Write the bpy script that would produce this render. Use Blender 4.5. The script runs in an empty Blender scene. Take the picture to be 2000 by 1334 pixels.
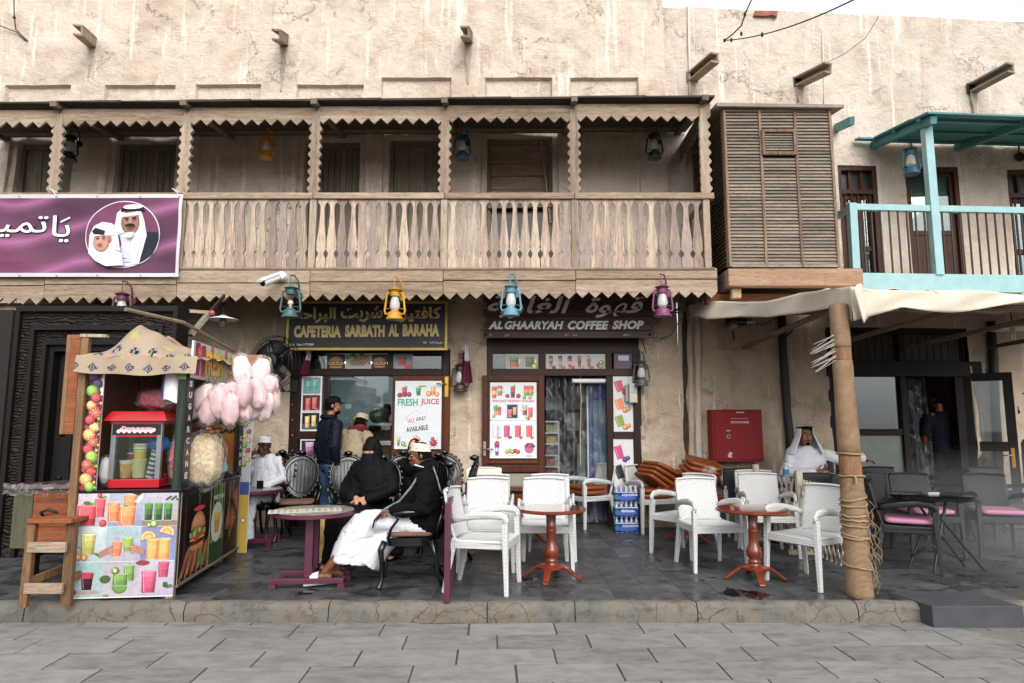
import bpy, math, random
import numpy as np
from mathutils import Matrix, Vector
random.seed(7)
PI = math.pi
sc = bpy.context.scene
C = sc.collection
FPX, TP = 1300.0, 0.125
CAMZ = 1.6
cam_d = bpy.data.cameras.new('camera'); cam = bpy.data.objects.new('camera', cam_d); C.objects.link(cam)
cam.location = (0, 0, CAMZ); cam.rotation_euler = (PI/2 + math.atan(TP), 0, 0)
cam_d.sensor_width = 36; cam_d.lens = 36*FPX/2000; cam_d.clip_end = 2000; cam_d.clip_start = .05
sc.camera = cam
w = bpy.data.worlds.new('World'); sc.world = w; w.use_nodes = True
nt = w.node_tree; nt.nodes.clear()
sky = nt.nodes.new('ShaderNodeTexSky'); sky.sky_type = 'NISHITA'; sky.sun_disc = False
SUN_EL, SUN_ROT = math.radians(35), math.radians(165)
sky.sun_elevation = SUN_EL; sky.sun_rotation = SUN_ROT; sky.air_density = 1.0; sky.dust_density = 6.0; sky.ozone_density = 1.0
hs = nt.nodes.new('ShaderNodeHueSaturation'); hs.inputs['Saturation'].default_value = .12
bg = nt.nodes.new('ShaderNodeBackground'); bg.inputs['Strength'].default_value = .15
wo = nt.nodes.new('ShaderNodeOutputWorld')
cl = nt.nodes.new('ShaderNodeMixRGB'); cl.inputs[0].default_value = .62; cl.inputs[2].default_value = (5.6, 5.75, 6.0, 1)   # even cloud cover over the clear-sky model
nt.links.new(sky.outputs[0], hs.inputs['Color']); nt.links.new(hs.outputs[0], cl.inputs[1]); nt.links.new(cl.outputs[0], bg.inputs['Color']); nt.links.new(bg.outputs[0], wo.inputs['Surface'])
sd = bpy.data.lights.new('sun', 'SUN'); sd.energy = 1.3; sd.angle = math.radians(50); sd.color = (1, .97, .92)
sun = bpy.data.objects.new('sun', sd); C.objects.link(sun)
sun.rotation_euler = (math.radians(90)-SUN_EL, 0, math.radians(15))
vs = sc.view_settings; sc.display_settings.display_device = 'sRGB'
vs.view_transform = 'Standard'; vs.look = 'None'; vs.gamma = 1; vs.use_curve_mapping = False
vs.exposure = 0.82
sc.render.engine = 'CYCLES'
cy = sc.cycles; cy.max_bounces = 7; cy.diffuse_bounces = 4; cy.glossy_bounces = 3; cy.transmission_bounces = 5; cy.transparent_max_bounces = 10; cy.volume_bounces = 0
cy.use_denoising = True; cy.caustics_reflective = False; cy.caustics_refractive = False; cy.use_adaptive_sampling = True
_c, _s = 1/math.sqrt(1+TP*TP), TP/math.sqrt(1+TP*TP)
def P(u, v, Y):
    """point of the place at distance Y in front of the street camera"""
    b = (667-v)/FPX; t = Y/(_c-_s*b)
    return Vector(((u-1000)/FPX*t, Y, CAMZ+t*(_s+_c*b)))
def PZ(u, v, z):
    b = (667-v)/FPX; t = (z-CAMZ)/(_s+_c*b)
    return Vector(((u-1000)/FPX*t, t*(_c-_s*b), z))
def zv(v, Y): return P(1000, v, Y).z
TZ = .15          # terrace level
WY = 9.75         # face of the old wall
BY = 8.40         # front of the timber balcony
def wy(x): return WY if x < 2.9 else WY+.07*(x-2.9)
def lin(h):
    if isinstance(h, str):
        h = h.lstrip('#'); r = [int(h[i:i+2], 16)/255 for i in (0, 2, 4)]
        return tuple(((x+.055)/1.055)**2.4 if x > .04045 else x/12.92 for x in r)
    return tuple(h)
def rotm(rx=0, ry=0, rz=0): return Matrix.Rotation(rz, 4, 'Z') @ Matrix.Rotation(ry, 4, 'Y') @ Matrix.Rotation(rx, 4, 'X')
def TR(x, y, z): return Matrix.Translation((x, y, z))
def aim(a, b):
    """matrix at a whose Z axis points to b"""
    d = (Vector(b)-Vector(a)); q = d.to_track_quat('Z', 'X'); return Matrix.Translation(a) @ q.to_matrix().to_4x4()
class MB:
    def __init__(s): s.v = []; s.f = []; s.c = []; s.M = Matrix.Identity(4); s.col = (1, 1, 1)
    def _add(s, vs, fs, col=None):
        n = len(s.v); M = s.M
        s.v += [tuple(M @ Vector(p)) for p in vs]; s.f += [tuple(i+n for i in f) for f in fs]
        s.c += [col or s.col]*len(fs); return s
    def box(s, c, d, M=None, taper=1.0, col=None):
        x, y, z = d[0]/2, d[1]/2, d[2]/2
        vs = [Vector((sx*x*(taper if sz > 0 else 1), sy*y*(taper if sz > 0 else 1), sz*z)) for sz in (-1, 1) for sy in (-1, 1) for sx in (-1, 1)]
        if M is not None: vs = [M @ p for p in vs]
        c = Vector(c); vs = [p+c for p in vs]
        return s._add(vs, [(0, 2, 3, 1), (4, 5, 7, 6), (0, 1, 5, 4), (2, 6, 7, 3), (0, 4, 6, 2), (1, 3, 7, 5)], col)
    def bb(s, x0, x1, y0, y1, z0, z1, col=None):
        return s.box(((x0+x1)/2, (y0+y1)/2, (z0+z1)/2), (x1-x0, y1-y0, z1-z0), None, 1.0, col)
    def bar(s, a, b, w, h=None, col=None, up=(0, 0, 1), taper=1.0):
        h = h or w; a = Vector(a); b = Vector(b); d = b-a; L = d.length
        if L < 1e-6: return s
        z = d/L; u = Vector(up)
        if abs(z.dot(u)) > .98: u = Vector((0, 1, 0))
        x = z.cross(u).normalized(); y = z.cross(x)
        vs = []
        for t, q in ((0, 1), (1, taper)):
            for sy in (-1, 1):
                for sx in (-1, 1): vs.append(a+d*t+x*(sx*w/2*q)+y*(sy*h/2*q))
        return s._add(vs, [(0, 2, 3, 1), (4, 5, 7, 6), (0, 1, 5, 4), (2, 6, 7, 3), (0, 4, 6, 2), (1, 3, 7, 5)], col)
    def tube(s, pts, r, n=8, col=None, cap=True, ell=1.0, closed=False, up=None):
        pts = [Vector(p) for p in pts]; m = len(pts)
        rr = r if isinstance(r, (list, tuple)) else [r]*m
        vs, fs = [], []; px = None
        for i, p in enumerate(pts):
            if closed: d = pts[(i+1) % m]-pts[i-1]
            else: d = (pts[min(i+1, m-1)]-pts[max(i-1, 0)])
            if d.length < 1e-9: d = Vector((0, 0, 1))
            d.normalize()
            if px is None:
                u = Vector(up) if up else (Vector((0, 0, 1)) if abs(d.z) < .9 else Vector((0, 1, 0)))
                px = d.cross(u).normalized()
            px = (px-d*px.dot(d)).normalized(); py = d.cross(px)
            q = rr[i]; qa, qb = q if isinstance(q, (tuple, list)) else (q, q*ell)
            for k in range(n):
                a = 2*PI*k/n; vs.append(p+px*(math.cos(a)*qa)+py*(math.sin(a)*qb))
        for i in range(m if closed else m-1):
            for k in range(n):
                a = i*n+k; b = i*n+(k+1) % n; j = ((i+1) % m)*n
                fs.append((a, b, j+(k+1) % n, j+k))
        if cap and not closed: fs.append(tuple(range(n-1, -1, -1))); fs.append(tuple(range((m-1)*n, m*n)))
        return s._add(vs, fs, col)
    def lathe(s, prof, n=24, c=(0, 0, 0), M=None, col=None, cap=True, arc=1.0):
        vs, fs = [], []; m = len(prof); M = M or Matrix.Identity(4); c = Vector(c); full = arc >= 1; kk = n if full else n+1
        for r, z in prof:
            for k in range(kk):
                a = 2*PI*arc*k/n; vs.append(c+(M @ Vector((r*math.cos(a), r*math.sin(a), z))))
        for i in range(m-1):
            for k in range(n):
                k2 = (k+1) % kk; fs.append((i*kk+k, i*kk+k2, (i+1)*kk+k2, (i+1)*kk+k))
        if cap and full: fs.append(tuple(range(n-1, -1, -1))); fs.append(tuple(range((m-1)*n, m*n)))
        return s._add(vs, fs, col)
    def ball(s, c, r, n=12, m=8, M=None, col=None):
        if not isinstance(r, (tuple, list)): r = (r, r, r)
        c = Vector(c); M = M or Matrix.Identity(4); vs = []; fs = []
        vs.append(c+(M @ Vector((0, 0, -r[2]))))
        for i in range(1, m):
            t = -PI/2+PI*i/m
            for k in range(n):
                a = 2*PI*k/n; vs.append(c+(M @ Vector((r[0]*math.cos(t)*math.cos(a), r[1]*math.cos(t)*math.sin(a), r[2]*math.sin(t)))))
        vs.append(c+(M @ Vector((0, 0, r[2])))); top = len(vs)-1
        for k in range(n): fs.append((0, 1+(k+1) % n, 1+k))
        for i in range(m-2):
            for k in range(n): a = 1+i*n; fs.append((a+k, a+(k+1) % n, a+n+(k+1) % n, a+n+k))
        a = 1+(m-2)*n
        for k in range(n): fs.append((a+k, a+(k+1) % n, top))
        return s._add(vs, fs, col)
    def prism(s, poly, t, M=None, col=None):
        """polygon in the XZ plane extruded by t along +Y (front face at y=0)"""
        n = len(poly); M = M or Matrix.Identity(4)
        vs = [M @ Vector((x, 0, z)) for x, z in poly]+[M @ Vector((x, t, z)) for x, z in poly]
        fs = [tuple(range(n)), tuple(range(2*n-1, n-1, -1))]+[(i, i+n, (i+1) % n+n, (i+1) % n) for i in range(n)]
        return s._add(vs, fs, col)
    def sheet(s, fn, nu, nv, th=0.0, col=None):
        """grid fn(u,v)->point, optional thickness along the local normal"""
        g = [[Vector(fn(i/nu, j/nv)) for i in range(nu+1)] for j in range(nv+1)]
        vs = [p for r in g for p in r]; W = nu+1
        fs = [(j*W+i, j*W+i+1, (j+1)*W+i+1, (j+1)*W+i) for j in range(nv) for i in range(nu)]
        if th:
            nn = []
            for j in range(nv+1):
                for i in range(nu+1):
                    a = g[j][min(i+1, nu)]-g[j][max(i-1, 0)]; b = g[min(j+1, nv)][i]-g[max(j-1, 0)][i]
                    q = a.cross(b); nn.append(q.normalized() if q.length > 1e-12 else Vector((0, 0, 1)))
            k = len(vs); vs += [vs[i]-nn[i]*th for i in range(k)]
            fs += [tuple(x+k for x in reversed(f)) for f in fs]
            for i in range(nu): fs.append((i+1, i, i+k, i+1+k)); a = nv*W+i; fs.append((a, a+1, a+1+k, a+k))
            for j in range(nv): a = j*W; fs.append((a, a+W, a+W+k, a+k)); a = j*W+nu; fs.append((a+W, a, a+k, a+W+k))
        return s._add(vs, fs, col)
    def mesh(s, name):
        me = bpy.data.meshes.new(name); me.from_pydata(s.v, [], s.f); me.update(); return me
    def build(s, name, mat, parent=None, smooth=False, bevel=0, local=False, vcol=False, seg=2, **tags):
        if parent is not None and not local:
            inv = WM[parent.name].inverted(); s.v = [tuple(inv @ Vector(p)) for p in s.v]
        me = s.mesh(name)
        if vcol:
            at = me.color_attributes.new('Col', 'FLOAT_COLOR', 'CORNER'); arr = []
            for f, c in zip(s.f, s.c): arr += (list(c)+[1.0])*len(f)
            at.data.foreach_set('color', arr)
        o = bpy.data.objects.new(name, me); C.objects.link(o)
        if mat is not None: me.materials.append(mat)
        if smooth:
            me.polygons.foreach_set('use_smooth', [True]*len(me.polygons))
            if smooth != 'all': me.set_sharp_from_angle(angle=math.radians(38))
        if bevel:
            m = o.modifiers.new('bevel', 'BEVEL'); m.width = bevel; m.segments = seg; m.limit_method = 'ANGLE'; m.angle_limit = math.radians(50)
        if parent is not None: o.parent = parent; WM[o.name] = WM[parent.name]
        else: WM[o.name] = Matrix.Identity(4)
        tagd(o, **tags); return o
WM = {}
def tagd(o, label=None, cat=None, group=None, kind=None):
    if label: o['label'] = label
    if cat: o['category'] = cat
    if group: o['group'] = group
    if kind: o['kind'] = kind
    return o
def thing(name, label, cat, loc=(0, 0, 0), rz=0, group=None, kind=None, M=None):
    o = bpy.data.objects.new(name, None); C.objects.link(o); o.empty_display_size = .1
    M = M if M is not None else TR(*loc) @ Matrix.Rotation(rz, 4, 'Z')
    o.matrix_world = M; o.location = M.to_translation(); o.rotation_euler = M.to_euler(); WM[o.name] = M.copy()
    return tagd(o, label, cat, group, kind)
def inst(src, loc, rz=0, label=None, group=None, M=None, scale=None, skip=()):
    """an individual copy of a thing with copies of its parts and sub-parts"""
    r = src.copy(); C.objects.link(r)
    M = M if M is not None else TR(*loc) @ Matrix.Rotation(rz, 4, 'Z')
    r.location = M.to_translation(); r.rotation_euler = M.to_euler(); WM[r.name] = M.copy()
    if scale: r.scale = (scale,)*3
    if label: r['label'] = label
    if group: r['group'] = group
    def rec(a, b):
        for ch in list(a.children):
            if ch.name.split('.')[0] in skip: continue
            c = ch.copy(); C.objects.link(c); c.parent = b; WM[c.name] = M.copy(); rec(ch, c)
    rec(src, r); return r
def move(o, loc, rz=0, M=None):
    M = M if M is not None else TR(*loc) @ Matrix.Rotation(rz, 4, 'Z')
    o.location = M.to_translation(); o.rotation_euler = M.to_euler(); WM[o.name] = M.copy()
    for c in o.children_recursive: WM[c.name] = M.copy()
def piece(me, name, parent, loc=(0, 0, 0), rot=(0, 0, 0), scale=(1, 1, 1)):
    o = bpy.data.objects.new(name, me); C.objects.link(o); o.parent = parent
    o.location = loc; o.rotation_euler = rot; o.scale = scale; WM[o.name] = WM[parent.name]; return o
def nd(nt, t, ins=None, **pr):
    n = nt.nodes.new('ShaderNode'+t)
    for k, v in pr.items(): setattr(n, k, v)
    for k, v in (ins or {}).items():
        if isinstance(v, bpy.types.NodeSocket): nt.links.new(v, n.inputs[k])
        elif isinstance(v, bpy.types.Node): nt.links.new(v.outputs[0], n.inputs[k])
        else:
            if isinstance(v, (tuple, list)) and len(v) == 3 and n.inputs[k].type == 'RGBA': v = (*v, 1)
            n.inputs[k].default_value = v
    return n
def ramp(nt, fac, stops, interp='LINEAR'):
    n = nt.nodes.new('ShaderNodeValToRGB'); e = n.color_ramp.elements; n.color_ramp.interpolation = interp
    while len(e) < len(stops): e.new(.5)
    for el, (p, c) in zip(e, stops): el.position = p; el.color = (*lin(c), 1) if not isinstance(c, (int, float)) else (c, c, c, 1)
    nt.links.new(fac if isinstance(fac, bpy.types.NodeSocket) else fac.outputs[0], n.inputs[0]); return n
def mx(nt, f, a, b, mode='MIX'):
    n = nt.nodes.new('ShaderNodeMixRGB'); n.blend_type = mode
    for i, v in enumerate((f, a, b)):
        if isinstance(v, bpy.types.NodeSocket): nt.links.new(v, n.inputs[i])
        elif isinstance(v, bpy.types.Node): nt.links.new(v.outputs[0], n.inputs[i])
        elif i == 0: n.inputs[0].default_value = v
        else: n.inputs[i].default_value = (*lin(v), 1) if not isinstance(v, (int, float)) else (v, v, v, 1)
    return n
def mth(nt, op, a, b=None, c=None):
    n = nt.nodes.new('ShaderNodeMath'); n.operation = op
    for i, v in enumerate((a, b, c)):
        if v is None: continue
        if isinstance(v, bpy.types.NodeSocket): nt.links.new(v, n.inputs[i])
        elif isinstance(v, bpy.types.Node): nt.links.new(v.outputs[0], n.inputs[i])
        else: n.inputs[i].default_value = v
    return n
def newmat(name):
    m = bpy.data.materials.new(name); m.use_nodes = True; t = m.node_tree
    return m, t, t.nodes['Principled BSDF']
def L(t, a, b, i=0): t.links.new(a if isinstance(a, bpy.types.NodeSocket) else a.outputs[i], b)
def coords(t, scale=(1, 1, 1), kind='Object', rnd=True, rot=(0, 0, 0)):
    tc = nd(t, 'TexCoord'); src = tc.outputs[kind]
    if rnd:
        oi = nd(t, 'ObjectInfo'); k = mth(t, 'MULTIPLY', oi.outputs['Random'], 37.0)
        ad = nd(t, 'VectorMath', {0: src, 1: k}, operation='ADD'); src = ad.outputs[0]
    mp = nd(t, 'Mapping', {'Vector': src, 'Scale': scale, 'Rotation': rot}); return mp.outputs[0]
def noise(t, vec, scale, detail=4, rough=.55, dist=0): return nd(t, 'TexNoise', {'Vector': vec, 'Scale': scale, 'Detail': detail, 'Roughness': rough, 'Distortion': dist})
def bump(t, h, bs, strength=.3, dist=.01):
    n = nd(t, 'Bump', {'Height': h if isinstance(h, bpy.types.NodeSocket) else h.outputs[0], 'Strength': strength, 'Distance': dist}); L(t, n, bs.inputs['Normal']); return n
def plain(name, col, rough=.5, metal=0, var=.12, bmp=0, bscale=60, scale=6, coat=0, spec=.5, sheen=0):
    m, t, b = newmat(name); c = lin(col); v = coords(t)
    n = noise(t, v, scale, 5)
    d = tuple(x*(1-var) for x in c); e = tuple(min(1, x*(1+var)) for x in c)
    r = ramp(t, n, [(.3, d), (.7, e)]); L(t, r, b.inputs['Base Color'])
    b.inputs['Roughness'].default_value = rough; b.inputs['Metallic'].default_value = metal; b.inputs['Specular IOR Level'].default_value = spec
    if coat: b.inputs['Coat Weight'].default_value = coat; b.inputs['Coat Roughness'].default_value = .08
    if sheen: b.inputs['Sheen Weight'].default_value = sheen
    if bmp: bump(t, noise(t, v, bscale, 3), b, bmp, .004)
    return m
def woodm(name, cols, axis='x', scale=1.0, rough=.7, bmp=.35, coat=0, blot=None, rndmix=.5):
    m, t, b = newmat(name); q = {'x': (1.2, 14, 14), 'y': (14, 1.2, 14), 'z': (14, 14, 1.2)}[axis]
    v = coords(t, tuple(x*scale for x in q)); v2 = coords(t, tuple(x*scale*.14 for x in q))
    n = noise(t, v, 1.6, 8, .65, .6); n2 = noise(t, v2, 1.3, 3, .5)
    oi = nd(t, 'ObjectInfo'); f = mth(t, 'ADD', mth(t, 'MULTIPLY', n, .75), mth(t, 'MULTIPLY', oi.outputs['Random'], rndmix*.5))
    f = mth(t, 'ADD', f, mth(t, 'MULTIPLY', n2, .25)); f = mth(t, 'SUBTRACT', f, rndmix*.25)
    k = len(cols); r = ramp(t, f, [(.28+.45*i/(k-1), c) for i, c in enumerate(cols)])
    col = r
    if blot:
        n3 = noise(t, v2, 2.6, 4, .6, .5); f3 = ramp(t, n3, [(.55, 0.0), (.68, 1.0)]); col = mx(t, f3, r, blot)
    fine = noise(t, coords(t, tuple(x*scale*4 for x in q)), 2.2, 3, .6)
    dk = ramp(t, fine, [(.36, .45), (.5, 1.0)]); col = mx(t, .75, col, dk, 'MULTIPLY')
    L(t, col, b.inputs['Base Color']); b.inputs['Roughness'].default_value = rough
    if coat: b.inputs['Coat Weight'].default_value = coat; b.inputs['Coat Roughness'].default_value = .15
    bump(t, mth(t, 'ADD', n, fine), b, bmp, .006); return m
def plaster(name, base, light, dark, low=True, bscale=1.0):
    m, t, b = newmat(name); v = coords(t, rnd=False)
    n1 = noise(t, v, .7, 6, .6); n2 = noise(t, v, 3.2, 8, .65, .4); n3 = noise(t, v, 14, 6, .7)
    c = ramp(t, n1, [(.3, base), (.52, light), (.72, base)])
    blo = ramp(t, n2, [(.50, 0.0), (.70, 1.0)]); c = mx(t, mth(t, 'MULTIPLY', blo, .45), c, dark)
    # vertical run-off streaks
    vs_ = nd(t, 'Mapping', {'Vector': v, 'Scale': (5.5, 5.5, .45)}); st = noise(t, vs_.outputs[0], 1.5, 5, .6)
    pale = ramp(t, st, [(.58, 0.0), (.66, 1.0)]); c = mx(t, mth(t, 'MULTIPLY', pale, .5), c, '#efe6da')
    st2 = noise(t, nd(t, 'Mapping', {'Vector': v, 'Scale': (3.1, 3.1, .3), 'Location': (9, 3, 1)}).outputs[0], 1.8, 6, .65)
    brn = ramp(t, st2, [(.60, 0.0), (.74, 1.0)]); c = mx(t, mth(t, 'MULTIPLY', brn, .5), c, dark)
    # cracks
    vo = nd(t, 'TexVoronoi', {'Vector': nd(t, 'VectorMath', {0: v, 1: mx(t, 1, (0, 0, 0), noise(t, v, 2.5, 5, .7).outputs['Color'], 'ADD').outputs[0]}, operation='ADD').outputs[0], 'Scale': 1.1}, feature='DISTANCE_TO_EDGE')
    ck = ramp(t, vo.outputs['Distance'], [(.0, 1.0), (.012, 0.0)]); ckm = mth(t, 'MULTIPLY', ck, ramp(t, noise(t, v, .9, 3), [(.5, 0.0), (.6, 1.0)]))
    c = mx(t, mth(t, 'MULTIPLY', ckm, .45), c, '#6b5340')
    L(t, c, b.inputs['Base Color']); b.inputs['Roughness'].default_value = .92; b.inputs['Specular IOR Level'].default_value = .2
    # trowel arcs + grit
    ds = noise(t, v, 1.4, 2); dv = nd(t, 'VectorMath', {0: v, 1: mx(t, 1, (0, 0, 0), ds.outputs['Color'], 'ADD').outputs[0]}, operation='ADD')
    tr_ = noise(t, nd(t, 'Mapping', {'Vector': dv.outputs[0], 'Scale': (3.0, 3.0, 17.0), 'Rotation': (0, .6, 0)}).outputs[0], 1.5*bscale, 4, .6, 1.5)
    msk = ramp(t, noise(t, v, 1.1, 3), [(.42, .15), (.62, 1.0)])
    h = mth(t, 'ADD', mth(t, 'MULTIPLY', mth(t, 'MULTIPLY', tr_, msk), .6), mth(t, 'ADD', mth(t, 'MULTIPLY', n3, .7), mth(t, 'MULTIPLY', n2, .9)))
    h = mth(t, 'SUBTRACT', h, mth(t, 'MULTIPLY', ckm, .8))
    bump(t, h, b, .75, .05); return m
def printm(name='printed_colours', rough=.35, spec=.4, photo=.12):
    m, t, b = newmat(name); a = nd(t, 'Attribute', attribute_name='Col'); v = coords(t, rnd=False)
    n = noise(t, v, 9, 4); c = mx(t, .10, a.outputs['Color'], ramp(t, n, [(.3, .72), (.7, 1.0)]), 'MULTIPLY')
    n2 = noise(t, v, 34, 5, .65, .8); c = mx(t, photo, c, ramp(t, n2, [(.3, .45), (.52, 1.0), (.7, 1.25)]), 'MULTIPLY'); c = nd(t, 'HueSaturation', {'Saturation': .88, 'Value': .93, 'Color': c})
    L(t, c, b.inputs['Base Color']); b.inputs['Roughness'].default_value = rough; b.inputs['Specular IOR Level'].default_value = spec
    bump(t, noise(t, v, 5, 3), b, .12, .01); return m
def glassm(name, tint=(.9, .95, .95), alpha=.25, rough=.02):
    """window glass: clear with mirror sheen (thin)"""
    m, t, b = newmat(name); t.nodes.remove(b); o = [n for n in t.nodes if n.type == 'OUTPUT_MATERIAL'][0]
    tr = nd(t, 'BsdfTransparent', {'Color': tint}); gl = nd(t, 'BsdfGlossy', {'Color': (1, 1, 1), 'Roughness': rough})
    fr = nd(t, 'Fresnel', {'IOR': 1.5}); k = mth(t, 'ADD', mth(t, 'MULTIPLY', fr, .9), alpha*.1)
    mi = nd(t, 'MixShader', {0: k.outputs[0], 1: tr.outputs[0], 2: gl.outputs[0]}); L(t, mi, o.inputs['Surface']); return m
def plasticfilm(name, alpha=.35, tint=(.9, .92, .92), rough=.15, sc_=8):
    m, t, b = newmat(name); t.nodes.remove(b); o = [n for n in t.nodes if n.type == 'OUTPUT_MATERIAL'][0]
    v = coords(t); n = noise(t, v, sc_, 5, .6, 1.0)
    bp = nd(t, 'Bump', {'Height': n.outputs[0], 'Strength': .9, 'Distance': .03})
    tr = nd(t, 'BsdfTransparent', {'Color': tint}); gl = nd(t, 'BsdfPrincipled', {'Base Color': (.85, .87, .88), 'Roughness': rough, 'Normal': bp.outputs[0]})
    k = ramp(t, n, [(.4, alpha*.15), (.52, alpha*.4), (.72, min(1, alpha*1.9))]); mi = nd(t, 'MixShader', {0: k.outputs[0], 1: tr.outputs[0], 2: gl.outputs[0]}); L(t, mi, o.inputs['Surface']); return m
def weave(name, col, dark, rough=.45, sx=.03, sz=.014, strength=.8, axis=None):
    m, t, b = newmat(name); tc = nd(t, 'TexCoord'); sp = nd(t, 'SeparateXYZ', {0: tc.outputs['Object']})
    if axis == 'xy': a_, b_ = sp.outputs[0], sp.outputs[1]
    else: a_, b_ = mth(t, 'ADD', sp.outputs[0], mth(t, 'MULTIPLY', sp.outputs[1], .75)), mth(t, 'ADD', sp.outputs[2], mth(t, 'MULTIPLY', sp.outputs[1], .8))
    u = mth(t, 'DIVIDE', a_, sx); v = mth(t, 'DIVIDE', b_, sz)
    row = mth(t, 'FLOOR', v); sh = mth(t, 'MULTIPLY', mth(t, 'MODULO', mth(t, 'ABSOLUTE', row), 2.0), .5)
    fu = mth(t, 'FRACT', mth(t, 'ADD', u, sh)); fv = mth(t, 'FRACT', v)
    hu = mth(t, 'SINE', mth(t, 'MULTIPLY', fu, PI)); hv = mth(t, 'SINE', mth(t, 'MULTIPLY', fv, PI))
    h = mth(t, 'MULTIPLY', mth(t, 'POWER', hu, .5), mth(t, 'POWER', hv, .5))
    c = mx(t, ramp(t, h, [(.15, 0.0), (.5, 1.0)]), dark, col); L(t, c, b.inputs['Base Color']); b.inputs['Roughness'].default_value = rough
    bump(t, h, b, strength, .004); return m
M_ = {}
M_['plaster'] = plaster('old_lime_plaster', '#b9a695', '#cdbfb0', '#9a826c')
M_['plaster_low'] = plaster('soiled_plaster', '#a8957f', '#c0ae9a', '#7d6854')
M_['plaster_r'] = plaster('pale_plaster', '#b8a798', '#c9bdb0', '#978270')
M_['oldwood'] = woodm('weathered_timber', ['#6e5d4e', '#8d7965', '#a08d79', '#b3a18d'], 'x', 1, .85, .4, blot='#8d7364')
M_['oldwood_z'] = woodm('weathered_timber_upright', ['#6d5c50', '#8e7c6b', '#a1907e', '#b2a28f'], 'z', 1, .85, .4, blot='#85756d')
M_['oldwood_y'] = woodm('weathered_timber_deep', ['#50433a', '#6f6052', '#85745f'], 'y', 1, .85, .4)
M_['baluster'] = woodm('sun_bleached_baluster', ['#85756c', '#a08e7d', '#b3a28e', '#bfae9a', '#a68d7c', '#948480'], 'z', .8, .85, .35, blot='#8d7b76', rndmix=1.0)
M_['greywood'] = woodm('grey_louvre_wood', ['#5f554c', '#756a5f', '#877b6e', '#988b7c'], 'x', 1.2, .9, .2, rndmix=.5)
M_['greywood_z'] = woodm('grey_frame_wood', ['#4f3c30', '#76604f', '#927c68'], 'z', 1.2, .9, .3)
M_['rustwood'] = woodm('rust_stained_beam', ['#7e6350', '#a08369', '#b59b80'], 'x', 1, .85, .4, blot='#8f6c58')
M_['redwood'] = woodm('reddish_door_wood', ['#35190e', '#522613', '#683319'], 'z', 1.4, .42, .12, coat=.25)
M_['redwood_x'] = woodm('reddish_rail_wood', ['#351a0f', '#502614', '#653219'], 'x', 1.4, .42, .12, coat=.25)
M_['darkwood'] = woodm('dark_shopfront_wood', ['#1f1009', '#2f1a10', '#3b2216'], 'x', 1.4, .45, .15, coat=.15)
M_['brownwood'] = woodm('brown_window_wood', ['#2e1a12', '#482b1e', '#5b392a'], 'z', 1.3, .5, .15)
M_['blackwood'] = woodm('black_cafe_wood', ['#080605', '#120d0a', '#1a1410'], 'z', 1.2, .6, .12)
M_['carved'] = None
M_['honey'] = woodm('honey_timber', ['#46301d', '#6d4e30', '#8a6843'], 'z', 1.2, .65, .3)
M_['honey_x'] = woodm('honey_board', ['#54290f', '#84461c', '#9e5a2a'], 'x', 1.2, .6, .3)
M_['shutter'] = woodm('grey_green_shutter', ['#575044', '#78705f', '#8e8572'], 'z', 1.1, .8, .25)
M_['cyanpaint'] = plain('turquoise_paint', '#86a9ac', .55, var=.10, bmp=.2, bscale=40)
M_['tealpaint'] = plain('teal_paint', '#3d7577', .6, var=.22, bmp=.25, bscale=30, scale=3)
M_['iron'] = plain('dark_iron_bar', '#2c2521', .55, metal=.4)
M_['black'] = plain('black_metal', '#0a0a0b', .35, var=.2)
M_['blackplastic'] = plain('black_plastic', '#0d0d0e', .45)
M_['whiteplastic'] = plain('white_plastic', '#dcdcdc', .4, var=.04)
M_['chrome'] = plain('polished_steel', '#b9b9bb', .12, metal=1, var=.05)
M_['steel'] = plain('brushed_steel', '#8e9092', .35, metal=.8)
M_['brass'] = plain('brass', '#b98d3a', .3, metal=.9)
M_['print'] = printm(); M_['photo'] = printm('photo_print', photo=.42); M_['printmatt'] = printm('printed_cloth', .7, .2)
M_['glass'] = glassm('window_glass'); M_['glassware'] = glassm('clear_glass', (.93, .96, .96), .5)
M_['film'] = plasticfilm('clear_plastic_film', .13, (.9, .92, .92), .2, 5); M_['bagfilm'] = plasticfilm('bag_film', .17, (.96, .95, .95), .12, 14)
M_['maroonpaint'] = plain('maroon_paint', '#4d1c35', .4, var=.18, bmp=.15)
M_['rope'] = None
M_['pipe'] = plain('white_pvc', '#c9c2b6', .5)
M_['cable'] = plain('black_cable', '#161311', .6)
for k in ('blackwood', 'darkwood', 'redwood', 'redwood_x', 'brownwood'):
    b = M_[k].node_tree.nodes['Principled BSDF']; b.inputs['Specular IOR Level'].default_value = .22; b.inputs['Coat Weight'].default_value = 0
AR = {'ا': 'ﺍﺎ', 'ب': 'ﺏﺐﺑﺒ', 'ت': 'ﺕﺖﺗﺘ', 'ح': 'ﺡﺢﺣﺤ', 'ر': 'ﺭﺮ', 'س': 'ﺱﺲﺳﺴ', 'ش': 'ﺵﺶﺷﺸ', 'غ': 'ﻍﻎﻏﻐ', 'ف': 'ﻑﻒﻓﻔ', 'ق': 'ﻕﻖﻗﻘ', 'ك': 'ﻙﻚﻛﻜ', 'ل': 'ﻝﻞﻟﻠ', 'م': 'ﻡﻢﻣﻤ', 'ه': 'ﻩﻪﻫﻬ', 'و': 'ﻭﻮ', 'ي': 'ﻱﻲﻳﻴ', 'ة': 'ﺓﺔ'}
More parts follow.
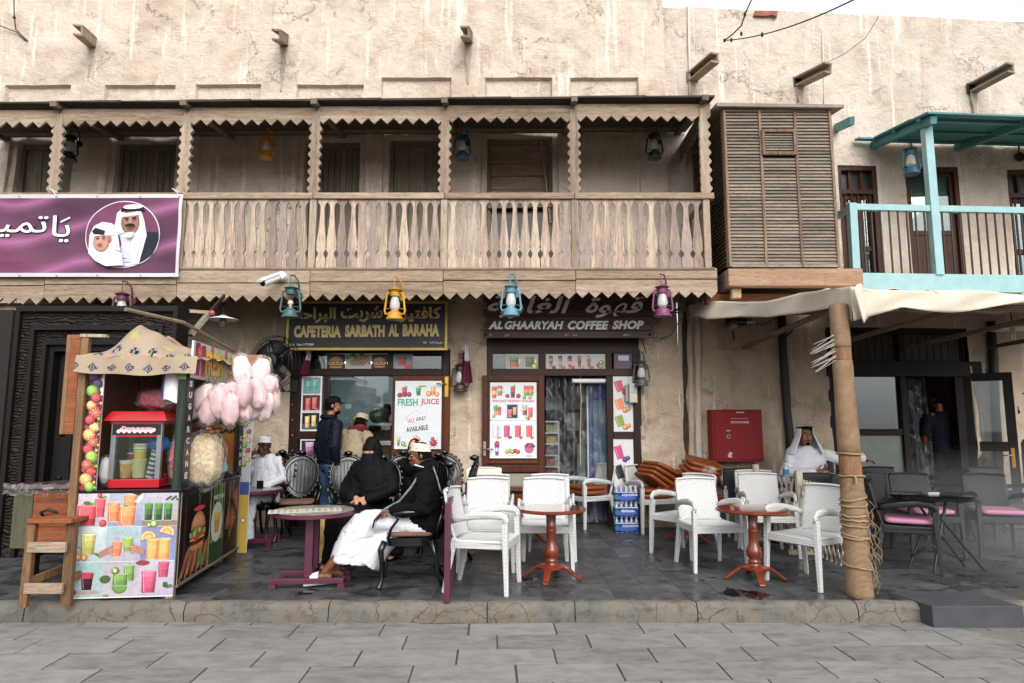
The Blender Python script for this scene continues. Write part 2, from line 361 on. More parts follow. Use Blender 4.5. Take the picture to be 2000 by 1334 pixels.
def arab(s):
    out = []; n = len(s)
    for i, ch in enumerate(s):
        if ch not in AR: out.append(ch); continue
        f = AR[ch]; pj = i > 0 and s[i-1] in AR and len(AR[s[i-1]]) == 4; nj = i < n-1 and s[i+1] in AR and len(f) == 4
        out.append(f[3] if pj and nj else f[1] if pj else f[2] if nj else f[0])
    return ''.join(reversed(out))
_TX = {}
def textgeo(body, off=0.0, shear=0.0, sp=1.0):
    """flat triangles of a line of text, normalised: x from 0..w, height of caps about .7"""
    k = (body, off, shear, sp)
    if k in _TX: return _TX[k]
    cu = bpy.data.curves.new('t', 'FONT'); cu.body = body; cu.offset = off; cu.shear = shear; cu.space_character = sp; cu.resolution_u = 3
    o = bpy.data.objects.new('t', cu); C.objects.link(o)
    me = bpy.data.meshes.new_from_object(o.evaluated_get(bpy.context.evaluated_depsgraph_get()))
    vs = [(p.co.x, p.co.y) for p in me.vertices]; fs = [tuple(p.vertices) for p in me.polygons]
    bpy.data.objects.remove(o); bpy.data.curves.remove(cu); bpy.data.meshes.remove(me)
    x0 = min(p[0] for p in vs); x1 = max(p[0] for p in vs); y0 = min(p[1] for p in vs); y1 = max(p[1] for p in vs)
    _TX[k] = (vs, fs, x0, x1, y0, y1); return _TX[k]
class Print(MB):
    """a flat printed sheet: coloured shapes laid in paint layers on a plane; units are fractions of width/height"""
    def __init__(s, O, R, U, w, h, z0=.0006):
        super().__init__(); s.O = Vector(O); s.R = Vector(R).normalized(); s.U = Vector(U).normalized(); s.N = s.R.cross(s.U)
        s.w = w; s.h = h; s.z = 0; s.z0 = z0; s.fn = None; s.box_ = (0, 0, 1, 1); s.asp = w/h
    def pt(s, x, y):
        bx = s.box_; x = bx[0]+x*(bx[2]-bx[0]); y = bx[1]+y*(bx[3]-bx[1])
        p = s.O+s.R*(x*s.w)+s.U*(y*s.h)+s.N*(s.z0+s.z*.00025)
        if s.fn: p = p+s.N*s.fn(x, y)
        return p
    def win(s, x0, y0, x1, y1): s.box_ = (x0, y0, x1, y1); return s
    def a(s): bx = s.box_; return s.w*(bx[2]-bx[0])/(s.h*(bx[3]-bx[1]))   # aspect of the window
    def poly(s, pts, col): s.z += 1; s._add([s.pt(*p) for p in pts], [tuple(range(len(pts)))], lin(col)); return s
    def rect(s, x0, y0, x1, y1, col): return s.poly([(x0, y0), (x1, y0), (x1, y1), (x0, y1)], col)
    def grad(s, x0, y0, x1, y1, ca, cb, n=6):
        a, b = lin(ca), lin(cb); s.z += 1
        for i in range(n):
            t0, t1 = i/n, (i+1)/n; c = tuple(a[k]+(b[k]-a[k])*(t0+t1)/2 for k in range(3)); ya, yb = y0+(y1-y0)*t0, y0+(y1-y0)*t1
            s._add([s.pt(x0, ya), s.pt(x1, ya), s.pt(x1, yb), s.pt(x0, yb)], [(0, 1, 2, 3)], c)
    def ell(s, cx, cy, rx, ry, col, n=18, a0=0, a1=2*PI, clip=None):
        pts = [(cx+rx*math.cos(a0+(a1-a0)*k/n), cy+ry*math.sin(a0+(a1-a0)*k/n)) for k in range(n if a1-a0 > 6.2 else n+1)]
        if clip: pts = [(min(max(x, clip[0]), clip[2]), min(max(y, clip[1]), clip[3])) for x, y in pts]
        return s.poly(pts, col)
    def circ(s, cx, cy, r, col, n=16, **k): return s.ell(cx, cy, r, r*s.a(), col, n, **k)     # r in window widths
    def line(s, x0, y0, x1, y1, wd, col):
        a = s.a(); dx, dy = (x1-x0), (y1-y0)/a; l = math.hypot(dx, dy) or 1; nx, ny = -dy/l*wd/2, dx/l*wd/2*a
        return s.poly([(x0+nx, y0+ny), (x1+nx, y1+ny), (x1-nx, y1-ny), (x0-nx, y0-ny)], col)
    def text(s, body, x0, y0, x1, y1, col, off=0.0, shear=0.0, rot=0, sp=1.0):
        vs, fs, a, b, c, d = textgeo(body, off, shear, sp); s.z += 1
        cx, cy = (x0+x1)/2, (y0+y1)/2; cs, sn = math.cos(rot), math.sin(rot); asp = s.a(); out = []
        for x, y in vs:
            u = x0+(x-a)/(b-a)*(x1-x0)-cx; v = y0+(y-c)/(d-c)*(y1-y0)-cy
            if rot: u, v = u*cs-v/asp*sn, u*sn*asp+v*cs
            out.append(s.pt(cx+u, cy+v))
        s._add(out, fs, lin(col))
    def glassd(s, x, y, w, h, cols, taper=.8, rim='#e8ecec', foam=None, handle=0, leaf=0, straw=None, base=True):
        """a glass of drink standing at (x,y), colours from the bottom up"""
        n = len(cols); wb = w*taper; z = s.z
        if handle:
            hx = x+handle*w*.5; s.ell(hx, y+h*.55, w*.34, h*.3, '#b9bdbd'); s.ell(hx, y+h*.55, w*.22, h*.2, '#e2e2e0')
        s.poly([(x-wb/2*1.05, y), (x+wb/2*1.05, y), (x+w/2*1.05, y+h), (x-w/2*1.05, y+h)], '#aab2b2')
        for i, c in enumerate(cols):
            t0, t1 = .05+.87*i/n, .05+.87*(i+1)/n; w0, w1 = wb+(w-wb)*t0, wb+(w-wb)*t1; cc = lin(c); s.z += i == 0
            for k in range(8):
                e0, e1 = k/8-.5, (k+1)/8-.5; sh = .55+.65*math.sin(PI*(k+.7)/8)**.8-.10*(k > 5)+.18*(k == 2)
                s._add([s.pt(x+w0*e0, y+h*t0), s.pt(x+w0*e1, y+h*t0), s.pt(x+w1*e1, y+h*t1), s.pt(x+w1*e0, y+h*t1)], [(0, 1, 2, 3)], tuple(min(1, q*sh) for q in cc))
            s.z += 1
        c = lin(cols[-1]); s.ell(x, y+h*.92, w/2, h*.045, foam or tuple(min(1, q*1.3+.05) for q in c))
        s.poly([(x-wb*.34, y+h*.1), (x-wb*.29, y+h*.1), (x-w*.33, y+h*.85), (x-w*.38, y+h*.85)], tuple(min(1, q*1.2+.2) for q in c))
        if straw: s.line(x, y+h*.9, x+w*.35, y+h*1.35, w*.09, straw)
        if leaf:
            s.ell(x+w*.15, y+h*1.0, w*.22, h*.05, '#3f8a2e', a0=0); s.ell(x+w*.4, y+h*1.05, w*.16, h*.045, '#5fa83f')
    def fruit(s, x, y, r, kind):
        K = {'orange': ('#e8801c', '#f6b04a', '#fbd9a0'), 'blood': ('#e0561b', '#c8232c', '#f0a080'), 'lime': ('#5f9e25', '#b9d957', '#e6f2b0'), 'lemon': ('#e0b422', '#f3dc63', '#f8eeb0'), 'kiwi': ('#6b5a2b', '#8cbf3a', '#e9efc0'), 'straw': ('#b3111f', '#d8283a', '#e96a70'), 'grape': ('#3c1d58', '#6a3b93', '#9a74bd'), 'apple': ('#5f9f20', '#9fce3f', '#cfe88a'), 'pome': ('#8d1026', '#b81f3c', '#e05070'), 'peach': ('#d9702c', '#eea15a', '#f7cf9a')}[kind]
        a, b = lin(K[0]), lin(K[1]); a = tuple(q*.5 for q in a); [s.circ(x-r*.07*k, y+r*.08*k*s.a(), r*(1-.15*k), tuple(a[i]+(b[i]-a[i])*min(1, k/3) for i in range(3)), 14) for k in range(5)]; s.circ(x-r*.32, y+r*.38*s.a(), r*.16, K[2], 8)
        if kind in ('orange', 'blood', 'lime', 'lemon'):
            for k in range(8):
                a = k*PI/4; s.line(x, y, x+math.cos(a)*r*.8, y+math.sin(a)*r*.8*s.a(), r*.07, K[2])
        if kind == 'kiwi': s.circ(x, y, r*.3, K[2], 10)
    def burger(s, x, y, w, h):
        for yy, hh, c, q in ((.0, .16, '#c07a35', .9), (.14, .12, '#4a2212', 1.0), (.24, .06, '#e6b030', 1.04), (.28, .1, '#c4281c', .96), (.36, .14, '#5f9a2c', 1.1)):
            s.ell(x, y+h*(yy+hh/2), w/2*q, h*hh*.62, c)
        for k in range(9): s.ell(x-w*.45+w*.11*k, y+h*(.40+.05*(k % 2)), w*.08, h*.07, ('#7fb83c', '#3f7a22', '#a8cf5a')[k % 3])
        s.ell(x, y+h*.52, w*.48, h*.42, '#b76a2c', a0=0, a1=PI); s.ell(x-w*.05, y+h*.6, w*.36, h*.28, '#d28a48', a0=0, a1=PI)
        for k in range(7): s.ell(x-w*.3+w*.1*k, y+h*(.72+.06*(k % 2)), w*.018, h*.015, '#f2dcae')
def sheetprint(name, parent, p, mat='print', **t): return p.build(name, M_[mat], parent, vcol=True, **t)
def frame_of(O, rz=0, tilt=0):
    """right / up vectors of an upright board that faces the street, turned by rz"""
    return Vector((math.cos(rz), math.sin(rz), 0)), Vector((0, 0, 1))
# ============================================================ THE SETTING
rng = np.random.RandomState(3)
def vnoise(x, z, f, seed=0):
    x = np.asarray(x)*f+seed*17.3; z = np.asarray(z)*f+seed*9.1
    xi = np.floor(x).astype(int); zi = np.floor(z).astype(int); fx = x-xi; fz = z-zi; fx = fx*fx*(3-2*fx); fz = fz*fz*(3-2*fz)
    def h(a, b):
        q = (a*374761393+b*668265263+seed*1442695) & 0x7fffffff; q = ((q ^ (q >> 13))*1274126177) & 0x7fffffff; return ((q ^ (q >> 16)) & 0xffff)/65535.0
    return (h(xi, zi)*(1-fx)+h(xi+1, zi)*fx)*(1-fz)+(h(xi, zi+1)*(1-fx)+h(xi+1, zi+1)*fx)*fz-.5
def fbm(x, z, f, o=4, seed=0): return sum(vnoise(x, z, f*2**k, seed+k)/2**k for k in range(o))
def grid_lines(a, b, step, marks):
    g = set(np.round(np.arange(a, b+1e-6, step), 4)); g.add(round(b, 4))
    for q in marks:
        if a < q < b: g = {k for k in g if abs(k-q) > step*.4}; g.add(round(q, 4))
    return np.array(sorted(g))
def wall_sheet(name, mat, parent, x0, x1, z0, z1, base, feats, cuts, step=.035, seed=0, amp=.03):
    """relief wall: base(x)->y; feats = (xa,xb,za,zb,depth) recesses; cuts = openings"""
    mk = [q for f in feats for q in (f[0], f[0]+.02, f[1], f[1]-.02)]+[q for c in cuts for q in c[:2]]
    mz = [q for f in feats for q in (f[2], f[2]+.02, f[3], f[3]-.02)]+[q for c in cuts for q in c[2:]]
    gx = grid_lines(x0, x1, step, mk); gz = grid_lines(z0, z1, step, mz)
    X_, Z_ = np.meshgrid(gx, gz); Y_ = np.vectorize(base)(X_)+fbm(X_, Z_, .8, 3, seed)*amp*1.4+fbm(X_, Z_, 3.5, 4, seed+9)*amp*.7
    rid = np.abs(fbm(X_, Z_*2.2, 2.0, 3, seed+20)); Y_ = Y_+np.clip(.06-rid, 0, 1)*amp*1.2
    for f in feats:
        wob = fbm(X_, Z_, 4, 2, seed+5)*.012
        ins = (X_ > f[0]+.01+wob) & (X_ < f[1]-.01+wob) & (Z_ > f[2]+.01+wob) & (Z_ < f[3]-.01+wob); Y_ = np.where(ins, Y_+f[4], Y_)
    nx_, nz_ = len(gx), len(gz); co = np.stack([X_, Y_, Z_], -1).reshape(-1, 3)
    cxm = (gx[:-1]+gx[1:])/2; czm = (gz[:-1]+gz[1:])/2; A, B = np.meshgrid(cxm, czm); keep = np.ones(A.shape, bool)
    for c in cuts: keep &= ~((A > c[0]) & (A < c[1]) & (B > c[2]) & (B < c[3]))
    j, i = np.nonzero(keep); a = j*nx_+i; fs = np.stack([a, a+1, a+nx_+1, a+nx_], 1)
    me = bpy.data.meshes.new(name); me.vertices.add(len(co)); me.vertices.foreach_set('co', co.ravel())
    me.loops.add(fs.size); me.loops.foreach_set('vertex_index', fs.ravel().astype(np.int32)); me.polygons.add(len(fs))
    me.polygons.foreach_set('loop_start', np.arange(0, fs.size, 4, dtype=np.int32)); me.polygons.foreach_set('loop_total', np.full(len(fs), 4, np.int32))
    me.update(calc_edges=True); me.materials.append(mat); me.polygons.foreach_set('use_smooth', [True]*len(fs))
    me.set_sharp_from_angle(angle=math.radians(48))
    o = bpy.data.objects.new(name, me); C.objects.link(o); WM[o.name] = Matrix.Identity(4)
    if parent: o.parent = parent; WM[o.name] = WM[parent.name]; me.transform(WM[parent.name].inverted())
    return o
def stone_pave():
    m, t, b = newmat('pale_street_stone'); v = coords(t, (1, 2.2, 1)); v0 = coords(t, rnd=False, kind='Generated')
    n = noise(t, v, 5, 8, .65, .5); n2 = noise(t, v, 26, 4, .7); oi = nd(t, 'ObjectInfo')
    f = mth(t, 'ADD', n, mth(t, 'MULTIPLY', mth(t, 'SUBTRACT', oi.outputs['Random'], .5), .18))
    c = ramp(t, f, [(.3, '#605f5c'), (.48, '#757370'), (.7, '#84817d')])
    st = ramp(t, noise(t, coords(t, (1.5, 5, 1)), 2.2, 5, .6, .3), [(.6, 0.0), (.72, 1.0)]); c = mx(t, mth(t, 'MULTIPLY', st, .4), c, '#77705f')
    w_ = nd(t, 'TexCoord'); gp = nd(t, 'NewGeometry'); sp = nd(t, 'SeparateXYZ', {0: gp.outputs['Position']})
    wet = noise(t, gp.outputs['Position'], 1.3, 6, .6, .8); area = nd(t, 'MapRange', {'Value': sp.outputs[0], 'From Min': 2.2, 'From Max': 3.6, 'To Min': -.22, 'To Max': .1})
    wf = ramp(t, mth(t, 'ADD', wet, area.outputs[0]), [(.535, 0.0), (.56, 1.0)]); c = mx(t, mth(t, 'MULTIPLY', wf, .55), c, '#6e685c')
    L(t, c, b.inputs['Base Color']); r = mx(t, wf, .72, .4); L(t, r, b.inputs['Roughness'])
    bump(t, mth(t, 'ADD', n2, n), b, .25, .006); return m
def slate():
    m, t, b = newmat('wet_slate_tile'); gp = nd(t, 'NewGeometry'); p = gp.outputs['Position']; v = coords(t)
    n = noise(t, v, 6, 7, .65, .4); oi = nd(t, 'ObjectInfo')
    f = mth(t, 'ADD', n, mth(t, 'MULTIPLY', mth(t, 'SUBTRACT', oi.outputs['Random'], .5), .22))
    c = ramp(t, f, [(.3, '#323234'), (.5, '#474749'), (.72, '#5a5a5b')])
    wet = noise(t, nd(t, 'Mapping', {'Vector': p, 'Scale': (1, 1.5, 1)}).outputs[0], 1.7, 7, .62, .7)
    wf = ramp(t, wet, [(.50, 0.0), (.57, 1.0)]); pud = ramp(t, noise(t, p, 2.6, 4, .5, .6), [(.64, 0.0), (.67, 1.0)])
    c = mx(t, mth(t, 'MULTIPLY', wf, .55), c, '#1d1d1f'); c = mx(t, pud, c, '#161616')
    L(t, c, b.inputs['Base Color']); r = mx(t, wf, .5, .26); r = mx(t, pud, r, .07); L(t, r, b.inputs['Roughness'])
    b.inputs['Specular IOR Level'].default_value = .5
    bump(t, mth(t, 'MULTIPLY', n, mth(t, 'SUBTRACT', 1.0, pud)), b, .22, .008); return m
def kerbm():
    m, t, b = newmat('cracked_kerb_plaster'); gp = nd(t, 'NewGeometry'); p = gp.outputs['Position']; sp = nd(t, 'SeparateXYZ', {0: p})
    n = noise(t, p, 2.2, 8, .65, .6); n2 = noise(t, p, 12, 6, .7)
    c = ramp(t, n, [(.3, '#45433e'), (.45, '#5e5c57'), (.55, '#675e52'), (.7, '#6a6865')])
    c = mx(t, mth(t, 'MULTIPLY', ramp(t, n2, [(.52, 0.0), (.62, 1.0)]), .5), c, '#3c362c')
    vo = nd(t, 'TexVoronoi', {'Vector': mx(t, .16, p, noise(t, p, 5, 4).outputs['Color'], 'ADD').outputs[0], 'Scale': 3.0}, feature='DISTANCE_TO_EDGE')
    ck = ramp(t, vo.outputs['Distance'], [(.0, 1.0), (.012, 0.0)]); k = mth(t, 'MULTIPLY', ck, ramp(t, n, [(.45, 0.0), (.6, 1.0)])); c = mx(t, mth(t, 'MULTIPLY', k, .8), c, '#3a2f22')
    L(t, c, b.inputs['Base Color']); b.inputs['Roughness'].default_value = .85
    bump(t, mth(t, 'SUBTRACT', mth(t, 'ADD', n, n2), k), b, .6, .02); return m
M_['pave'] = stone_pave(); M_['slate'] = slate(); M_['kerb'] = kerbm()
M_['joint'] = plain('joint_mortar', '#3f3b35', .9, var=.25, scale=8)
M_['dirt'] = plain('street_dirt', '#55504a', .95, var=.2)
g = MB(); g._add([(-150, -150, -.09), (150, -150, -.09), (150, 150, -.09), (-150, 150, -.09)], [(0, 1, 2, 3)]); g.build('ground', M_['dirt'], kind='structure')
street = MB().bb(-9, 9, 2.4, 5.9, -.08, -.0045).build('street', M_['joint'], kind='structure')
ang = math.radians(1.7); pm = []
for k in range(4):
    q = MB().box((0, 0, 0), (.668, .299, .05)); q.v = [(x+random.uniform(-.002, .002), y+random.uniform(-.002, .002), z+random.uniform(-.0015, .0015)) for x, y, z in q.v]
    me = q.mesh('paver'); me.materials.append(M_['pave']); pm.append(me)
O0 = Vector((0, 5.50, 0)); n = 0
for r in range(-9, 2):
    for c in range(-11, 12):
        lx = c*.682+(.341 if r % 2 else 0)-.06*(r % 3); ly = r*.314
        x = O0.x+lx*math.cos(ang)-ly*math.sin(ang); y = O0.y+lx*math.sin(ang)+ly*math.cos(ang)
        if y > 5.80 or abs(x) > 7.4 or y < 2.6: continue
        o = piece(pm[n % 4], 'paver', street, (x, y, -.025+random.uniform(-.0015, .0015)), (0, 0, ang)); n += 1
YK = 5.66
terr = MB().bb(-9.5, 10.5, YK+.10, 13.5, -.05, TZ-.0035).build('terrace', M_['joint'], kind='structure')
tm = []
for k in range(3):
    me = MB().box((0, 0, 0), (.304, .596, .03)).mesh('tile'); me.materials.append(M_['slate']); tm.append(me)
n = 0
for i in range(-20, 24):
    for j in range(7):
        x = i*.308+.1; y = YK+.38+j*.60+(.0 if i % 2 else .0)
        if abs(x)/y > 1.02 or (i < -4 and j == 0 and False): continue
        o = piece(tm[n % 3], 'tile', terr, (x, y, TZ-.015+random.uniform(-.0012, .0008)), (random.uniform(-.002, .002), random.uniform(-.002, .002), 0)); n += 1
kerb = thing('kerb', None, None, (0, YK, 0), kind='structure')
xx = -7.5; kr = random.Random(5)
while xx < 7.6:
    Lk = kr.uniform(.7, 1.35); xe = min(xx+Lk, 7.7)
    if xx < 3.42 < xe and False: pass
    def kf(u, v, xx=xx, xe=xe):
        x = xx+.004+(xe-xx-.008)*u; wob = float(fbm(np.array(x), np.array(v*1.0), 6, 3, 3))
        prof = [(0.0, -.05), (.0, .03), (.004, .09), (.012, TZ-.035), (.03, TZ-.008), (.06, TZ+.002), (.10, TZ+.004), (.13, TZ-.03)]
        k_ = v*(len(prof)-1); a = min(int(k_), len(prof)-2); f_ = k_-a; y = prof[a][0]+(prof[a+1][0]-prof[a][0])*f_; z = prof[a][1]+(prof[a+1][1]-prof[a][1])*f_
        return (x, YK+y+wob*.018+(.012 if u in (0, 1) else 0), z+wob*.010-(.006 if u in (0, 1) else 0))
    MB().sheet(kf, 22, 14).build('kerb_stone', M_['kerb'], kerb, smooth='all')
    xx = xe
# grey ramp slab that juts out over the kerb
rs = thing('ramp_block', None, None, PZ(1905, 1222, 0), kind='structure')
xa, xb = PZ(1815, 1222, 0).x, PZ(1992, 1222, 0).x
M_['rampgrey'] = plain('dark_grey_concrete', '#393a3e', .8, var=.22, bmp=.3, scale=5)
m = MB()._add([(xa, YK-.14, -.02), (xb, YK-.14, -.02), (xb, YK-.13, .165), (xa, YK-.13, .165), (xa-.06, YK+.38, TZ+.004), (xb-.04, YK+.38, TZ+.004), (xa-.06, YK+.38, 0), (xb-.04, YK+.38, 0)], [(0, 1, 2, 3), (3, 2, 5, 4), (0, 3, 4, 6), (1, 7, 5, 2)]); m.build('slab', M_['rampgrey'], rs, bevel=.008)
def XX(u, v, Y): return P(u, v, Y).x
def rc(u0, u1, v0, v1, Y, d=None):
    """opening of the wall seen between two corners"""
    z1, z0 = zv(v0, Y), zv(v1, Y); vm = (v0+v1)/2; r = [XX(u0, vm, Y), XX(u1, vm, Y), z0, z1]
    return tuple(r+([d] if d is not None else []))
XC = XX(1296, 20, WY)-.02
feats = [rc(u0, u1, 160+(8 if u0 < 600 else 0)-(6 if u0 > 740 else 0), 232, WY, .07) for u0, u1 in ((10, 140), (205, 343), (383, 511), (580, 708), (745, 882), (947, 1078), (1113, 1247))]
wins = [(20, 132, 275), (215, 335, 275), (590, 700, 272), (757, 862, 268), (950, 1080, 265)]
feats += [rc(u0-12, u1+12, v0-12, 560, WY, .05) for u0, u1, v0 in wins]
feats += [rc(u0, u1, v0, 556, WY, .20) for u0, u1, v0 in wins]
feats += [rc(383, 555, 262, 560, WY, .03), rc(1130, 1252, 256, 560, WY, .05)]
caf = rc(563, 878, 682, 1034, WY); cof = rc(950, 1252, 655, 1034, WY)
caf = (caf[0], caf[1], TZ-.1, caf[3]); cof = (cof[0], cof[1], TZ-.1, cof[3])
bld = thing('old_building', 'old lime plastered building with row of recesses behind the timber balcony', 'building', (-2, WY, 0))
lowz = zv(585, WY)-.05
wall_sheet('wall', M_['plaster'], bld, -9.6, XC, lowz, 9.6, lambda x: WY-.04, feats, [], .035, 1)
wall_sheet('lower_wall', M_['plaster_low'], bld, -9.6, 2.45, 0.0, lowz+.12, lambda x: WY-.0, [], [caf, cof], .035, 2, .045)
MB().bb(XC-.03, XC, WY-.04, WY+.4, lowz, 9.6).build('corner', M_['plaster'], bld)
MB().bb(-9.6, XC, WY-.03, WY+.6, 9.6, 9.7).build('parapet', M_['plaster'], bld)
# shuttered openings on the balcony
for k, (u0, u1, v0) in enumerate(wins):
    x0, x1, z0, z1 = rc(u0, u1, v0, 556, WY); y = WY+.17
    f = MB(); fw = .055
    f.bb(x0+.012, x0+fw, y-.06, y+.02, z0, z1-.012); f.bb(x1-fw, x1-.012, y-.06, y+.02, z0, z1-.012); f.bb(x0+fw, x1-fw, y-.057, y+.02, z1-.09, z1-.012)
    fr = f.build('window', M_['shutter'], bld, bevel=.004)
    if k == 4:
        zt = z1-.09; hs_ = [.30, .2, .22, .30]; 
        for q, hh in enumerate(hs_):
            MB().box(((x0+x1)/2, y-.01-.004*(q % 2), zt-hh/2), (x1-x0-.12, .02, hh-.012), rotm(0, random.uniform(-.01, .01), 0)).build('board', M_['oldwood'], fr); zt -= hh
        MB().bar((x0+.02, y-.10, zt+.0), (x1-.02, y-.10, zt+.02), .05).build('crossbar', M_['oldwood'], fr)
        MB().bar((x1-.17, y-.08, z1-.06), (x1-.03, y-.08, zt-.25), .03).build('prop', M_['oldwood_z'], fr)
        MB().bb(x0+.05, x1-.05, y+.01, y+.02, z0, zt).build('gap_shade_sheet', M_['black'], fr)  # black sheet stands in for the shade behind the boards
    else:
        n = (3, 9, 8, 3, 5)[k]; wd = (x1-x0-2*fw)/n
        for q in range(n):
            xa_ = x0+fw+q*wd
            MB().bb(xa_+.004, xa_+wd-.004, y-.01+random.uniform(-.004, .004), y+.012, z0, z1-.09).build('plank', M_['shutter'], fr, bevel=.003)
MB().bb(x0-1, x1+3, WY+.0, WY+.005, 0, 0.01)
M_['stain'] = plaster('rain_stained_plaster', '#a49485', '#b4a595', '#857362')
# water spouts: open timber channels
def spout(root, u, v, up_, vp, Y, lab):
    a = P(u, v, Y-.02); b = P(up_, vp, Y-.62); d = b-a; m = MB(); mt = aim(a, b)
    for sx in (-1, 1): m.box((0, 0, 0), (.035, .14, d.length), None); m.v[-8:] = [tuple(mt @ (Vector(p)+Vector((sx*.065, 0, d.length/2)))) for p in m.v[-8:]]
    m.box((0, 0, 0), (.10, .03, d.length)); m.v[-8:] = [tuple(mt @ (Vector(p)+Vector((0, -.05, d.length/2)))) for p in m.v[-8:]]
    m.build('water_spout', M_['oldwood_z'], root, bevel=.008)
    w_ = random.uniform(.04, .065); h_ = random.uniform(.5, .85); L_ = [(-(w_*(1-.8*k/8)+random.uniform(-.012, .012)), -h_*k/8) for k in range(9)]; R_ = [(w_*(1-.85*k/8)+random.uniform(-.012, .012), -h_*k/8) for k in range(9)]
    MB().prism(L_+R_[::-1], .03, TR(a.x, Y-.066 if root is bld else a.y-.028, a.z-.05)).build('run_off_stain', M_['stain'], root)
    MB().box(a+Vector((0, .005, .0)), (.17, .03, .17)).build('spout_hole_shade', M_['black'], root)  # black block paints the shade of the hole
for u, v, a_, b_ in ((182, 84, 152, 58), (556, 78, 540, 68), (915, 74, 908, 62)): spout(bld, u, v, a_, b_, WY, '')
MB().bb(-9.6, XC, WY-.10, WY+.3, lowz-.02, lowz+.10).build('seam_filler', M_['plaster_low'], bld)  # strip added to close the wall seam where sky showed through
dk_ = MB(); dk_.bb(-8.5, P(8, 800, 7.9).x, 7.9, 7.95, TZ, zv(605, 7.9)); dk_.build('added_dark_panel', plain('added_dark_panel', '#140f0c', .8), bld)  # dark panel added to blacken the lit wall left of the doorway
rb = thing('right_building', 'plastered right building with parapet line below the sky', 'building', (5, 10, 0))
wr = [(1643, 1722, 322, 1), (1775, 1884, 325, 2), (1976, 2060, 330, 1)]
def rcw(u0, u1, v0, v1, d=None):
    Yc = wy(6.0) if u0 > 1600 else wy(3.5)
    for _ in range(3): Yc = wy(P((u0+u1)/2, (v0+v1)/2, Yc).x)
    return rc(u0, u1, v0, v1, Yc, d)
fr_ = [rcw(u0, u1, v0, 600, .16) for u0, u1, v0, q in wr]
cafe = rcw(1622, 1912, 640, 1040); cafe = (cafe[0], cafe[1], TZ-.1, cafe[3])
ZT = 8.12
wall_sheet('wall', M_['plaster_r'], rb, XC, 11.5, lowz, ZT, lambda x: wy(x), fr_, [cafe], .04, 31)
wall_sheet('lower_wall', M_['plaster_low'], rb, 2.45, 11.5, 0.0, lowz+.12, lambda x: wy(x), [], [cafe], .035, 37, .05)
m = MB(); m._add([(XC, WY, ZT), (11.5, wy(11.5), ZT), (11.5, wy(11.5)+.5, ZT+.02), (XC, WY+.5, ZT+.02)], [(0, 1, 2, 3)])
m.build('parapet_top', M_['plaster_r'], rb)
for u, v, a_, b_ in ((1352, 150, 1397, 112), (1560, 160, 1618, 132), (1900, 172, 1975, 132)): spout(rb, u, v, a_, b_, wy(P(u, v, WY).x), '')
def wallpt(u, v, off=0):
    Y = WY
    for _ in range(4): Y = wy(P(u, v, Y).x)+off
    return P(u, v, Y)
# upstairs windows and door of the right building
for k, (u0, u1, v0, q) in enumerate(wr):
    x0, x1, z0, z1, d = fr_[k]; y = wy((x0+x1)/2)+.12; f = MB(); fw = .07; z0 = zv(535, 9)
    f.bb(x0, x0+fw, y-.1, y+.02, z0, z1); f.bb(x1-fw, x1, y-.1, y+.02, z0, z1); f.bb(x0+fw, x1-fw, y-.098, y+.02, z1-.08, z1)
    zt = z1-.42
    if q == 1: f.bb(x0+fw, x1-fw, y-.098, y+.02, zt-.04, zt+.04)
    xm = (x0+x1)/2
    fr = f.build('window' if q == 1 else 'door', M_['brownwood'], rb, bevel=.006)
    if q == 1:
        for xq in (x0+(x1-x0)*.36, x0+(x1-x0)*.66): MB().bb(xq-.02, xq+.02, y-.05, y, zt+.04, z1-.08).build('muntin', M_['brownwood'], fr)
        zt -= .04
    else: zt = z1-.08
    for s_, e_ in ((x0+fw, xm-.003), (xm+.003, x1-fw)):
        l = MB(); z_ = zt; zl = z0+(z_-z0)*(.48 if q == 2 else .42)
        l.bb(s_, s_+.055, y-.05, y-.01, z0, z_); l.bb(e_-.055, e_, y-.05, y-.01, z0, z_); l.bb(s_+.055, e_-.055, y-.049, y-.01, z_-.07, z_); l.bb(s_+.055, e_-.055, y-.049, y-.01, zl-.04, zl+.04)
        if q == 2: l.bb(s_+.055, e_-.055, y-.035, y-.015, z0, zl-.04)
        l.build('casement', M_['brownwood'], fr, bevel=.004)
        MB().bb(s_+.055, e_-.055, y-.025, y-.022, z0 if q == 1 else zl+.04, z_-.07).build('pane', M_['glass'], fr)
    MB().bb(x0+fw, x1-fw, y+.0, y+.01, z0, z1-.08).build('room_shade_sheet', plain('painted_room_shade', '#14100e', .35, spec=.9), fr)  # dark sheet stands in for the unlit room behind the panes
    if q == 1:
        for i in range(5): xq = x0+fw+(x1-x0-2*fw)*(i+.5)/5; MB().bar((xq, y-.08, z0), (xq, y-.08, zt), .014).build('window_bar', M_['iron'], fr)
# ============================================================ TIMBER BALCONY
def zoffx(x): return .010*(x-2.6)
bal = thing('timber_balcony', 'long weathered timber balcony with sawtooth fascia and carved balusters', 'balcony', (-2, BY, zv(560, BY)))
XL, XR = -7.2, XX(1392, 450, BY)
zr1, zr0 = zv(378, BY), zv(390, BY)
postu = [-155, 105, 358, 613, 868, 1122, 1378]
postx = [XX(u, 380, BY) for u in postu]
def sawtooth(x0, x1, zt, zb, pitch, th, y, M=None):
    n = max(1, round((x1-x0)/pitch)); p = (x1-x0)/n; pts = [(x0, zt), (x1, zt)]
    zb2 = zb+p*.48
    poly = [(x0, zt), (x0, zb2)]
    for i in range(n): poly += [(x0+(i+.5)*p, zb+random.uniform(-.004, .004)), (x0+(i+1)*p, zb2)]
    poly += [(x1, zt)]; return [(a, b) for a, b in poly]
segs = list(zip(postx[:-1], postx[1:]))
PT = .168
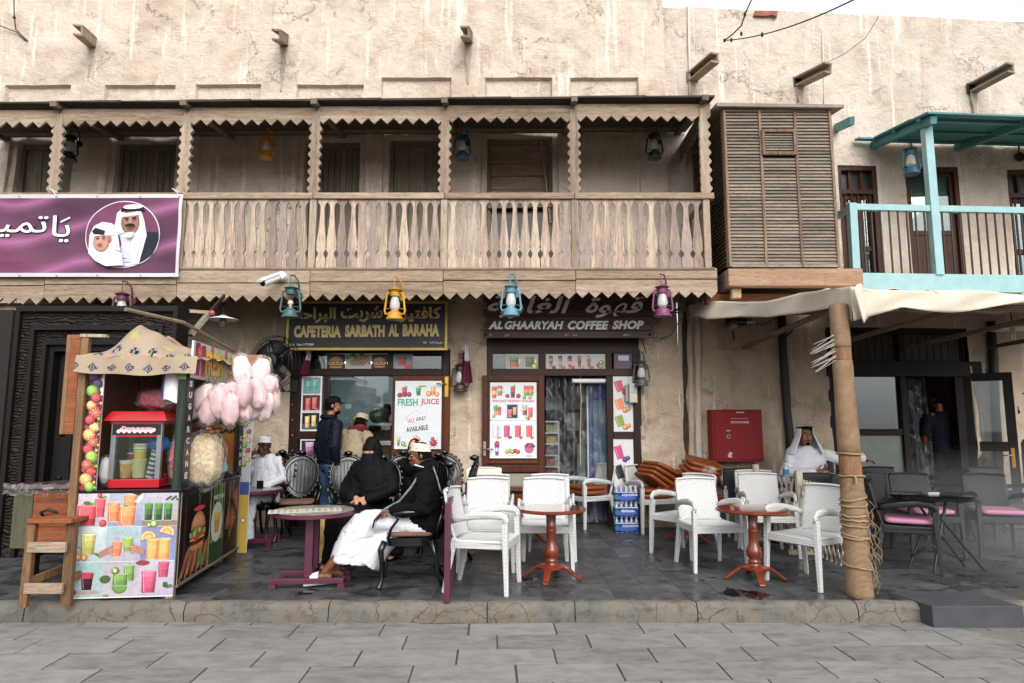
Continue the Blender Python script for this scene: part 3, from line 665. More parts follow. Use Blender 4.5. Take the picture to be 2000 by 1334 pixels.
for i, (a, b) in enumerate(segs):
    b2 = b if i < len(segs)-1 else XR+.03; a_, b_ = a+.003, b2-.003; dz = zoffx((a+b)/2)
    zt, zb = zv(545, BY)+dz, zv(584, BY)+dz+.02
    poly = sawtooth(a_, b_, zt, zb, PT, .03, BY); MB().prism(poly, .035, TR(0, BY-.02+random.uniform(-.004, .004), 0)).build('fascia_board', M_['oldwood'], bal, bevel=.003)
    MB().bb(a_, b_, BY-.035, BY+.04, zt+.006, zv(524, BY)+dz*.5).build('floor_beam', M_['oldwood'], bal, bevel=.006)
    zt, zb = zv(203, BY)+dz, zv(240, BY)+dz+.02
    poly = sawtooth(a_, b_, zt, zb, PT, .03, BY); MB().prism(poly, .03, TR(0, BY-.02, 0)).build('eave_board', M_['oldwood'], bal, bevel=.003)
    MB().bb(a_, b_, BY-.045, BY+.045, zr0, zr1).build('handrail', M_['oldwood'], bal, bevel=.01)
    for q in range(2):   # roof sheets
        ra, rb_ = a+(b2-a)*q/2, a+(b2-a)*(q+1)/2; zz = zv(200, BY)+dz
        MB()._add([(ra, BY-.14, zz+random.uniform(0, .02)), (rb_+.02, BY-.14, zz+.01), (rb_+.02, WY-.02, zz+.20), (ra, WY-.02, zz+.20), (ra, BY-.14, zz+.03), (rb_+.02, BY-.14, zz+.04), (rb_+.02, WY-.02, zz+.23), (ra, WY-.02, zz+.23)], [(0, 1, 2, 3), (4, 7, 6, 5), (0, 4, 5, 1), (0, 3, 7, 4), (1, 5, 6, 2)]).build('roof_board', plain('dark_roof_board', '#3c332c', .9, var=.3), bal)
    MB().bb(a, b2, WY-.25, WY-.12, zv(262, WY)+dz, zv(246, WY)+dz).build('wall_beam', M_['oldwood_y'], bal)
for i, x in enumerate(postx):
    dz = zoffx(x); z0, z1 = zr1, zv(212, BY)+dz; n = 8; hw = .088; L_ = []; R_ = []
    zz0 = zr1; H = zv(238, BY)+dz-zz0
    for k in range(n*6+1):
        t_ = k/(n*6); wdt = hw-.036*(.5+.5*math.cos(2*PI*t_*n)); L_.append((x-wdt, zz0+H*t_)); R_.append((x+wdt, zz0+H*t_))
    if x > 2: L_ = [(max(p[0], x-.06), p[1]) for p in L_]
    MB().prism(L_+[(x-.045, z1), (x+.045, z1)]+R_[::-1], .05, TR(0, BY-.03, 0)).build('post', M_['oldwood_z'], bal)
    MB().bb(x-.045, x+.045, BY-.02, BY+.05, zv(524, BY), zr0).build('newel', M_['oldwood_z'], bal, bevel=.008)
    MB().bar((x, BY-.17, zv(202, BY)+dz), (x, WY, zv(202, BY)+dz+.2), .085, .075).build('rafter', M_['oldwood_y'], bal, bevel=.006)
    MB().bar((x, BY+.04, zv(545, BY)+dz), (x, WY, zv(545, BY)+dz), .10, .12).build('joist', M_['oldwood_y'], bal)
# joists, floor planks seen from below
for k in range(9): 
    y = BY+.06+k*.145; MB().bb(XL, XR, y, y+.138, zv(538, BY)-.03, zv(538, BY)-.005).build('floor_plank', M_['oldwood'], bal)
MB().bb(XX(300, 520, BY), XR, BY-.05, BY+.05, zv(524, BY)-.03, zv(524, BY)+.0).build('toe_rail', M_['oldwood'], bal, bevel=.006)
# carved balusters: flat boards with a vase shaped outline
bz0, bz1 = zv(523, BY), zr0-.002; H = bz1-bz0
def bprof(k):
    pts = [(0, .083), (.12, .083), (.14, .079), (.17, .056), (.195, .046), (.215, .048), (.24, .066), (.262, .082), (.285, .083), (.30, .074), (.33, .081), (.38, .080), (.5, .063), (.65, .046), (.80, .034), (.88, .033), (.93, .048), (.955, .075), (.965, .083), (1, .083)]
    return [(min(.083, w_*(1.0+.06*k)), z_) for z_, w_ in pts]
bms = []
for k in range(3):
    pr = bprof(k-1); poly = [(-a, b*H) for a, b in pr]+[(a, b*H) for a, b in pr[::-1]]
    me = MB().prism(poly, .024).mesh('baluster'); me.materials.append(M_['baluster']); bms.append(me)
for i, (a, b) in enumerate(segs):
    if i < 1: continue
    n = 12 if i < 5 else 11; wd = (b-a-.10)/n; 
    for k in range(n):
        x = a+.05+(k+.5)*wd; o = piece(bms[(k*7+i) % 3], 'baluster', bal, (0, 0, 0)); o.location = WM[bal.name].inverted() @ Vector((x+random.uniform(-.004, .004), BY-.005+random.uniform(-.006, .006), bz0)); o.rotation_euler = (0, random.uniform(-.006, .006), random.uniform(-.05, .05)); o.scale = (wd/.172*1.0, 1, 1)
# end of the balcony: rail, saw tooth and beam running back to the wall
me_ = Matrix.Rotation(PI/2, 4, 'Z'); xe = XR-.01
zt, zb = zv(203, BY), zv(240, BY)+.02
MB().prism(sawtooth(0, WY-BY, zt, zb, PT, .03, 0), .03, TR(xe, BY, 0) @ me_).build('eave_board', M_['oldwood_y'], bal)
MB().bb(xe-.04, xe+.04, BY+.05, WY, zr0, zr1).build('handrail', M_['oldwood_y'], bal)
MB().bb(xe-.03, xe+.03, BY+.05, WY, zv(584, BY)+.08, zv(524, BY)).build('end_beam', M_['oldwood_y'], bal)
for k in range(6):
    o = piece(bms[k % 3], 'baluster', bal); o.location = WM[bal.name].inverted() @ Vector((xe, BY+.18+k*.2, bz0)); o.rotation_euler = (0, 0, PI/2)
# ============================================================ LOUVRED BAY
LY = 8.28
lx0, lx1 = XX(1418, 370, LY), XX(1632, 370, LY); lz0, lz1 = zv(521, LY), zv(214, LY)
lb = thing('louvred_bay', 'projecting grey timber bay of horizontal louvres with small hatch, beside the balcony', 'bay window', (lx0, LY, lz0))
fw = .035; W3 = (lx1-lx0-fw*4)/3; hz = lz1-lz0
fm = MB().box((0, 0, 0), (W3, .012, .040), rotm(math.radians(-30), 0, 0)).mesh('slat'); fm.materials.append(M_['greywood'])
for p in range(3):
    xa_ = lx0+fw+p*(W3+fw); n = 46
    for k in range(n):
        z = lz0+.03+(hz-.06)*(k+.5)/n
        if p == 1 and lz0+hz*.68 < z < lz0+hz*.875: continue
        o = piece(fm, 'slat', lb); o.location = WM[lb.name].inverted() @ Vector((xa_+W3/2+random.uniform(-.002, .002), LY+.015, z)); o.rotation_euler = (random.uniform(-.03, .03), random.uniform(-.004, .004), 0)
for k in range(4): MB().bb(lx0+k*(W3+fw), lx0+k*(W3+fw)+fw, LY-.012, LY+.04, lz0, lz1).build('stile', M_['greywood_z'], lb, bevel=.004)
for z, h_ in ((lz1-.03, .035), (lz0-.005, .035)): MB().bb(lx0+fw, lx1-fw, LY-.008, LY+.035, z, z+h_).build('rail', M_['greywood'], lb)
hx0, hx1, hz0, hz1 = lx0+fw+W3+.02, lx0+fw*2+W3*2+.01, lz0+hz*.70, lz0+hz*.865
h = MB(); 
for a_, b_, c_, d_ in ((hx0, hx1, hz1-.04, hz1), (hx0, hx1, hz0, hz0+.045), (hx0, hx0+.04, hz0+.045, hz1-.04), (hx1-.04, hx1, hz0+.045, hz1-.04)): h.bb(a_, b_, LY-.045, LY+.0, c_, d_)
hh = h.build('hatch', M_['greywood_z'], lb, bevel=.004)
for k in range(7): MB().box(((hx0+hx1)/2, LY-.02, hz0+.06+(hz1-hz0-.11)*(k+.5)/7), (hx1-hx0-.09, .01, .024), rotm(-.6, 0, 0)).build('slat', M_['greywood'], hh)
MB().bb(hx0-.02, hx1+.02, LY+.03, LY+.04, hz0-.03, hz1+.03).build('back_board', M_['black'], lb)
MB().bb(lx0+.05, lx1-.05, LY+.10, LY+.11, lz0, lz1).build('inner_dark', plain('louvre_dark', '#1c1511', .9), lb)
sd_ = WY-LY-.05; sm = MB().box((0, 0, 0), (.034, .012, sd_/2-.05), None).mesh('side_slat')
sm = MB().box((0, 0, 0), (.012, sd_/2-.04, .034), rotm(0, math.radians(38), 0)).mesh('slat'); sm.materials.append(M_['oldwood_y'])
for p in range(2):
    for k in range(40):
        o = piece(sm, 'slat', lb); o.location = WM[lb.name].inverted() @ Vector((lx0+.01, LY+.05+sd_/4+p*sd_/2, lz0+.03+(hz-.06)*(k+.5)/40))
for k in range(3): MB().bb(lx0-.01, lx0+.035, LY+.041+k*(sd_/2-.02), LY+.075+k*(sd_/2-.02), lz0, lz1).build('stile', M_['greywood_z'], lb)
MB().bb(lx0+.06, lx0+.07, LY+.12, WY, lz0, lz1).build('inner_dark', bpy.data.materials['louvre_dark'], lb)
MB().bb(lx1-.02, lx1, LY+.04, wy(lx1), lz0, lz1).build('side_panel', M_['greywood_z'], lb)
m = MB(); zz = lz1+.01; m._add([(lx0-.10, LY-.08, zz), (lx1+.14, LY-.08, zz-.02), (lx1+.10, wy(lx1), zz+.22), (lx0-.10, WY, zz+.22), (lx0-.10, LY-.08, zz+.045), (lx1+.14, LY-.08, zz+.02), (lx1+.10, wy(lx1), zz+.26), (lx0-.10, WY, zz+.26)], [(3, 2, 1, 0), (4, 5, 6, 7), (0, 1, 5, 4), (0, 4, 7, 3), (1, 2, 6, 5)])
m.build('roof', M_['greywood'], lb)
MB().bb(lx0-.03, XX(1682, 540, LY), LY-.05, LY+.10, zv(560, LY), zv(526, LY)).build('base_beam', M_['rustwood'], lb, bevel=.01)
MB().bb(lx0-.03, lx0+.06, LY+.101, WY, zv(560, LY), zv(526, LY)).build('side_beam', M_['oldwood_y'], lb)
MB().bb(lx0, lx1+.3, LY+.12, WY, zv(530, LY), zv(527, LY)).build('floor', M_['oldwood'], lb)
MB().box((lx0+.10, LY+.10, zv(571, LY)), (.12, .10, .13)).build('corbel', M_['rustwood'], lb, bevel=.01)
for k in range(3): MB().bb(lx0-.2, lx1+.8, LY+.35+k*.4, LY+.46+k*.4, zv(580, LY)-.02, zv(562, LY)-.01).build('joist', woodm('orange_joist%d' % k, ['#5c3620', '#7d4b2c', '#8f5c3a'], 'x') if k == 0 else M_['oldwood'], lb)
# ============================================================ TURQUOISE BALCONY
TY = 8.62
def ty(x): return TY+.07*(x-4.5)
tx = lambda u, v: P(u, v, ty(P(u, v, TY).x)).x
bb_ = thing('turquoise_balcony', 'turquoise painted balcony with iron bars and plank canopy', 'balcony', (5, TY, 4))
def tbar(name, u0, v0, u1, v1, w_, h_, mat='cyanpaint', off=0):
    a = P(u0, v0, ty(P(u0, v0, TY).x)+off); b = P(u1, v1, ty(P(u1, v1, TY).x)+off); return MB().bar(a, b, w_, h_).build(name, M_[mat], bb_, bevel=.004)
tbar('handrail', 1669, 405, 2060, 413, .07, .085)
tbar('fascia', 1682, 551, 2060, 556, .06, .24)
tbar('post', 1663, 398, 1670, 526, .10, .10, off=-.01)
a = P(1812, 234, ty(5.6)); b = P(1828, 538, ty(5.6)); b.x = a.x = (a.x+b.x)/2; MB().bar(a, b, .11, .11).build('post', M_['cyanpaint'], bb_, bevel=.006)
a = P(1663, 405, ty(4.3)); MB().bar(a, (a.x-.02, wy(a.x), a.z), .06, .08).build('handrail', M_['cyanpaint'], bb_)
for k in range(21):
    u = 1684+k*17.2
    if abs(u-1818) < 9: continue
    a = P(u, 412, ty(P(u, 412, TY).x)); b = P(u+5, 540, ty(a.x)); b.x = a.x
    MB().bar(a, b, .018, .018).build('iron_bar', M_['iron'], bb_)
MB().bb(P(1682, 535, TY).x, 9.5, TY+.15, 10.2, zv(545, TY), zv(541, TY)+.02).build('floor_slab', M_['oldwood'], bb_)
# canopy
zf, zb = zv(236, TY), zv(236, TY)+.27; xl = P(1800, 235, TY).x-.02
for k in range(9):
    t0, t1 = k/9, (k+.94)/9; x0_ = xl-.04-(.22 if k == 8 else 0)+random.uniform(-.02, .02)
    y0_, y1_ = TY-.22+(WY+.35-TY)*t0, TY-.22+(WY+.35-TY)*t1; q = MB()
    q._add([(x0_, y0_, zf+(zb-zf)*t0), (9.5, y0_+.3, zf+(zb-zf)*t0-.0), (9.5, y1_+.3, zf+(zb-zf)*t1), (x0_, y1_, zf+(zb-zf)*t1)]+[(x0_, y0_, zf+(zb-zf)*t0+.025), (9.5, y0_+.3, zf+(zb-zf)*t0+.025), (9.5, y1_+.3, zf+(zb-zf)*t1+.025), (x0_, y1_, zf+(zb-zf)*t1+.025)], [(0, 1, 2, 3), (7, 6, 5, 4), (4, 5, 1, 0), (0, 3, 7, 4), (3, 2, 6, 7)])
    q.build('canopy_plank', M_['tealpaint'], bb_)
for x_ in (xl+.08, xl+1.45, xl+2.8):
    MB().bar((x_, TY-.16, zf-.06), (x_, wy(x_), zb-.05), .09, .11).build('rafter', M_['tealpaint'], bb_, bevel=.005)
for t_ in (.15, .55, .93): MB().bar((xl-.02, TY-.2+(WY-TY+.3)*t_, zf+(zb-zf)*t_-.02), (9.4, TY+.05+(WY-TY+.3)*t_, zf+(zb-zf)*t_-.02), .06, .05).build('batten', M_['tealpaint'], bb_)
a = wallpt(1634, 250, -.02); MB().bar(a, P(1664, 236, 9.0), .07, .12).build('beam_stub', M_['tealpaint'], rb, bevel=.005)
# ============================================================ SHOP FRONTS
def bx(m, u0, u1, v0, v1, Y, d, col=None):
    """board seen between two corners, front face at Y, depth d"""
    vm = (v0+v1)/2; return m.bb(XX(u0, vm, Y), XX(u1, vm, Y), Y, Y+d, zv(v1, Y), zv(v0, Y), col)
def vpr(u0, u1, v0, v1, Y):
    vm = (v0+v1)/2; x0, x1, z0, z1 = XX(u0, vm, Y), XX(u1, vm, Y), zv(v1, Y), zv(v0, Y)
    return Print((x0, Y, z0), (1, 0, 0), (0, 0, 1), x1-x0, z1-z0)
def card(name, parent, u0, u1, v0, v1, Y, draw, bg='#dfe2e4', th=.006):
    m = MB(); bx(m, u0, u1, v0, v1, Y, th); o = m.build(name, M_['whiteplastic'], parent)
    p = vpr(u0, u1, v0, v1, Y); p.rect(0, 0, 1, 1, bg); draw(p); p.build('picture', M_['print'], o, vcol=True); return o
def milk(p, x, y, w, h, c1, c2, c3):
    p.glassd(x, y, w, h, [c1, c2, c1], taper=.55, foam=c3); p.ell(x-w*.2, y+h*1.0, w*.3, h*.09, c3); p.ell(x+w*.2, y+h*1.03, w*.3, h*.10, c3); p.ell(x, y+h*1.1, w*.2, h*.07, '#7a1630')
def jug(p, x, y, w, h, c, rot=0, fr='kiwi'):
    # a tilted handled jug
    cs, sn = math.cos(rot), math.sin(rot); a = p.a()
    def q(u, v): u, v = u*w, v*h; return (x+u*cs-v/a*sn, y+u*sn*a+v*cs)
    cc = lin(c)
    p.poly([q(.5+.3*math.cos(t), .5+.32*math.sin(t)) for t in np.linspace(-PI/2, PI/2, 9)]+[q(.5+.2*math.cos(t), .5+.22*math.sin(t)) for t in np.linspace(PI/2, -PI/2, 9)], '#d2d2d4')
    p.poly([q(-.46, 0), q(.46, 0), q(.52, 1), q(-.52, 1)], '#cfd4d4'); p.poly([q(-.43, .05), q(.43, .05), q(.48, .9), q(-.48, .9)], c)
    p.poly([q(-.48, .9), q(.48, .9), q(.5, .97), q(-.5, .97)], tuple(min(1, k*1.3+.1) for k in cc)); p.poly([q(-.3, .1), q(-.18, .1), q(-.2, .85), q(-.34, .85)], tuple(min(1, k*1.3+.08) for k in cc))
    p.fruit(x+w*.45, y+h*.0, w*.34, fr); p.fruit(x+w*.8, y+h*.1, w*.28, fr)
def room(name, x0, x1, y0, y1, z1, mats):
    r = thing(name, None, None, (x0, y0, TZ), kind='structure')
    for nm, b in (('back_wall', (x0-.5, x1+.5, y1, y1+.05, 0, z1)), ('side_wall', (x0-.55, x0-.5, y0, y1+.05, 0, z1)), ('side_wall', (x1+.5, x1+.55, y0, y1+.05, 0, z1)), ('ceiling', (x0-.6, x1+.6, y0, y1+.05, z1, z1+.05)), ('floor', (x0-.6, x1+.6, y0, y1+.05, TZ-.004, TZ+.006))):
        MB().bb(*b).build(nm, mats[nm] if nm in mats else mats['*'], r)
    return r
M_['pale_wall'] = plain('pale_tiled_wall', '#9aa7a8', .4, var=.06); M_['dim_wall'] = plain('dim_room_wall', '#3a3a38', .7); M_['ochre_wall'] = plain('ochre_room_wall', '#7a5a3c', .7)
room('cafeteria_interior', caf[0], caf[1], WY+.25, 11.6, 3.1, {'*': M_['pale_wall'], 'floor': M_['dim_wall']})
room('coffee_shop_interior', cof[0], cof[1], WY+.25, 12.0, 3.1, {'*': M_['dim_wall']})
room('cafe_interior', cafe[0], cafe[1], wy(6)+.35, 13.0, 3.3, {'*': M_['ochre_wall'], 'ceiling': M_['dim_wall'], 'floor': M_['dim_wall']})
Y = WY+.02
cf = thing('cafeteria_shopfront', 'reddish wooden cafeteria shopfront with serving window and juice posters', 'shopfront', (P(720, 1000, Y).x, Y, TZ))
for a in ((563, 582, 684, 1034), (628, 638, 724, 1034), (757, 766, 684, 735), (864, 878, 684, 735)): bx(MB(), *a, Y, .12).build('jamb', M_['darkwood'], cf, bevel=.006)
for a in ((582, 864, 678, 690, Y+.003, .10), (582, 864, 720, 734, Y-.008, .11), (582, 632, 842, 858, Y-.004, .1)): bx(MB(), *a).build('rail', M_['darkwood'], cf, bevel=.006)
m = MB(); bx(m, 630, 762, 868, 1034, Y+.0, .08); m.build('counter_panel', M_['darkwood'], cf)
m = MB(); bx(m, 582, 629, 898, 1034, Y+.02, .06); m.build('lower_panel', M_['redwood'], cf)
m = MB(); bx(m, 626, 764, 862, 870, Y-.03, .3); m.build('counter_top', M_['steel'], cf, bevel=.004)
for k in range(9):
    v = 760+k*30; a = P(571, v, Y-.012); MB().ball(a, .013, 8, 5).build('bolt', M_['steel'], cf, smooth='all')
m = MB(); bx(m, 505, 580, 742, 766, Y-.04, .06); m.build('bracket_board', plain('green_black_board', '#1f221d', .6), cf, bevel=.004)
m = MB(); bx(m, 592, 862, 690, 720, Y+.06, .004); m.build('dark_pane', M_['glass'], cf)
m = MB(); bx(m, 592, 636, 688, 722, Y+.09, .01); bx(m, 806, 862, 688, 722, Y+.3, .01); m.build('dark_backing', plain('dark_backing', '#10100f', .4), cf)
card('transom_picture', cf, 639, 674, 692, 720, Y+.045, lambda p: (p.rect(0, 0, 1, 1, '#3a1c12'), p.burger(.5, .05, .8, .85)), '#3a1c12')
def sand(p):
    p.rect(0, 0, 1, 1, '#b9b2a8')
    for k in range(8): p.ell(.08+.11*k, .78+.08*(k % 3), .09, .13, ('#4c8a2a', '#6fa83a', '#2f6a1c')[k % 3])
    for k in range(8): x = .16+.07*k; p.line(x, .35+.01*k, x+.32, .9, .045, ('#7a4a26', '#c79a62')[k % 2]); p.line(x+.02, .2, x+.3, .72, .02, '#3c2412')
    p.fruit(.92, .4, .05, 'straw')
card('transom_picture', cf, 675, 725, 692, 720, Y+.045, sand)
card('transom_picture', cf, 726, 757, 692, 720, Y+.045, lambda p: (p.rect(0, 0, 1, 1, '#1c1512'), p.burger(.5, .08, .8, .78)), '#1c1512')
card('transom_picture', cf, 770, 805, 692, 720, Y+.045, lambda p: (p.rect(0, 0, 1, 1, '#9aa09c'), p.glassd(.45, .18, .45, .7, ['#b81f2c', '#cf2a38'], taper=.9, leaf=1), p.rect(.6, 0, 1, .3, '#c22a30')))
def tri(p):
    for i, (bg, cs, b) in enumerate((('#1c1a22', ['#e0b24a', '#f0d080'], 1), ('#5a1c20', ['#d8283a', '#e84a50'], 0), ('#7f9a98', ['#2aa6a0', '#56c4c0'], 0))):
        p.win(.08, .03+.325*i, .92, .33+.325*i); p.z = 1; p.rect(0, 0, 1, 1, bg)
        if i == 0: p.rect(0, 0, 1, .35, '#4b5a68')
        p.glassd(.3, .1, .26, .7, cs, taper=.9, leaf=1); p.z = 4; p.glassd(.68, .18, .26, .68, cs, taper=.9, straw='#2a3a2a')
        if i == 1: p.fruit(.85, .12, .1, 'straw'); p.rect(0, 0, 1, .08, '#cfc7c7')
    p.win(0, 0, 1, 1)
card('window_poster', cf, 588, 628, 735, 842, Y-.0, tri)
card('window_poster', cf, 586, 630, 858, 898, Y+.0, lambda p: (p.win(.06, .06, .94, .94), p.rect(0, 0, 1, 1, '#3c3036'), p.glassd(.4, .2, .42, .72, ['#8e3f78', '#b86aa4', '#d9a6cc'], taper=.75), p.fruit(.8, .2, .14, 'straw'), p.fruit(.62, .1, .12, 'grape')))
m = MB(); bx(m, 638, 758, 734, 864, Y+.05, .005); m.build('pane', M_['glass'], cf)
# door leaf with poster and brass handle
def frame_leaf(parent, name, u0, u1, v0, v1, Y, st, mat, pv=(0, 0), d=.045, midv=None):
    l = MB(); x0, x1 = XX(u0, (v0+v1)/2, Y), XX(u1, (v0+v1)/2, Y); z1, z0 = zv(v0, Y), zv(v1, Y)
    l.bb(x0, x0+st, Y, Y+d, z0, z1); l.bb(x1-st, x1, Y, Y+d, z0, z1); l.bb(x0+st, x1-st, Y+.002, Y+d, z1-st, z1); l.bb(x0+st, x1-st, Y+.002, Y+d, z0, z0+st*1.4)
    if midv: zm = zv(midv, Y); l.bb(x0+st, x1-st, Y+.002, Y+d, zm-st*.6, zm+st*.6)
    return l.build(name, mat, parent, bevel=.005), (x0, x1, z0, z1)
dr, q = frame_leaf(cf, 'door', 764, 878, 734, 1031, Y-.06, .085, M_['redwood'], midv=890)
m = MB(); bx(m, 774, 868, 744, 1026, Y-.03, .01); m.build('door_panel', M_['redwood'], dr)
m = MB(); bx(m, 868, 876, 735, 776, Y-.072, .012); m.build('handle_plate', M_['brass'], dr, bevel=.006)
a = P(871, 750, Y-.08); MB().tube([a, a+Vector((0, -.05, 0)), a+Vector((-.13, -.055, 0))], .01, 8).build('handle', M_['brass'], dr, smooth='all')
def fj(p):
    p.grad(0, 0, 1, 1, '#cfd4d8', '#e3e6e8', 4)
    p.z = 2; p.fruit(.10, .79, .055, 'pome'); p.z = 2; p.fruit(.30, .80, .055, 'pome'); p.glassd(.2, .76, .11, .15, ['#8d1026', '#c0304a'], leaf=1)
    p.z = 2; p.glassd(.5, .78, .12, .13, ['#1f6a30', '#3f9a4a'], taper=.6, foam='#b8d8a8'); p.ell(.58, .92, .1, .012, '#5fae3a')
    p.z = 2; p.fruit(.72, .81, .06, 'orange'); p.z = 4; p.fruit(.9, .80, .05, 'orange'); p.glassd(.82, .79, .1, .13, ['#e07a28', '#f0a060'])
    p.z = 2; p.text('FRESH', .06, .63, .49, .735, '#1f9a78', .028); p.text('JUICE', .55, .63, .95, .735, '#c02a4a', .028)
    p.z = 2; p.line(.22, .455, .45, .57, .006, '#9a9a9a'); p.line(.45, .57, .68, .47, .006, '#9a9a9a')
    p.poly([(.20, .33), (.69, .40), (.69, .52), (.20, .45)], '#cdd2d6'); p.poly([(.215, .345), (.675, .41), (.675, .51), (.215, .44)], '#e6e8ea')
    p.text('TAKE', .24, .375, .43, .445, '#d03038', .02, rot=.13); p.text('AWAY', .455, .405, .67, .475, '#1c1c1e', .02, rot=.13); p.text('AVAILABLE', .25, .262, .72, .335, '#17171a', .02, rot=.13)
    p.z = 2; p.glassd(.09, .04, .09, .15, ['#5a6a28', '#8a9a48', '#b8c478'], taper=.45); p.z = 2; p.fruit(.19, .075, .05, 'kiwi'); p.fruit(.24, .05, .03, 'apple')
    p.z = 2; p.fruit(.46, .17, .05, 'orange'); p.z = 2; p.fruit(.52, .14, .04, 'peach')
    for k in range(9): p.line(.84, .08, .84+.11*math.cos(k*.7), .09+.075*math.sin(k*.7), .02, '#c43a8a')
    p.z = 20; p.fruit(.84, .09, .07, 'pome'); p.fruit(.82, .15, .04, 'straw')
card('poster', dr, 771, 862, 744, 877, Y-.068, fj)
# cafeteria name board
sy_ = WY-.32
sg = thing('cafeteria_sign', 'dark signboard with gold frame and gold lettering above the cafeteria window', 'sign', P(716, 684, sy_))
m = MB(); bx(m, 562, 871, 592, 682, sy_, .05); m.build('board', plain('charcoal_board', '#1d1b1e', .5, var=.06), sg)
m = MB()
for a in ((559, 874, 588, 592.5), (559, 874, 679, 684), (559, 564, 592.5, 679), (869, 874, 592.5, 679)): bx(m, *a, sy_-.02, .06)
m.build('gold_frame', plain('gold_paint', '#b09a3c', .4, metal=.2), sg, bevel=.003)
p = vpr(564, 869, 592, 680, sy_); G = '#d8bd62'
p.text(arab('كافتيريا'), .66, .57, .975, .92, G, .03, sp=.96); p.text(arab('شربت'), .33, .57, .60, .94, G, .03, sp=.96); p.text(arab('البراحة'), .035, .56, .30, .91, G, .03, sp=.96)
for z_, c_, dx in ((-.6, '#1c1410', .003), (1, G, 0)):
    p.z = z_; p.text('CAFETERIA', .035+dx, .235-dx, .335+dx, .50-dx, c_, .062, sp=1.06); p.text('SARBATH', .362+dx, .245-dx, .615+dx, .515-dx, c_, .062, sp=1.06); p.text('AL', .64+dx, .255-dx, .705+dx, .525-dx, c_, .062); p.text('BARAHA', .73+dx, .26-dx, .965+dx, .535-dx, c_, .062, sp=1.06)
p.text('C.R. No:', .01, .055, .092, .10, '#dddddd', .03); p.text('177289', .10, .058, .165, .105, '#dddddd', .03)
p.text(arab('س.ت')+' :', .94, .09, .99, .145, '#dddddd', .02); p.text('٢٨٩', .905, .10, .935, .145, '#dddddd', .02); p.text('١٧', .865, .10, .885, .145, '#dddddd', .02)
p.build('lettering', M_['print'], sg, vcol=True)
ic = thing('display_counter', 'glass and steel display counter behind the cafeteria window', 'counter', P(700, 870, WY+.5))
m = MB(); bx(m, 625, 765, 826, 831, WY+.28, .5); m.build('shelf', M_['steel'], ic)
m = MB(); bx(m, 640, 762, 831, 880, WY+.30, .01); m.build('pane', M_['glassware'], ic)
m = MB(); bx(m, 630, 765, 840, 880, WY+.75, .02); m.build('back_panel', plain('amber_food_tray', '#8a5a34', .5, var=.5, scale=20), ic)
def melon(u, v, r, c, lab, stripes=False):
    a = P(u, v, WY+.5); mt = plain(lab.split()[0]+'_melon_skin', c, .45, var=.35, scale=14)
    tagd(MB().ball(a, (r, r, r*.9), 16, 10).build('melon', mt, smooth='all'), lab, 'melon')
melon(708, 815, .075, '#c97a34', 'orange round melon on the steel shelf of the serving window')
melon(739, 812, .145, '#23361a', 'green striped watermelon on the steel shelf of the serving window')
melon(695, 819, .05, '#d0a040', 'small yellow melon beside the orange melon on the shelf')
tl = thing('tube_lamp', 'white tube lamp hanging inside the cafeteria window', 'lamp', P(688, 740, WY+.5))
a, b = P(668, 733, WY+.45), P(712, 746, WY+.45); MB().tube([a, b], .04, 12).build('tube', plain('tube_white', '#c8c4bc', .4), tl, smooth=True); MB().tube([b, b+(b-a)*.12], .045, 12).build('cap', M_['black'], tl, smooth=True)
MB().bar(b+Vector((0, 0, .02)), b+Vector((0, 0, .3)), .01).build('hanger', M_['black'], tl)
MB().bb(XX(640, 700, 10.6), XX(760, 700, 10.6), 10.6, 10.75, 2.6, 3.05).build('ceiling_lamp', M_['whiteplastic'], tl)
e_m, t_, b_ = newmat('lamp_glow'); b_.inputs['Emission Color'].default_value = (.85, .95, 1, 1); b_.inputs['Emission Strength'].default_value = 12
MB().bb(XX(645, 700, 10.6), XX(755, 700, 10.6), 10.62, 10.73, 2.58, 2.597).build('lit_panel', e_m, tl)
Y = WY+.02
co = thing('coffee_shop_shopfront', 'dark wooden coffee shop front with open door leaf and plastic curtain', 'shopfront', (P(1100, 1000, Y).x, Y, TZ))
for a in ((950, 962, 655, 1034), (1052, 1066, 688, 735), (1186, 1198, 688, 1030), (1238, 1254, 655, 1034)): bx(MB(), *a, Y, .12).build('jamb', M_['darkwood'], co, bevel=.006)
for a in ((962, 1238, 655, 690, Y+.003, .10), (962, 1238, 720, 734, Y-.01, .11), (1198, 1238, 843, 857, Y-.004, .1), (1198, 1238, 985, 1034, Y+.01, .06)): bx(MB(), *a).build('rail', M_['darkwood'], co, bevel=.006)
m = MB(); bx(m, 962, 988, 690, 722, Y+.05, .005); m.build('pane', M_['glass'], co)
def mugs(p):
    p.rect(0, 0, 1, 1, '#b8b4ac'); p.z = 2; p.glassd(.25, .1, .26, .75, ['#c8582c', '#c8582c', '#5a7a5a', '#7a9a80'], handle=1, taper=.95); p.z = 2; p.glassd(.72, .1, .26, .75, ['#5a6a3a', '#6f8048'], handle=1, taper=.95); p.fruit(.86, .15, .1, 'lime')
card('transom_picture', co, 988, 1053, 691, 721, Y+.04, mugs)
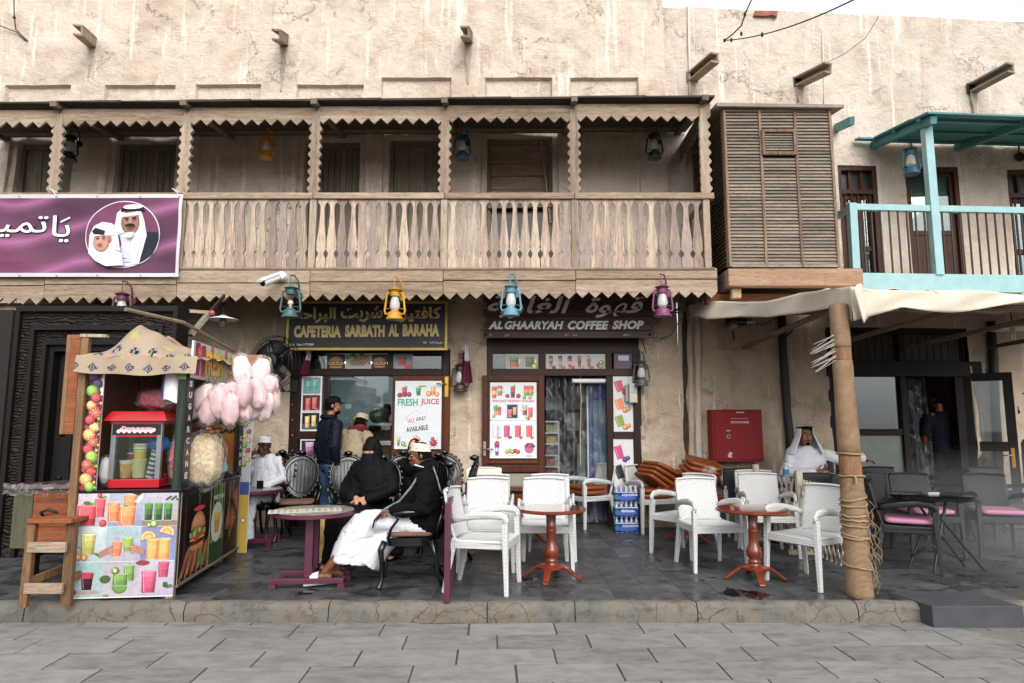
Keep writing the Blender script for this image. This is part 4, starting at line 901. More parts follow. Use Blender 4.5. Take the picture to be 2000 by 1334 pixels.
def shakes(p):
    p.rect(0, 0, 1, 1, '#c2beb8')
    for k, (a, b, c) in enumerate((('#c0785a', '#8a4a3a', '#6a5a50'), ('#8a8494', '#a49aac', '#4a4450'), ('#a82a44', '#d8a0a8', '#5a1020'), ('#8a5a4a', '#5a3a30', '#a07a6a'), ('#a8402c', '#6a8a4a', '#b0b0a8'))): p.z = 2; milk(p, .08+.155*k, .08, .075, .7, a, b, c); p.fruit(.13+.155*k, .12, .03, ('grape', 'blood', 'straw', 'peach', 'straw')[k])
    for x, y, k in ((.86, .25, 'pome'), (.93, .32, 'lemon'), (.90, .2, 'apple'), (.90, .42, 'kiwi')): p.fruit(x, y, .04, k)
card('transom_picture', co, 1066, 1186, 691, 721, Y+.04, shakes)
card('notice', co, 1199, 1238, 690, 722, Y+.03, lambda p: (p.rect(0, 0, 1, 1, '#4a1c46'), p.rect(.22, .55, .74, .86, '#b9bcc6'), [p.rect(.1, .1+.1*k, .9, .13+.1*k, '#7a4a78') for k in range(4)]), '#4a1c46')
def jugs1(p):
    p.rect(0, 0, 1, 1, '#d8d8d8')
    for y, c, f in ((.70, '#c8283c', 'straw'), (.38, '#e07a30', 'peach'), (.08, '#8a9a48', 'peach')): p.z = 2; jug(p, .38, y, .42, .22, c, .28, f)
card('window_poster', co, 1198, 1238, 733, 843, Y+.02, jugs1)
def jugs2(p):
    p.rect(0, 0, 1, 1, '#d8d8d8')
    for y, c, f in ((.68, '#c0207a', 'grape'), (.38, '#2c2024', 'kiwi'), (.08, '#b08ac0', 'grape')): p.z = 2; jug(p, .38, y, .42, .23, c, .28, f)
card('window_poster', co, 1199, 1238, 857, 985, Y+.02, jugs2)
dr, q = frame_leaf(co, 'door', 941, 1064, 733, 1031, Y-.09, .085, M_['redwood'], midv=915)
m = MB(); bx(m, 950, 1056, 742, 905, Y-.055, .01); m.build('door_panel', M_['redwood'], dr)
m = MB(); bx(m, 953, 1052, 925, 960, Y-.06, .006); m.build('frosted_pane', plain('frosted_glass', '#8a8474', .3), dr)
m = MB(); bx(m, 954, 1052, 965, 1020, Y-.06, .02); m.build('lower_panel', M_['redwood'], dr)
m = MB(); bx(m, 944, 949, 862, 890, Y-.1, .012); m.build('handle_plate', M_['steel'], dr)
a = P(946, 877, Y-.1); MB().tube([a, a+Vector((0, -.05, 0)), a+Vector((.13, -.055, 0))], .01, 8).build('handle', M_['steel'], dr, smooth='all')
def fj2(p):
    p.rect(0, 0, 1, 1, '#dadee2'); R_, Y2, G_ = '#d02838', '#d8c83a', '#4aa43a'
    p.z = 2; p.glassd(.09, .785, .11, .165, [R_, Y2, R_], handle=0); p.glassd(.21, .82, .11, .14, [R_, G_, Y2, R_], handle=1)
    p.z = 2; p.fruit(.37, .82, .045, 'pome'); p.fruit(.61, .82, .05, 'pome'); p.glassd(.49, .79, .10, .16, ['#7a1024', '#b82040'], leaf=1)
    p.z = 2; p.glassd(.78, .82, .12, .14, [G_, '#e07a28', R_], handle=0); p.glassd(.88, .82, .12, .14, [G_, '#e07a28', R_], handle=1); p.fruit(.74, .80, .04, 'kiwi'); p.fruit(.86, .80, .04, 'peach')
    p.z = 2; p.text('FRESH JUICE TAKEAWAY AVAILABLE', .05, .728, .95, .768, '#b02038', .03)
    p.z = 2; p.glassd(.12, .56, .10, .13, ['#e07a28', '#2f9a4a'], taper=.5, leaf=1); p.glassd(.20, .56, .08, .12, ['#d04a28', '#c02028']); p.fruit(.08, .55, .035, 'kiwi')
    p.z = 2; p.rect(.36, .52, .60, .71, '#9aa0aa'); p.rect(.375, .53, .585, .70, '#2c2c38'); p.glassd(.43, .54, .09, .10, ['#c83048', '#d84a5a']); p.glassd(.53, .57, .08, .10, ['#e08030', '#f09a50'])
    p.z = 2; p.glassd(.75, .56, .11, .14, ['#8a3030', '#b8a890'], handle=-1); p.glassd(.87, .53, .10, .14, ['#c8283c', '#d83a48']); p.fruit(.79, .54, .04, 'lime'); p.fruit(.83, .52, .03, 'straw')
    p.z = 2; p.line(0, .497, 1, .497, .008, '#9aa0a4'); p.z = 2; p.line(.0, .503, .06, .494, .01, '#3a2a20')
    for k, (c, f) in enumerate((('#cfc0d8', 'peach'), ('#c0206a', 'pome'), ('#d02c40', 'blood'), ('#d8303c', 'blood'))): p.z = 2; p.glassd(.12+.24*k, .27, .13, .165, [c, c], handle=1 if k in (0, 3) else 0, taper=.92); p.fruit(.18+.24*k, .27, .035, f); p.fruit(.22+.23*k, .275, .025, f)
    p.z = 2; milk(p, .15, .03, .11, .17, '#6a3a7a', '#c8b8d0', '#c02a50')
    p.z = 2; p.ell(.48, .07, .17, .045, '#e8c8b0'); [p.fruit(.36+.06*k, .085+.012*(k % 2), .045, ('peach', 'apple', 'kiwi', 'pome', 'straw')[k]) for k in range(5)]
    p.z = 2; p.ell(.84, .13, .10, .07, '#b84a7a'); [p.fruit(.77+.04*k, .16+.02*(k % 2), .035, ('pome', 'grape', 'straw', 'pome', 'grape')[k]) for k in range(5)]; p.line(.84, .07, .84, .03, .015, '#a8a8ac'); p.ell(.84, .03, .06, .01, '#b8b8bc')
card('poster', dr, 957, 1048, 747, 895, Y-.098, fj2)
# plastic curtain in the doorway + roller
def curtain(parent, u0, u1, v0, v1, Yc, n=7):
    x0, x1 = XX(u0, 880, Yc), XX(u1, 880, Yc); z0, z1 = zv(v1, Yc), zv(v0, Yc)
    for k in range(n):
        a = x0+(x1-x0)*k/n; wd = (x1-x0)/n*1.25; ph = random.random()*6
        MB().sheet(lambda s, t: (a+wd*s+.012*math.sin(t*5+ph), Yc+.03*math.sin(s*PI*2+ph+t*2)+.02*(k % 2), z0+(z1-z0)*t), 8, 14).build('curtain_strip', M_['film'], parent, smooth='all')
pc = thing('plastic_curtain', 'clear plastic strip curtain hanging in the coffee shop doorway', 'curtain', P(1125, 735, WY+.16))
curtain(pc, 1066, 1188, 736, 1020, WY+.17)
a, b = P(1118, 744, WY+.1), P(1186, 744, WY+.1); MB().tube([a, b], .035, 10).build('roller', M_['whiteplastic'], pc, smooth=True)
a = P(1133, 735, WY+.09); MB().tube([a, a+Vector((.01, 0, -.35)), a+Vector((-.01, 0, -.9)), a+Vector((-.01, 0, -1.3))], .006, 6).build('cord', plain('cotton_cord', '#b8a888', .8), pc)
for k in range(5): a = P(1075+k*14, 738, WY+.12); MB().tube([a, a+Vector((.03, .01, -.1)), a+Vector((-.02, .0, -.2)), a+Vector((.05, 0, -.33))], .008, 6).build('fold', M_['bagfilm'], pc, smooth='all')
# coffee shop name board
sy2 = WY-.30
cs_ = thing('coffee_shop_sign', 'dark red plank signboard with pale lettering above the coffee shop door', 'sign', P(1110, 660, sy2))
M_['signplank'] = woodm('sign_plank', ['#2a0f0c', '#431a16', '#54221c'], 'x', 1.2, .5, .3)
for k in range(6):
    v0 = 575+k*14.3; m = MB(); bx(m, 944+(6 if k in (1, 3) else 0), 1277-(5 if k in (2, 4) else 0), v0, v0+13.6, sy2+.004*(k % 2), .04); m.build('plank', M_['signplank'], cs_, bevel=.004)
for u in (949, 1269):
    a = P(u, 653, sy2-.005); MB().ball(a, (.02, .012, .02), 10, 6).build('bolt', M_['darkwood'], cs_, smooth='all')
p = vpr(944, 1277, 574, 661, sy2-.004); G = '#f2efec'
p.text(arab('قهوة'), .60, .46, .945, .93, G, .022, shear=.3); p.text(arab('الغارية'), .025, .44, .52, .97, G, .022, shear=.3)
p.z = 2; p.text('AL', .03, .205, .115, .385, G, .05, shear=.25, sp=1.05); p.text('GHAARYAH', .125, .20, .47, .39, G, .05, shear=.25, sp=1.05); p.text('COFFEE', .495, .195, .735, .395, G, .05, shear=.25, sp=1.05); p.text('SHOP', .755, .205, .94, .40, G, .05, shear=.25, sp=1.05)
p.text('٥', .035, .07, .048, .10, '#d0a878', .03); p.text(arab('حو'), .125, .04, .155, .09, '#d0a878', .02); p.text('٩٠', .475, .06, .50, .095, '#d0a878', .03); p.text(arab('ب'), .525, .045, .548, .095, '#d0a878', .02); p.text('٤١٢٨٠', .82, .05, .865, .10, '#d0a878', .03)
p.build('lettering', M_['print'], cs_, vcol=True)
# inside the coffee shop
fg = thing('drinks_fridge', 'tall blue drinks fridge just inside the coffee shop door', 'fridge', P(1175, 1000, 10.5))
x0, x1 = XX(1150, 880, 10.3), XX(1192, 880, 10.3)
M_['fridgeblue'] = plain('fridge_blue', '#0c2a78', .3)
MB().bb(x0, x0+.06, 10.3, 10.95, TZ, 2.25).build('body', M_['fridgeblue'], fg); MB().bb(x0+.061, x1+.4, 10.36, 10.95, TZ, 2.25).build('cabinet', M_['fridgeblue'], fg)
MB().bb(x0+.07, x1+.3, 10.33, 10.345, 2.0, 2.25).build('header', plain('fridge_header', '#2f6ac0', .3), fg)
MB().bb(x0+.08, x1+.3, 10.345, 10.35, .5, 1.98).build('glass_door', plain('pale_fridge_glass', '#6d8aa8', .15), fg)
for k in range(5): MB().bb(x0+.08, x1+.3, 10.335, 10.344, .6+k*.28, .62+k*.28).build('shelf', M_['steel'], fg)
MB().bb(x0-.022, x0-.002, 10.29, 10.32, .6, 2.2).build('door_edge', M_['whiteplastic'], fg)
ct = thing('service_counter', 'white service counter with papers on the wall inside the coffee shop', 'counter', P(1130, 1000, 10.9))
m = MB(); bx(m, 1128, 1160, 868, 1000, 10.9, .5); m.build('cabinet', plain('grey_cabinet', '#7d8a8c', .4), ct)
for q_ in ((1112, 1135, 764, 799), (1108, 1131, 806, 841), (1136, 1160, 806, 841)): m = MB(); bx(m, *q_, 11.2, .01); m.build('paper', plain('paper_%d' % q_[0], '#9aa4a6', .6), ct)
m = MB(); bx(m, 1144, 1158, 766, 797, 11.2, .01); m.build('calendar', plain('calendar_green', '#3a6a3a', .5, var=.6, scale=30), ct)
m = MB(); bx(m, 1064, 1098, 775, 792, 10.9, .25); bx(m, 1064, 1100, 792, 800, 10.85, .3); m.build('shelf', plain('grey_shelf', '#6d7276', .5), ct)
m = MB()
for k in range(6): bx(m, 1065, 1092, 822+k*22, 825+k*22, 10.6, .4)
bx(m, 1090, 1093, 822, 985, 10.6, .03); m.build('rack', M_['steel'], ct)
for k in range(5): m = MB(); bx(m, 1067, 1089, 829+k*22, 844+k*22, 10.7, .2); m.build('goods', plain('goods_%d' % k, ('#8a8a5a', '#a09030', '#705060', '#8a4a3a', '#904a38')[k], .6, var=.5, scale=25), ct)
eb = thing('meter_box', 'grey and cream plastic meter box fixed to the coffee shop jamb', 'box', P(1236, 765, WY-.06))
m = MB(); bx(m, 1229, 1245, 748, 787, WY-.10, .10); m.build('case', plain('meter_case', '#a8a8a6', .4), eb, bevel=.008)
m = MB(); bx(m, 1231, 1244, 769, 785, WY-.106, .005); m.build('flap', plain('cream_flap', '#c0b49a', .4), eb)
m = MB(); bx(m, 1222, 1229, 752, 784, WY-.05, .05); m.build('socket', plain('socket_case', '#8d8d8b', .4), eb)
# ============================================================ RIGHT CAFE FRONT
cx0, cx1, _, cz1 = cafe
def Yc(x): return wy(x)+.03
cfr = thing('cafe_shopfront', 'black timber cafe front with barred transom and open glazed door', 'shopfront', (6, Yc(6), TZ))
rzr = math.atan(.07)
def cb(name, u0, u1, v0, v1, off, d, mat, parent=cfr, bevel=.005):
    a = P(u0, (v0+v1)/2, 10); 
    for _ in range(3): a = P(u0, (v0+v1)/2, Yc(a.x)+off)
    b = P(u1, (v0+v1)/2, Yc(6)+off)
    for _ in range(3): b = P(u1, (v0+v1)/2, Yc(b.x)+off)
    ym = (a.y+b.y)/2; z1, z0 = zv(v0, ym), zv(v1, ym); m = MB(); w_ = b.x-a.x
    m.box((0, 0, 0), (w_, d, z1-z0), rotm(0, 0, rzr)); m.v = [(x+(a.x+b.x)/2, y+ym+d/2, z+(z0+z1)/2) for x, y, z in m.v]
    return m.build(name, M_[mat] if isinstance(mat, str) else mat, parent, bevel=bevel)
for a in ((1622, 1646, 640, 1040), (1768, 1780, 735, 1040), (1876, 1892, 735, 1040), (1892, 1914, 640, 735)): cb('jamb', *a, 0, .14, 'blackwood')
cb('rail', 1622, 1914, 640, 652, .002, .12, 'blackwood'); cb('header', 1615, 1918, 705, 735, -.03, .14, 'blackwood'); cb('post', 1755, 1768, 652, 705, 0, .1, 'blackwood')
for k in range(17):
    u = 1652+k*14.3
    if not 1750 < u < 1772: cb('transom_bar', u, u+2.2, 652, 705, .03, .02, 'iron', bevel=0)
cb('transom_backing', 1646, 1892, 652, 705, .10, .01, plain('dim_backing', '#3a3020', .6, var=.3))
cb('window_rail', 1646, 1768, 838, 850, .01, .08, 'blackwood'); cb('pane', 1646, 1768, 735, 838, .06, .006, 'glass'); 
cb('lower_glass', 1646, 1768, 850, 960, .06, .01, plain('grey_green_glass', '#626b62', .25, spec=.7)); cb('lower_panel', 1646, 1768, 960, 1040, .04, .04, 'blackwood')
pc2 = thing('cafe_curtain', 'clear plastic curtain hanging in the dark cafe doorway', 'curtain', P(1790, 735, 10.2)); curtain(pc2, 1780, 1818, 738, 930, 10.30, 3)
cb('inner_partition', 1778, 1800, 740, 1030, 1.2, .02, plain('blue_white_partition', '#4a5878', .4, var=.6, scale=5))
# open door leaf, folded back against the wall
od = thing('cafe_door', 'black glazed cafe door standing open against the plaster wall', 'door', P(1940, 1030, 9.6))
a, b = P(1889, 900, 10.1), P(1992, 900, 9.75); z0, z1 = TZ+.01, zv(728, 9.9); d = (b-a); d.z = 0; Lw = d.length; th_ = math.atan2(d.y, d.x)
Md = TR(a.x, a.y, 0) @ Matrix.Rotation(th_, 4, 'Z'); move(od, (a.x, a.y, TZ), th_)
def lbox(x0, x1, y0, y1, z0_, z1_): 
    m = MB(); m.M = Md; m.bb(x0, x1, y0, y1, z0_, z1_); return m
zm = zv(872, 9.9)
m = MB(); m.M = Md
for q_ in ((0, .13, 0, .05, z0, z1), (Lw-.12, Lw, 0, .05, z0, z1), (.13, Lw-.12, .002, .05, z1-.12, z1), (.13, Lw-.12, .002, .05, zm-.07, zm+.07), (.13, Lw-.12, .002, .05, z0, z0+.5)): m.bb(*q_)
m.build('frame', M_['blackwood'], od, bevel=.006)
lbox(.13, Lw-.12, .02, .026, zm+.07, z1-.12).build('pane', M_['glass'], od); lbox(.13, Lw-.12, .02, .026, z0+.5, zm-.07).build('pane', M_['glass'], od)
lbox(Lw-.09, Lw-.05, -.012, 0, zm-.3, zm-.02).build('handle_plate', M_['brass'], od); 
m = MB(); m.M = Md; m.tube([(Lw-.07, 0, zm-.12), (Lw-.07, -.05, zm-.12), (Lw-.2, -.055, zm-.13)], .01, 8).build('handle', M_['brass'], od, smooth='all')
# window far right
cb('side_window', 1995, 2080, 735, 1030, -.02, .05, 'blackwood')
for k in range(5): cb('side_bar', 1982+k*10, 1984.5+k*10, 662, 705, -.02, .02, 'iron', bevel=0)
def wthing(name, label, cat, u, v, off=-.02, group=None):
    return thing(name, label, cat, wallpt(u, v, off), 0, group)
def wbox(m, u0, u1, v0, v1, off, d):
    a, b = wallpt(u0, (v0+v1)/2, off), wallpt(u1, (v0+v1)/2, off); y = (a.y+b.y)/2; return m.bb(a.x, b.x, y, y+d, zv(v1, y), zv(v0, y))
fc = wthing('fire_cabinet', 'red steel fire extinguisher cabinet mounted on the soiled wall', 'fire cabinet', 1440, 850)
M_['redsteel'] = plain('red_enamel', '#7a0a12', .5, var=.10, scale=3, spec=.25)
Yf = WY-.28; m = MB(); bx(m, 1391, 1490, 800, 902, Yf, .22); m.build('case', M_['redsteel'], fc, bevel=.008)
m = MB(); bx(m, 1396, 1486, 804, 898, Yf-.012, .012); m.build('door', M_['redsteel'], fc, bevel=.005)
p = vpr(1396, 1486, 804, 898, Yf-.013); p.text('FIRE EXTINGUISHER', .36, .755, .76, .80, '#cdb8b4', .03); p.text(arab('شربت')+' '+arab('تفتح'), .38, .835, .72, .885, '#a89088', .0) if False else None
for k in range(9): p.ell(.38+.042*k, .855, .016, .010, '#b89a92', 6)
p.circ(.30, .48, .045, '#9a8a88'); p.circ(.30, .48, .03, '#3a2a2a'); p.ell(.30, .60, .06, .012, '#b8a4a0'); p.poly([(.27, .05), (.36, .05), (.34, .10), (.38, .13), (.31, .17), (.27, .10)], '#c8b0ac')
p.rect(.48, .975, .66, .995, '#c8c8c8'); p.build('lettering', M_['print'], fc, vcol=True)
jb = wthing('junction_box', 'beige plastic junction box high on the wall', 'junction box', 1436, 660)
m = MB(); wbox(m, 1405, 1468, 634, 682, -.08, .09); m.build('case', plain('beige_case', '#9a8672', .5), jb, bevel=.02); m = MB(); wbox(m, 1416, 1460, 640, 676, -.095, .02); m.build('lid', plain('beige_lid', '#a08c76', .5), jb, bevel=.01)
el = wthing('emergency_light', 'black twin head emergency light with red ribbon above the junction box', 'lamp', 1440, 632, -.1)
a, b = wallpt(1418, 628, -.18), wallpt(1466, 628, -.18); MB().tube([a, b], .045, 10).build('body', M_['black'], el, smooth=True)
a = wallpt(1462, 629, -.2); MB().lathe([(.01, .1), (.05, .08), (.065, 0), (.06, -.005)], 14, a, rotm(PI/2, 0, .9)).build('lamp_head', M_['steel'], el, smooth=True)
a = wallpt(1431, 637, -.26); MB().lathe([(.01, .1), (.06, .07), (.075, 0), (.065, -.006)], 14, a, rotm(PI/2-.3, 0, 0)).build('lamp_head', M_['steel'], el, smooth=True)
a = wallpt(1431, 646, -.26); MB().bar(a, a+Vector((.015, 0, -.14)), .03, .008).build('ribbon', plain('red_ribbon', '#8a1418', .7), el)
wp = wthing('wooden_pole', 'crooked dark timber pole standing against the plaster wall', 'pole', 1540, 1000)
pts = [wallpt(u, v, -.07) for u, v in ((1527, 618), (1529, 680), (1533, 740), (1537, 800), (1543, 860), (1545, 930), (1546, 1034))]; M_['darkpole'] = plain('dark_pole_wood', '#1d1512', .6, var=.4, bmp=.5, bscale=20)
MB().tube(pts, [.06, .055, .065, .06, .065, .06, .07], 10).build('pole', M_['darkpole'], wp, smooth='all'); a = wallpt(1533, 660, -.07); MB().tube([a, a+Vector((.12, -.03, .12))], [.02, .008], 6).build('twig', M_['darkpole'], wp)
wp2 = wthing('wooden_pole', 'dark timber pole on the wall beside the open cafe door', 'pole', 1945, 1000)
MB().tube([wallpt(u, v, -.06) for u, v in ((1935, 628), (1940, 700), (1944, 800), (1950, 900), (1952, 1034))], [.06, .065, .06, .065, .06], 10).build('pole', M_['darkpole'], wp2, smooth='all')
# pipes and pilaster left of the fire cabinet
pil = thing('wall_pipes', 'pair of plastered drain pipes running down the wall left of the red cabinet', 'pipe', wallpt(1350, 1000, 0))
for u0, u1, r, mt in ((1347, 1352, .045, 'plaster_low'), (1362, 1367, .05, 'plaster_r')):
    pts = [wallpt(u0+(u1-u0)*k/12+random.uniform(-1, 1), 608+k*35.5, -.02) for k in range(13)]; MB().tube(pts, [r*random.uniform(.9, 1.15) for _ in pts], 10).build('pipe', M_[mt], pil, smooth='all')
MB().tube([wallpt(1336+random.uniform(-1, 1)+k*.5, 608+k*35.5, .02) for k in range(13)], [.05*random.uniform(.7, 1.2) for _ in range(13)], 8).build('dark_band', plain('band_brown', '#3a2c20', .9, var=.4), pil, smooth='all')  # dark brown band running down the wall beside the pipes
up_ = thing('roof_pipe', 'thin white pipe running down the upper wall near the block corner', 'pipe', wallpt(1346, 190, -.03))
MB().tube([wallpt(1345, 10, -.03), wallpt(1346, 100, -.03), wallpt(1348, 195, -.03)], .02, 8).build('pipe', M_['pipe'], up_, smooth='all')
rp_ = MB(); a = wallpt(1472, 24, -.03); [rp_.prism([(a.x, a.z-.06), (a.x+.16, a.z-.07), (a.x+.30, a.z-.05), (a.x+.36, a.z-.09), (a.x+.38, a.z+.02), (a.x+.02, a.z+.02)], .04, TR(0, a.y-.012, 0))]; rp_.build('bare_patch', plain('bare_red_brick', '#8f5a4a', .95, var=.25), rb)
up_ = thing('roof_pipe', 'very thin pale pipe on the upper wall above the louvred bay', 'pipe', wallpt(1608, 190, -.02))
MB().tube([wallpt(1606, 25, -.02), wallpt(1609, 210, -.02)], .009, 6).build('pipe', M_['pipe'], up_, smooth='all')
# ============================================================ CARVED DOORWAY (left)
FY = 7.5
def carved():
    m, t, b = newmat('carved_dark_teak'); v = coords(t, rnd=False)
    vo = nd(t, 'TexVoronoi', {'Vector': v, 'Scale': 17.0}, feature='SMOOTH_F1'); wv = nd(t, 'TexWave', {'Vector': v, 'Scale': 9.0, 'Distortion': 9.0, 'Detail': 3}, wave_type='RINGS'); n = noise(t, v, 30, 4)
    h = mth(t, 'ADD', mth(t, 'MULTIPLY', wv.outputs['Fac'], .7), mth(t, 'ADD', vo.outputs['Distance'], mth(t, 'MULTIPLY', n, .25)))
    c = ramp(t, h, [(.4, '#0b0807'), (1.1, '#2b2320')]); L(t, c, b.inputs['Base Color']); b.inputs['Roughness'].default_value = .6; b.inputs['Specular IOR Level'].default_value = .25; bump(t, h, b, 1.0, .03); return m
M_['carved'] = carved(); M_['teak'] = woodm('dark_teak', ['#090606', '#120d0d', '#1b1413'], 'z', 1, .6, .3); M_['teak'].node_tree.nodes['Principled BSDF'].inputs['Specular IOR Level'].default_value = .25
cd = thing('carved_doorway', 'large free standing black carved timber door surround behind the juice cart', 'door surround', PZ(180, 1083, TZ))
fx0, fx1 = XX(10, 830, FY), XX(345, 640, FY); fz1 = zv(597, FY); fx1 -= .0
bands = [(0, .05, 0, 'teak'), (.05, .17, .05, 'carved'), (.17, .215, .02, 'teak'), (.215, .30, .08, 'carved'), (.30, .345, .05, 'teak'), (.345, .40, .11, 'teak')]
lsc = 1.28
for a, b, dy, mt in bands:
    y0, y1 = FY+dy, FY+.28
    m = MB(); m.prism([(fx0+a, TZ), (fx0+b, TZ), (fx0+b, fz1-b*lsc), (fx0+a, fz1-a*lsc)], y1-y0, TR(0, y0, 0)); m.build('side_moulding', M_[mt], cd)
    m = MB(); m.prism([(fx0+a, fz1-a*lsc), (fx0+b, fz1-b*lsc), (fx1-b, fz1-b*lsc), (fx1-a, fz1-a*lsc)], y1-y0, TR(0, y0, 0)); m.build('head_moulding', M_[mt], cd)
    m = MB(); m.prism([(fx1-b, TZ), (fx1-a, TZ), (fx1-a, fz1-a*lsc), (fx1-b, fz1-b*lsc)], y1-y0, TR(0, y0, 0)); m.build('side_moulding', M_[mt], cd)
ix0, ix1, iz1 = fx0+.40, fx1-.40, fz1-.40*lsc
nw = 5
for k in range(nw):
    a = ix0+(ix1-ix0)*k/nw; MB().bb(a+.004, a+(ix1-ix0)/nw-.004, FY+.22, FY+.26, TZ, iz1).build('door_plank', M_['teak'], cd, bevel=.006)
for k in range(4):
    for q_ in range(5): a = P(0, 0, 1); MB().ball((ix0+(ix1-ix0)*(q_+.5)/nw, FY+.215, TZ+.35+k*.5), (.035, .03, .035), 10, 6).build('door_stud', M_['teak'], cd, smooth='all')
# plinth behind, planks between it and the wall
pg_ = thing('scaffold_beams', 'rough timber beams bracketing the carved doorway to the balcony', 'beam', P(360, 640, 8.2))
MB().bar(P(349, 672, 8.0), P(346, 600, 8.0), .10, .05).build('beam', M_['oldwood_z'], pg_); MB().bar(P(345, 606, 8.1), P(412, 611, 8.1), .06, .04).build('beam', M_['oldwood'], pg_); MB().bar(P(372, 655, 7.9), P(408, 612, 8.1), .09, .04).build('beam', M_['greywood'], pg_)
MB().bar(P(408, 612, 8.1), P(440, 575, 8.4), .03, .03).build('beam', M_['iron'], pg_)
MB().ball(P(414, 612, 8.0), .04, 8, 6).build('clamp', plain('red_clamp', '#8a4048', .5), pg_)
# ============================================================ LANTERNS, LAMPS, CABLES
def lantern_src(name, label, colr, group, loc, bulb=False, bracket=True, big=1.0, rz=0, gl='glassware'):
    t = thing(name, label, 'lantern', loc, rz, group); mt = colr if not isinstance(colr, str) else plain(name+colr.strip('#'), colr, .45, var=.25, bmp=.2, scale=14)
    H = .42*big; r = .105*big; B = WM[t.name]
    def mb(): m = MB(); m.M = B; return m
    z = -H
    mb().lathe([(r*1.02, z), (r*1.02, z+.02), (r*.86, z+.035), (r*.80, z+.085), (r*.5, z+.105), (r*.45, z+.12)], 20).build('tank', mt, t, smooth=True)
    mb().lathe([(r*.55, z+H*.70), (r*.58, z+H*.72), (r*.55, z+H*.84), (r*.68, z+H*.845), (r*.5, z+H*.92), (r*.1, z+H*.94)], 18).build('chimney_cap', mt, t, smooth=True)
    mb().lathe([(r*.85, z+H*.885), (r*.86, z+H*.892), (r*.25, z+H*.965), (r*.05, z+H*.97)], 18).build('hood', mt, t, smooth=True)
    for s in (-1, 1):
        m = mb(); m.tube([(s*r*.6, 0, z+.075), (s*r*1.12, 0, z+.07), (s*r*1.22, 0, z+.11), (s*r*.98, 0, z+H*.74), (s*r*.9, 0, z+H*.80), (s*r*.55, 0, z+H*.80)], r*.13, 8); m.build('side_tube', mt, t, smooth='all')
    if bulb:
        mb().ball((0, 0, z+H*.44), (r*.33, r*.33, r*.36), 12, 8).build('bulb', plain('bulb_glass', '#cfc6b4', .2), t, smooth='all'); mb().lathe([(r*.2, z+H*.26), (r*.16, z+H*.38)], 10).build('bulb_socket', plain('bulb_socket', '#b8a888', .4), t)
    else:
        mb().lathe([(r*.42, z+.12), (r*.62, z+H*.40), (r*.56, z+H*.52), (r*.36, z+H*.70)], 18, cap=False).build('glass_globe', M_['globe'], t, smooth='all')
    for k in (-1, 1): mb().tube([(k*r*1.1, 0, z+H*.33), (0, -r*.55, z+H*.31), (k*-.0, -r*.56, z+H*.31)], .003, 5).build('guard_wire', mt, t)
    mb().tube([(-r*.1, 0, z+H*.96), (-r*.1, 0, .10*big), (0, 0, .125*big), (r*.3, 0, .12*big)], .006*big, 6).build('hanger', mt, t)
    if bracket:
        mb().tube([(-r*.2, 0, .125*big), (r*.3, .02, .12*big), (r*.62, .07, .06*big), (r*.72, .10, -.12*big)], .011*big, 8).build('bracket', mt, t, smooth='all')
        mb().lathe([(.0, 0), (r*.42, 0), (r*.42, .02), (0, .02)], 14, B.to_translation()*0+Vector((r*.75, .10, -.12*big)), rotm(PI/2, 0, 0)).build('wall_plate', mt, t, smooth=True)
    return t
M_['globe'] = None
m_, t_, b_ = newmat('frosted_globe'); b_.inputs['Base Color'].default_value = (.75, .76, .76, 1); b_.inputs['Roughness'].default_value = .12; b_.inputs['Alpha'].default_value = .5; M_['globe'] = m_
LG = 'hurricane lanterns hanging along the timber balcony'
def lant(u, v, Y, lab, col, bulb=False, big=1.0, name='lantern'): 
    a = P(u, v, Y); return lantern_src(name, lab, col, LG, a, bulb, True, big)
YL = BY-.14
lant(569, 556, YL, 'dark teal lantern with a bare bulb, beside the security camera', '#35595b', True)
lant(772, 560, YL, 'bright yellow lantern hanging over the cafeteria sign', '#b5831c')
lant(998, 553, YL, 'sky blue lantern hanging over the coffee shop sign', '#5b8797')
lant(1293, 554, YL, 'pinkish purple lantern at the end of the balcony beside the canvas', '#6f3554')
lant(240, 568, YL, 'dull plum lantern half hidden behind the carved doorway', '#5b2c45')
YU = WY-.55
lant(139, 262, YU, 'sooty black lantern under the balcony roof above the banner', '#17150f', big=.95)
lant(521, 264, YU, 'mustard yellow lantern under the balcony roof', '#b9780e', big=.85)
lant(903, 260, YU, 'dark blue lantern under the balcony roof beside a plank door', '#1f4a60', big=.95)
lant(1277, 258, YU, 'black lantern with green base under the balcony roof near the bay', '#14201c', big=.95)
lant(1777, 286, 9.2, 'steel blue lantern hanging below the turquoise canopy', '#2b6478', big=1.0)
lantern_src('wall_lantern', 'rusty brown lantern on the pillar beside the flag', '#3a2b24', 'old wall lanterns', P(899, 708, WY-.12), big=1.0)
lantern_src('wall_lantern', 'grey green metal lantern hanging on the coffee shop jamb', '#4d544e', 'old wall lanterns', P(1252, 702, WY-.14), big=.92)
# maroon half seen bracket plate far right
mp = thing('wall_bracket', 'dark maroon lamp bracket beside the last upstairs window', 'bracket', wallpt(1990, 305, -.05))
MB().lathe([(0, 0), (.075, 0), (.075, .03), (0, .03)], 16, wallpt(1990, 307, -.05), rotm(PI/2, 0, 0)).build('plate', plain('dark_maroon', '#3a1018', .4), mp, smooth=True)
MB().tube([wallpt(1990, 300, -.1), wallpt(1990, 285, -.12), wallpt(2004, 280, -.14)], .014, 8).build('arm', bpy.data.materials['dark_maroon'], mp, smooth='all')
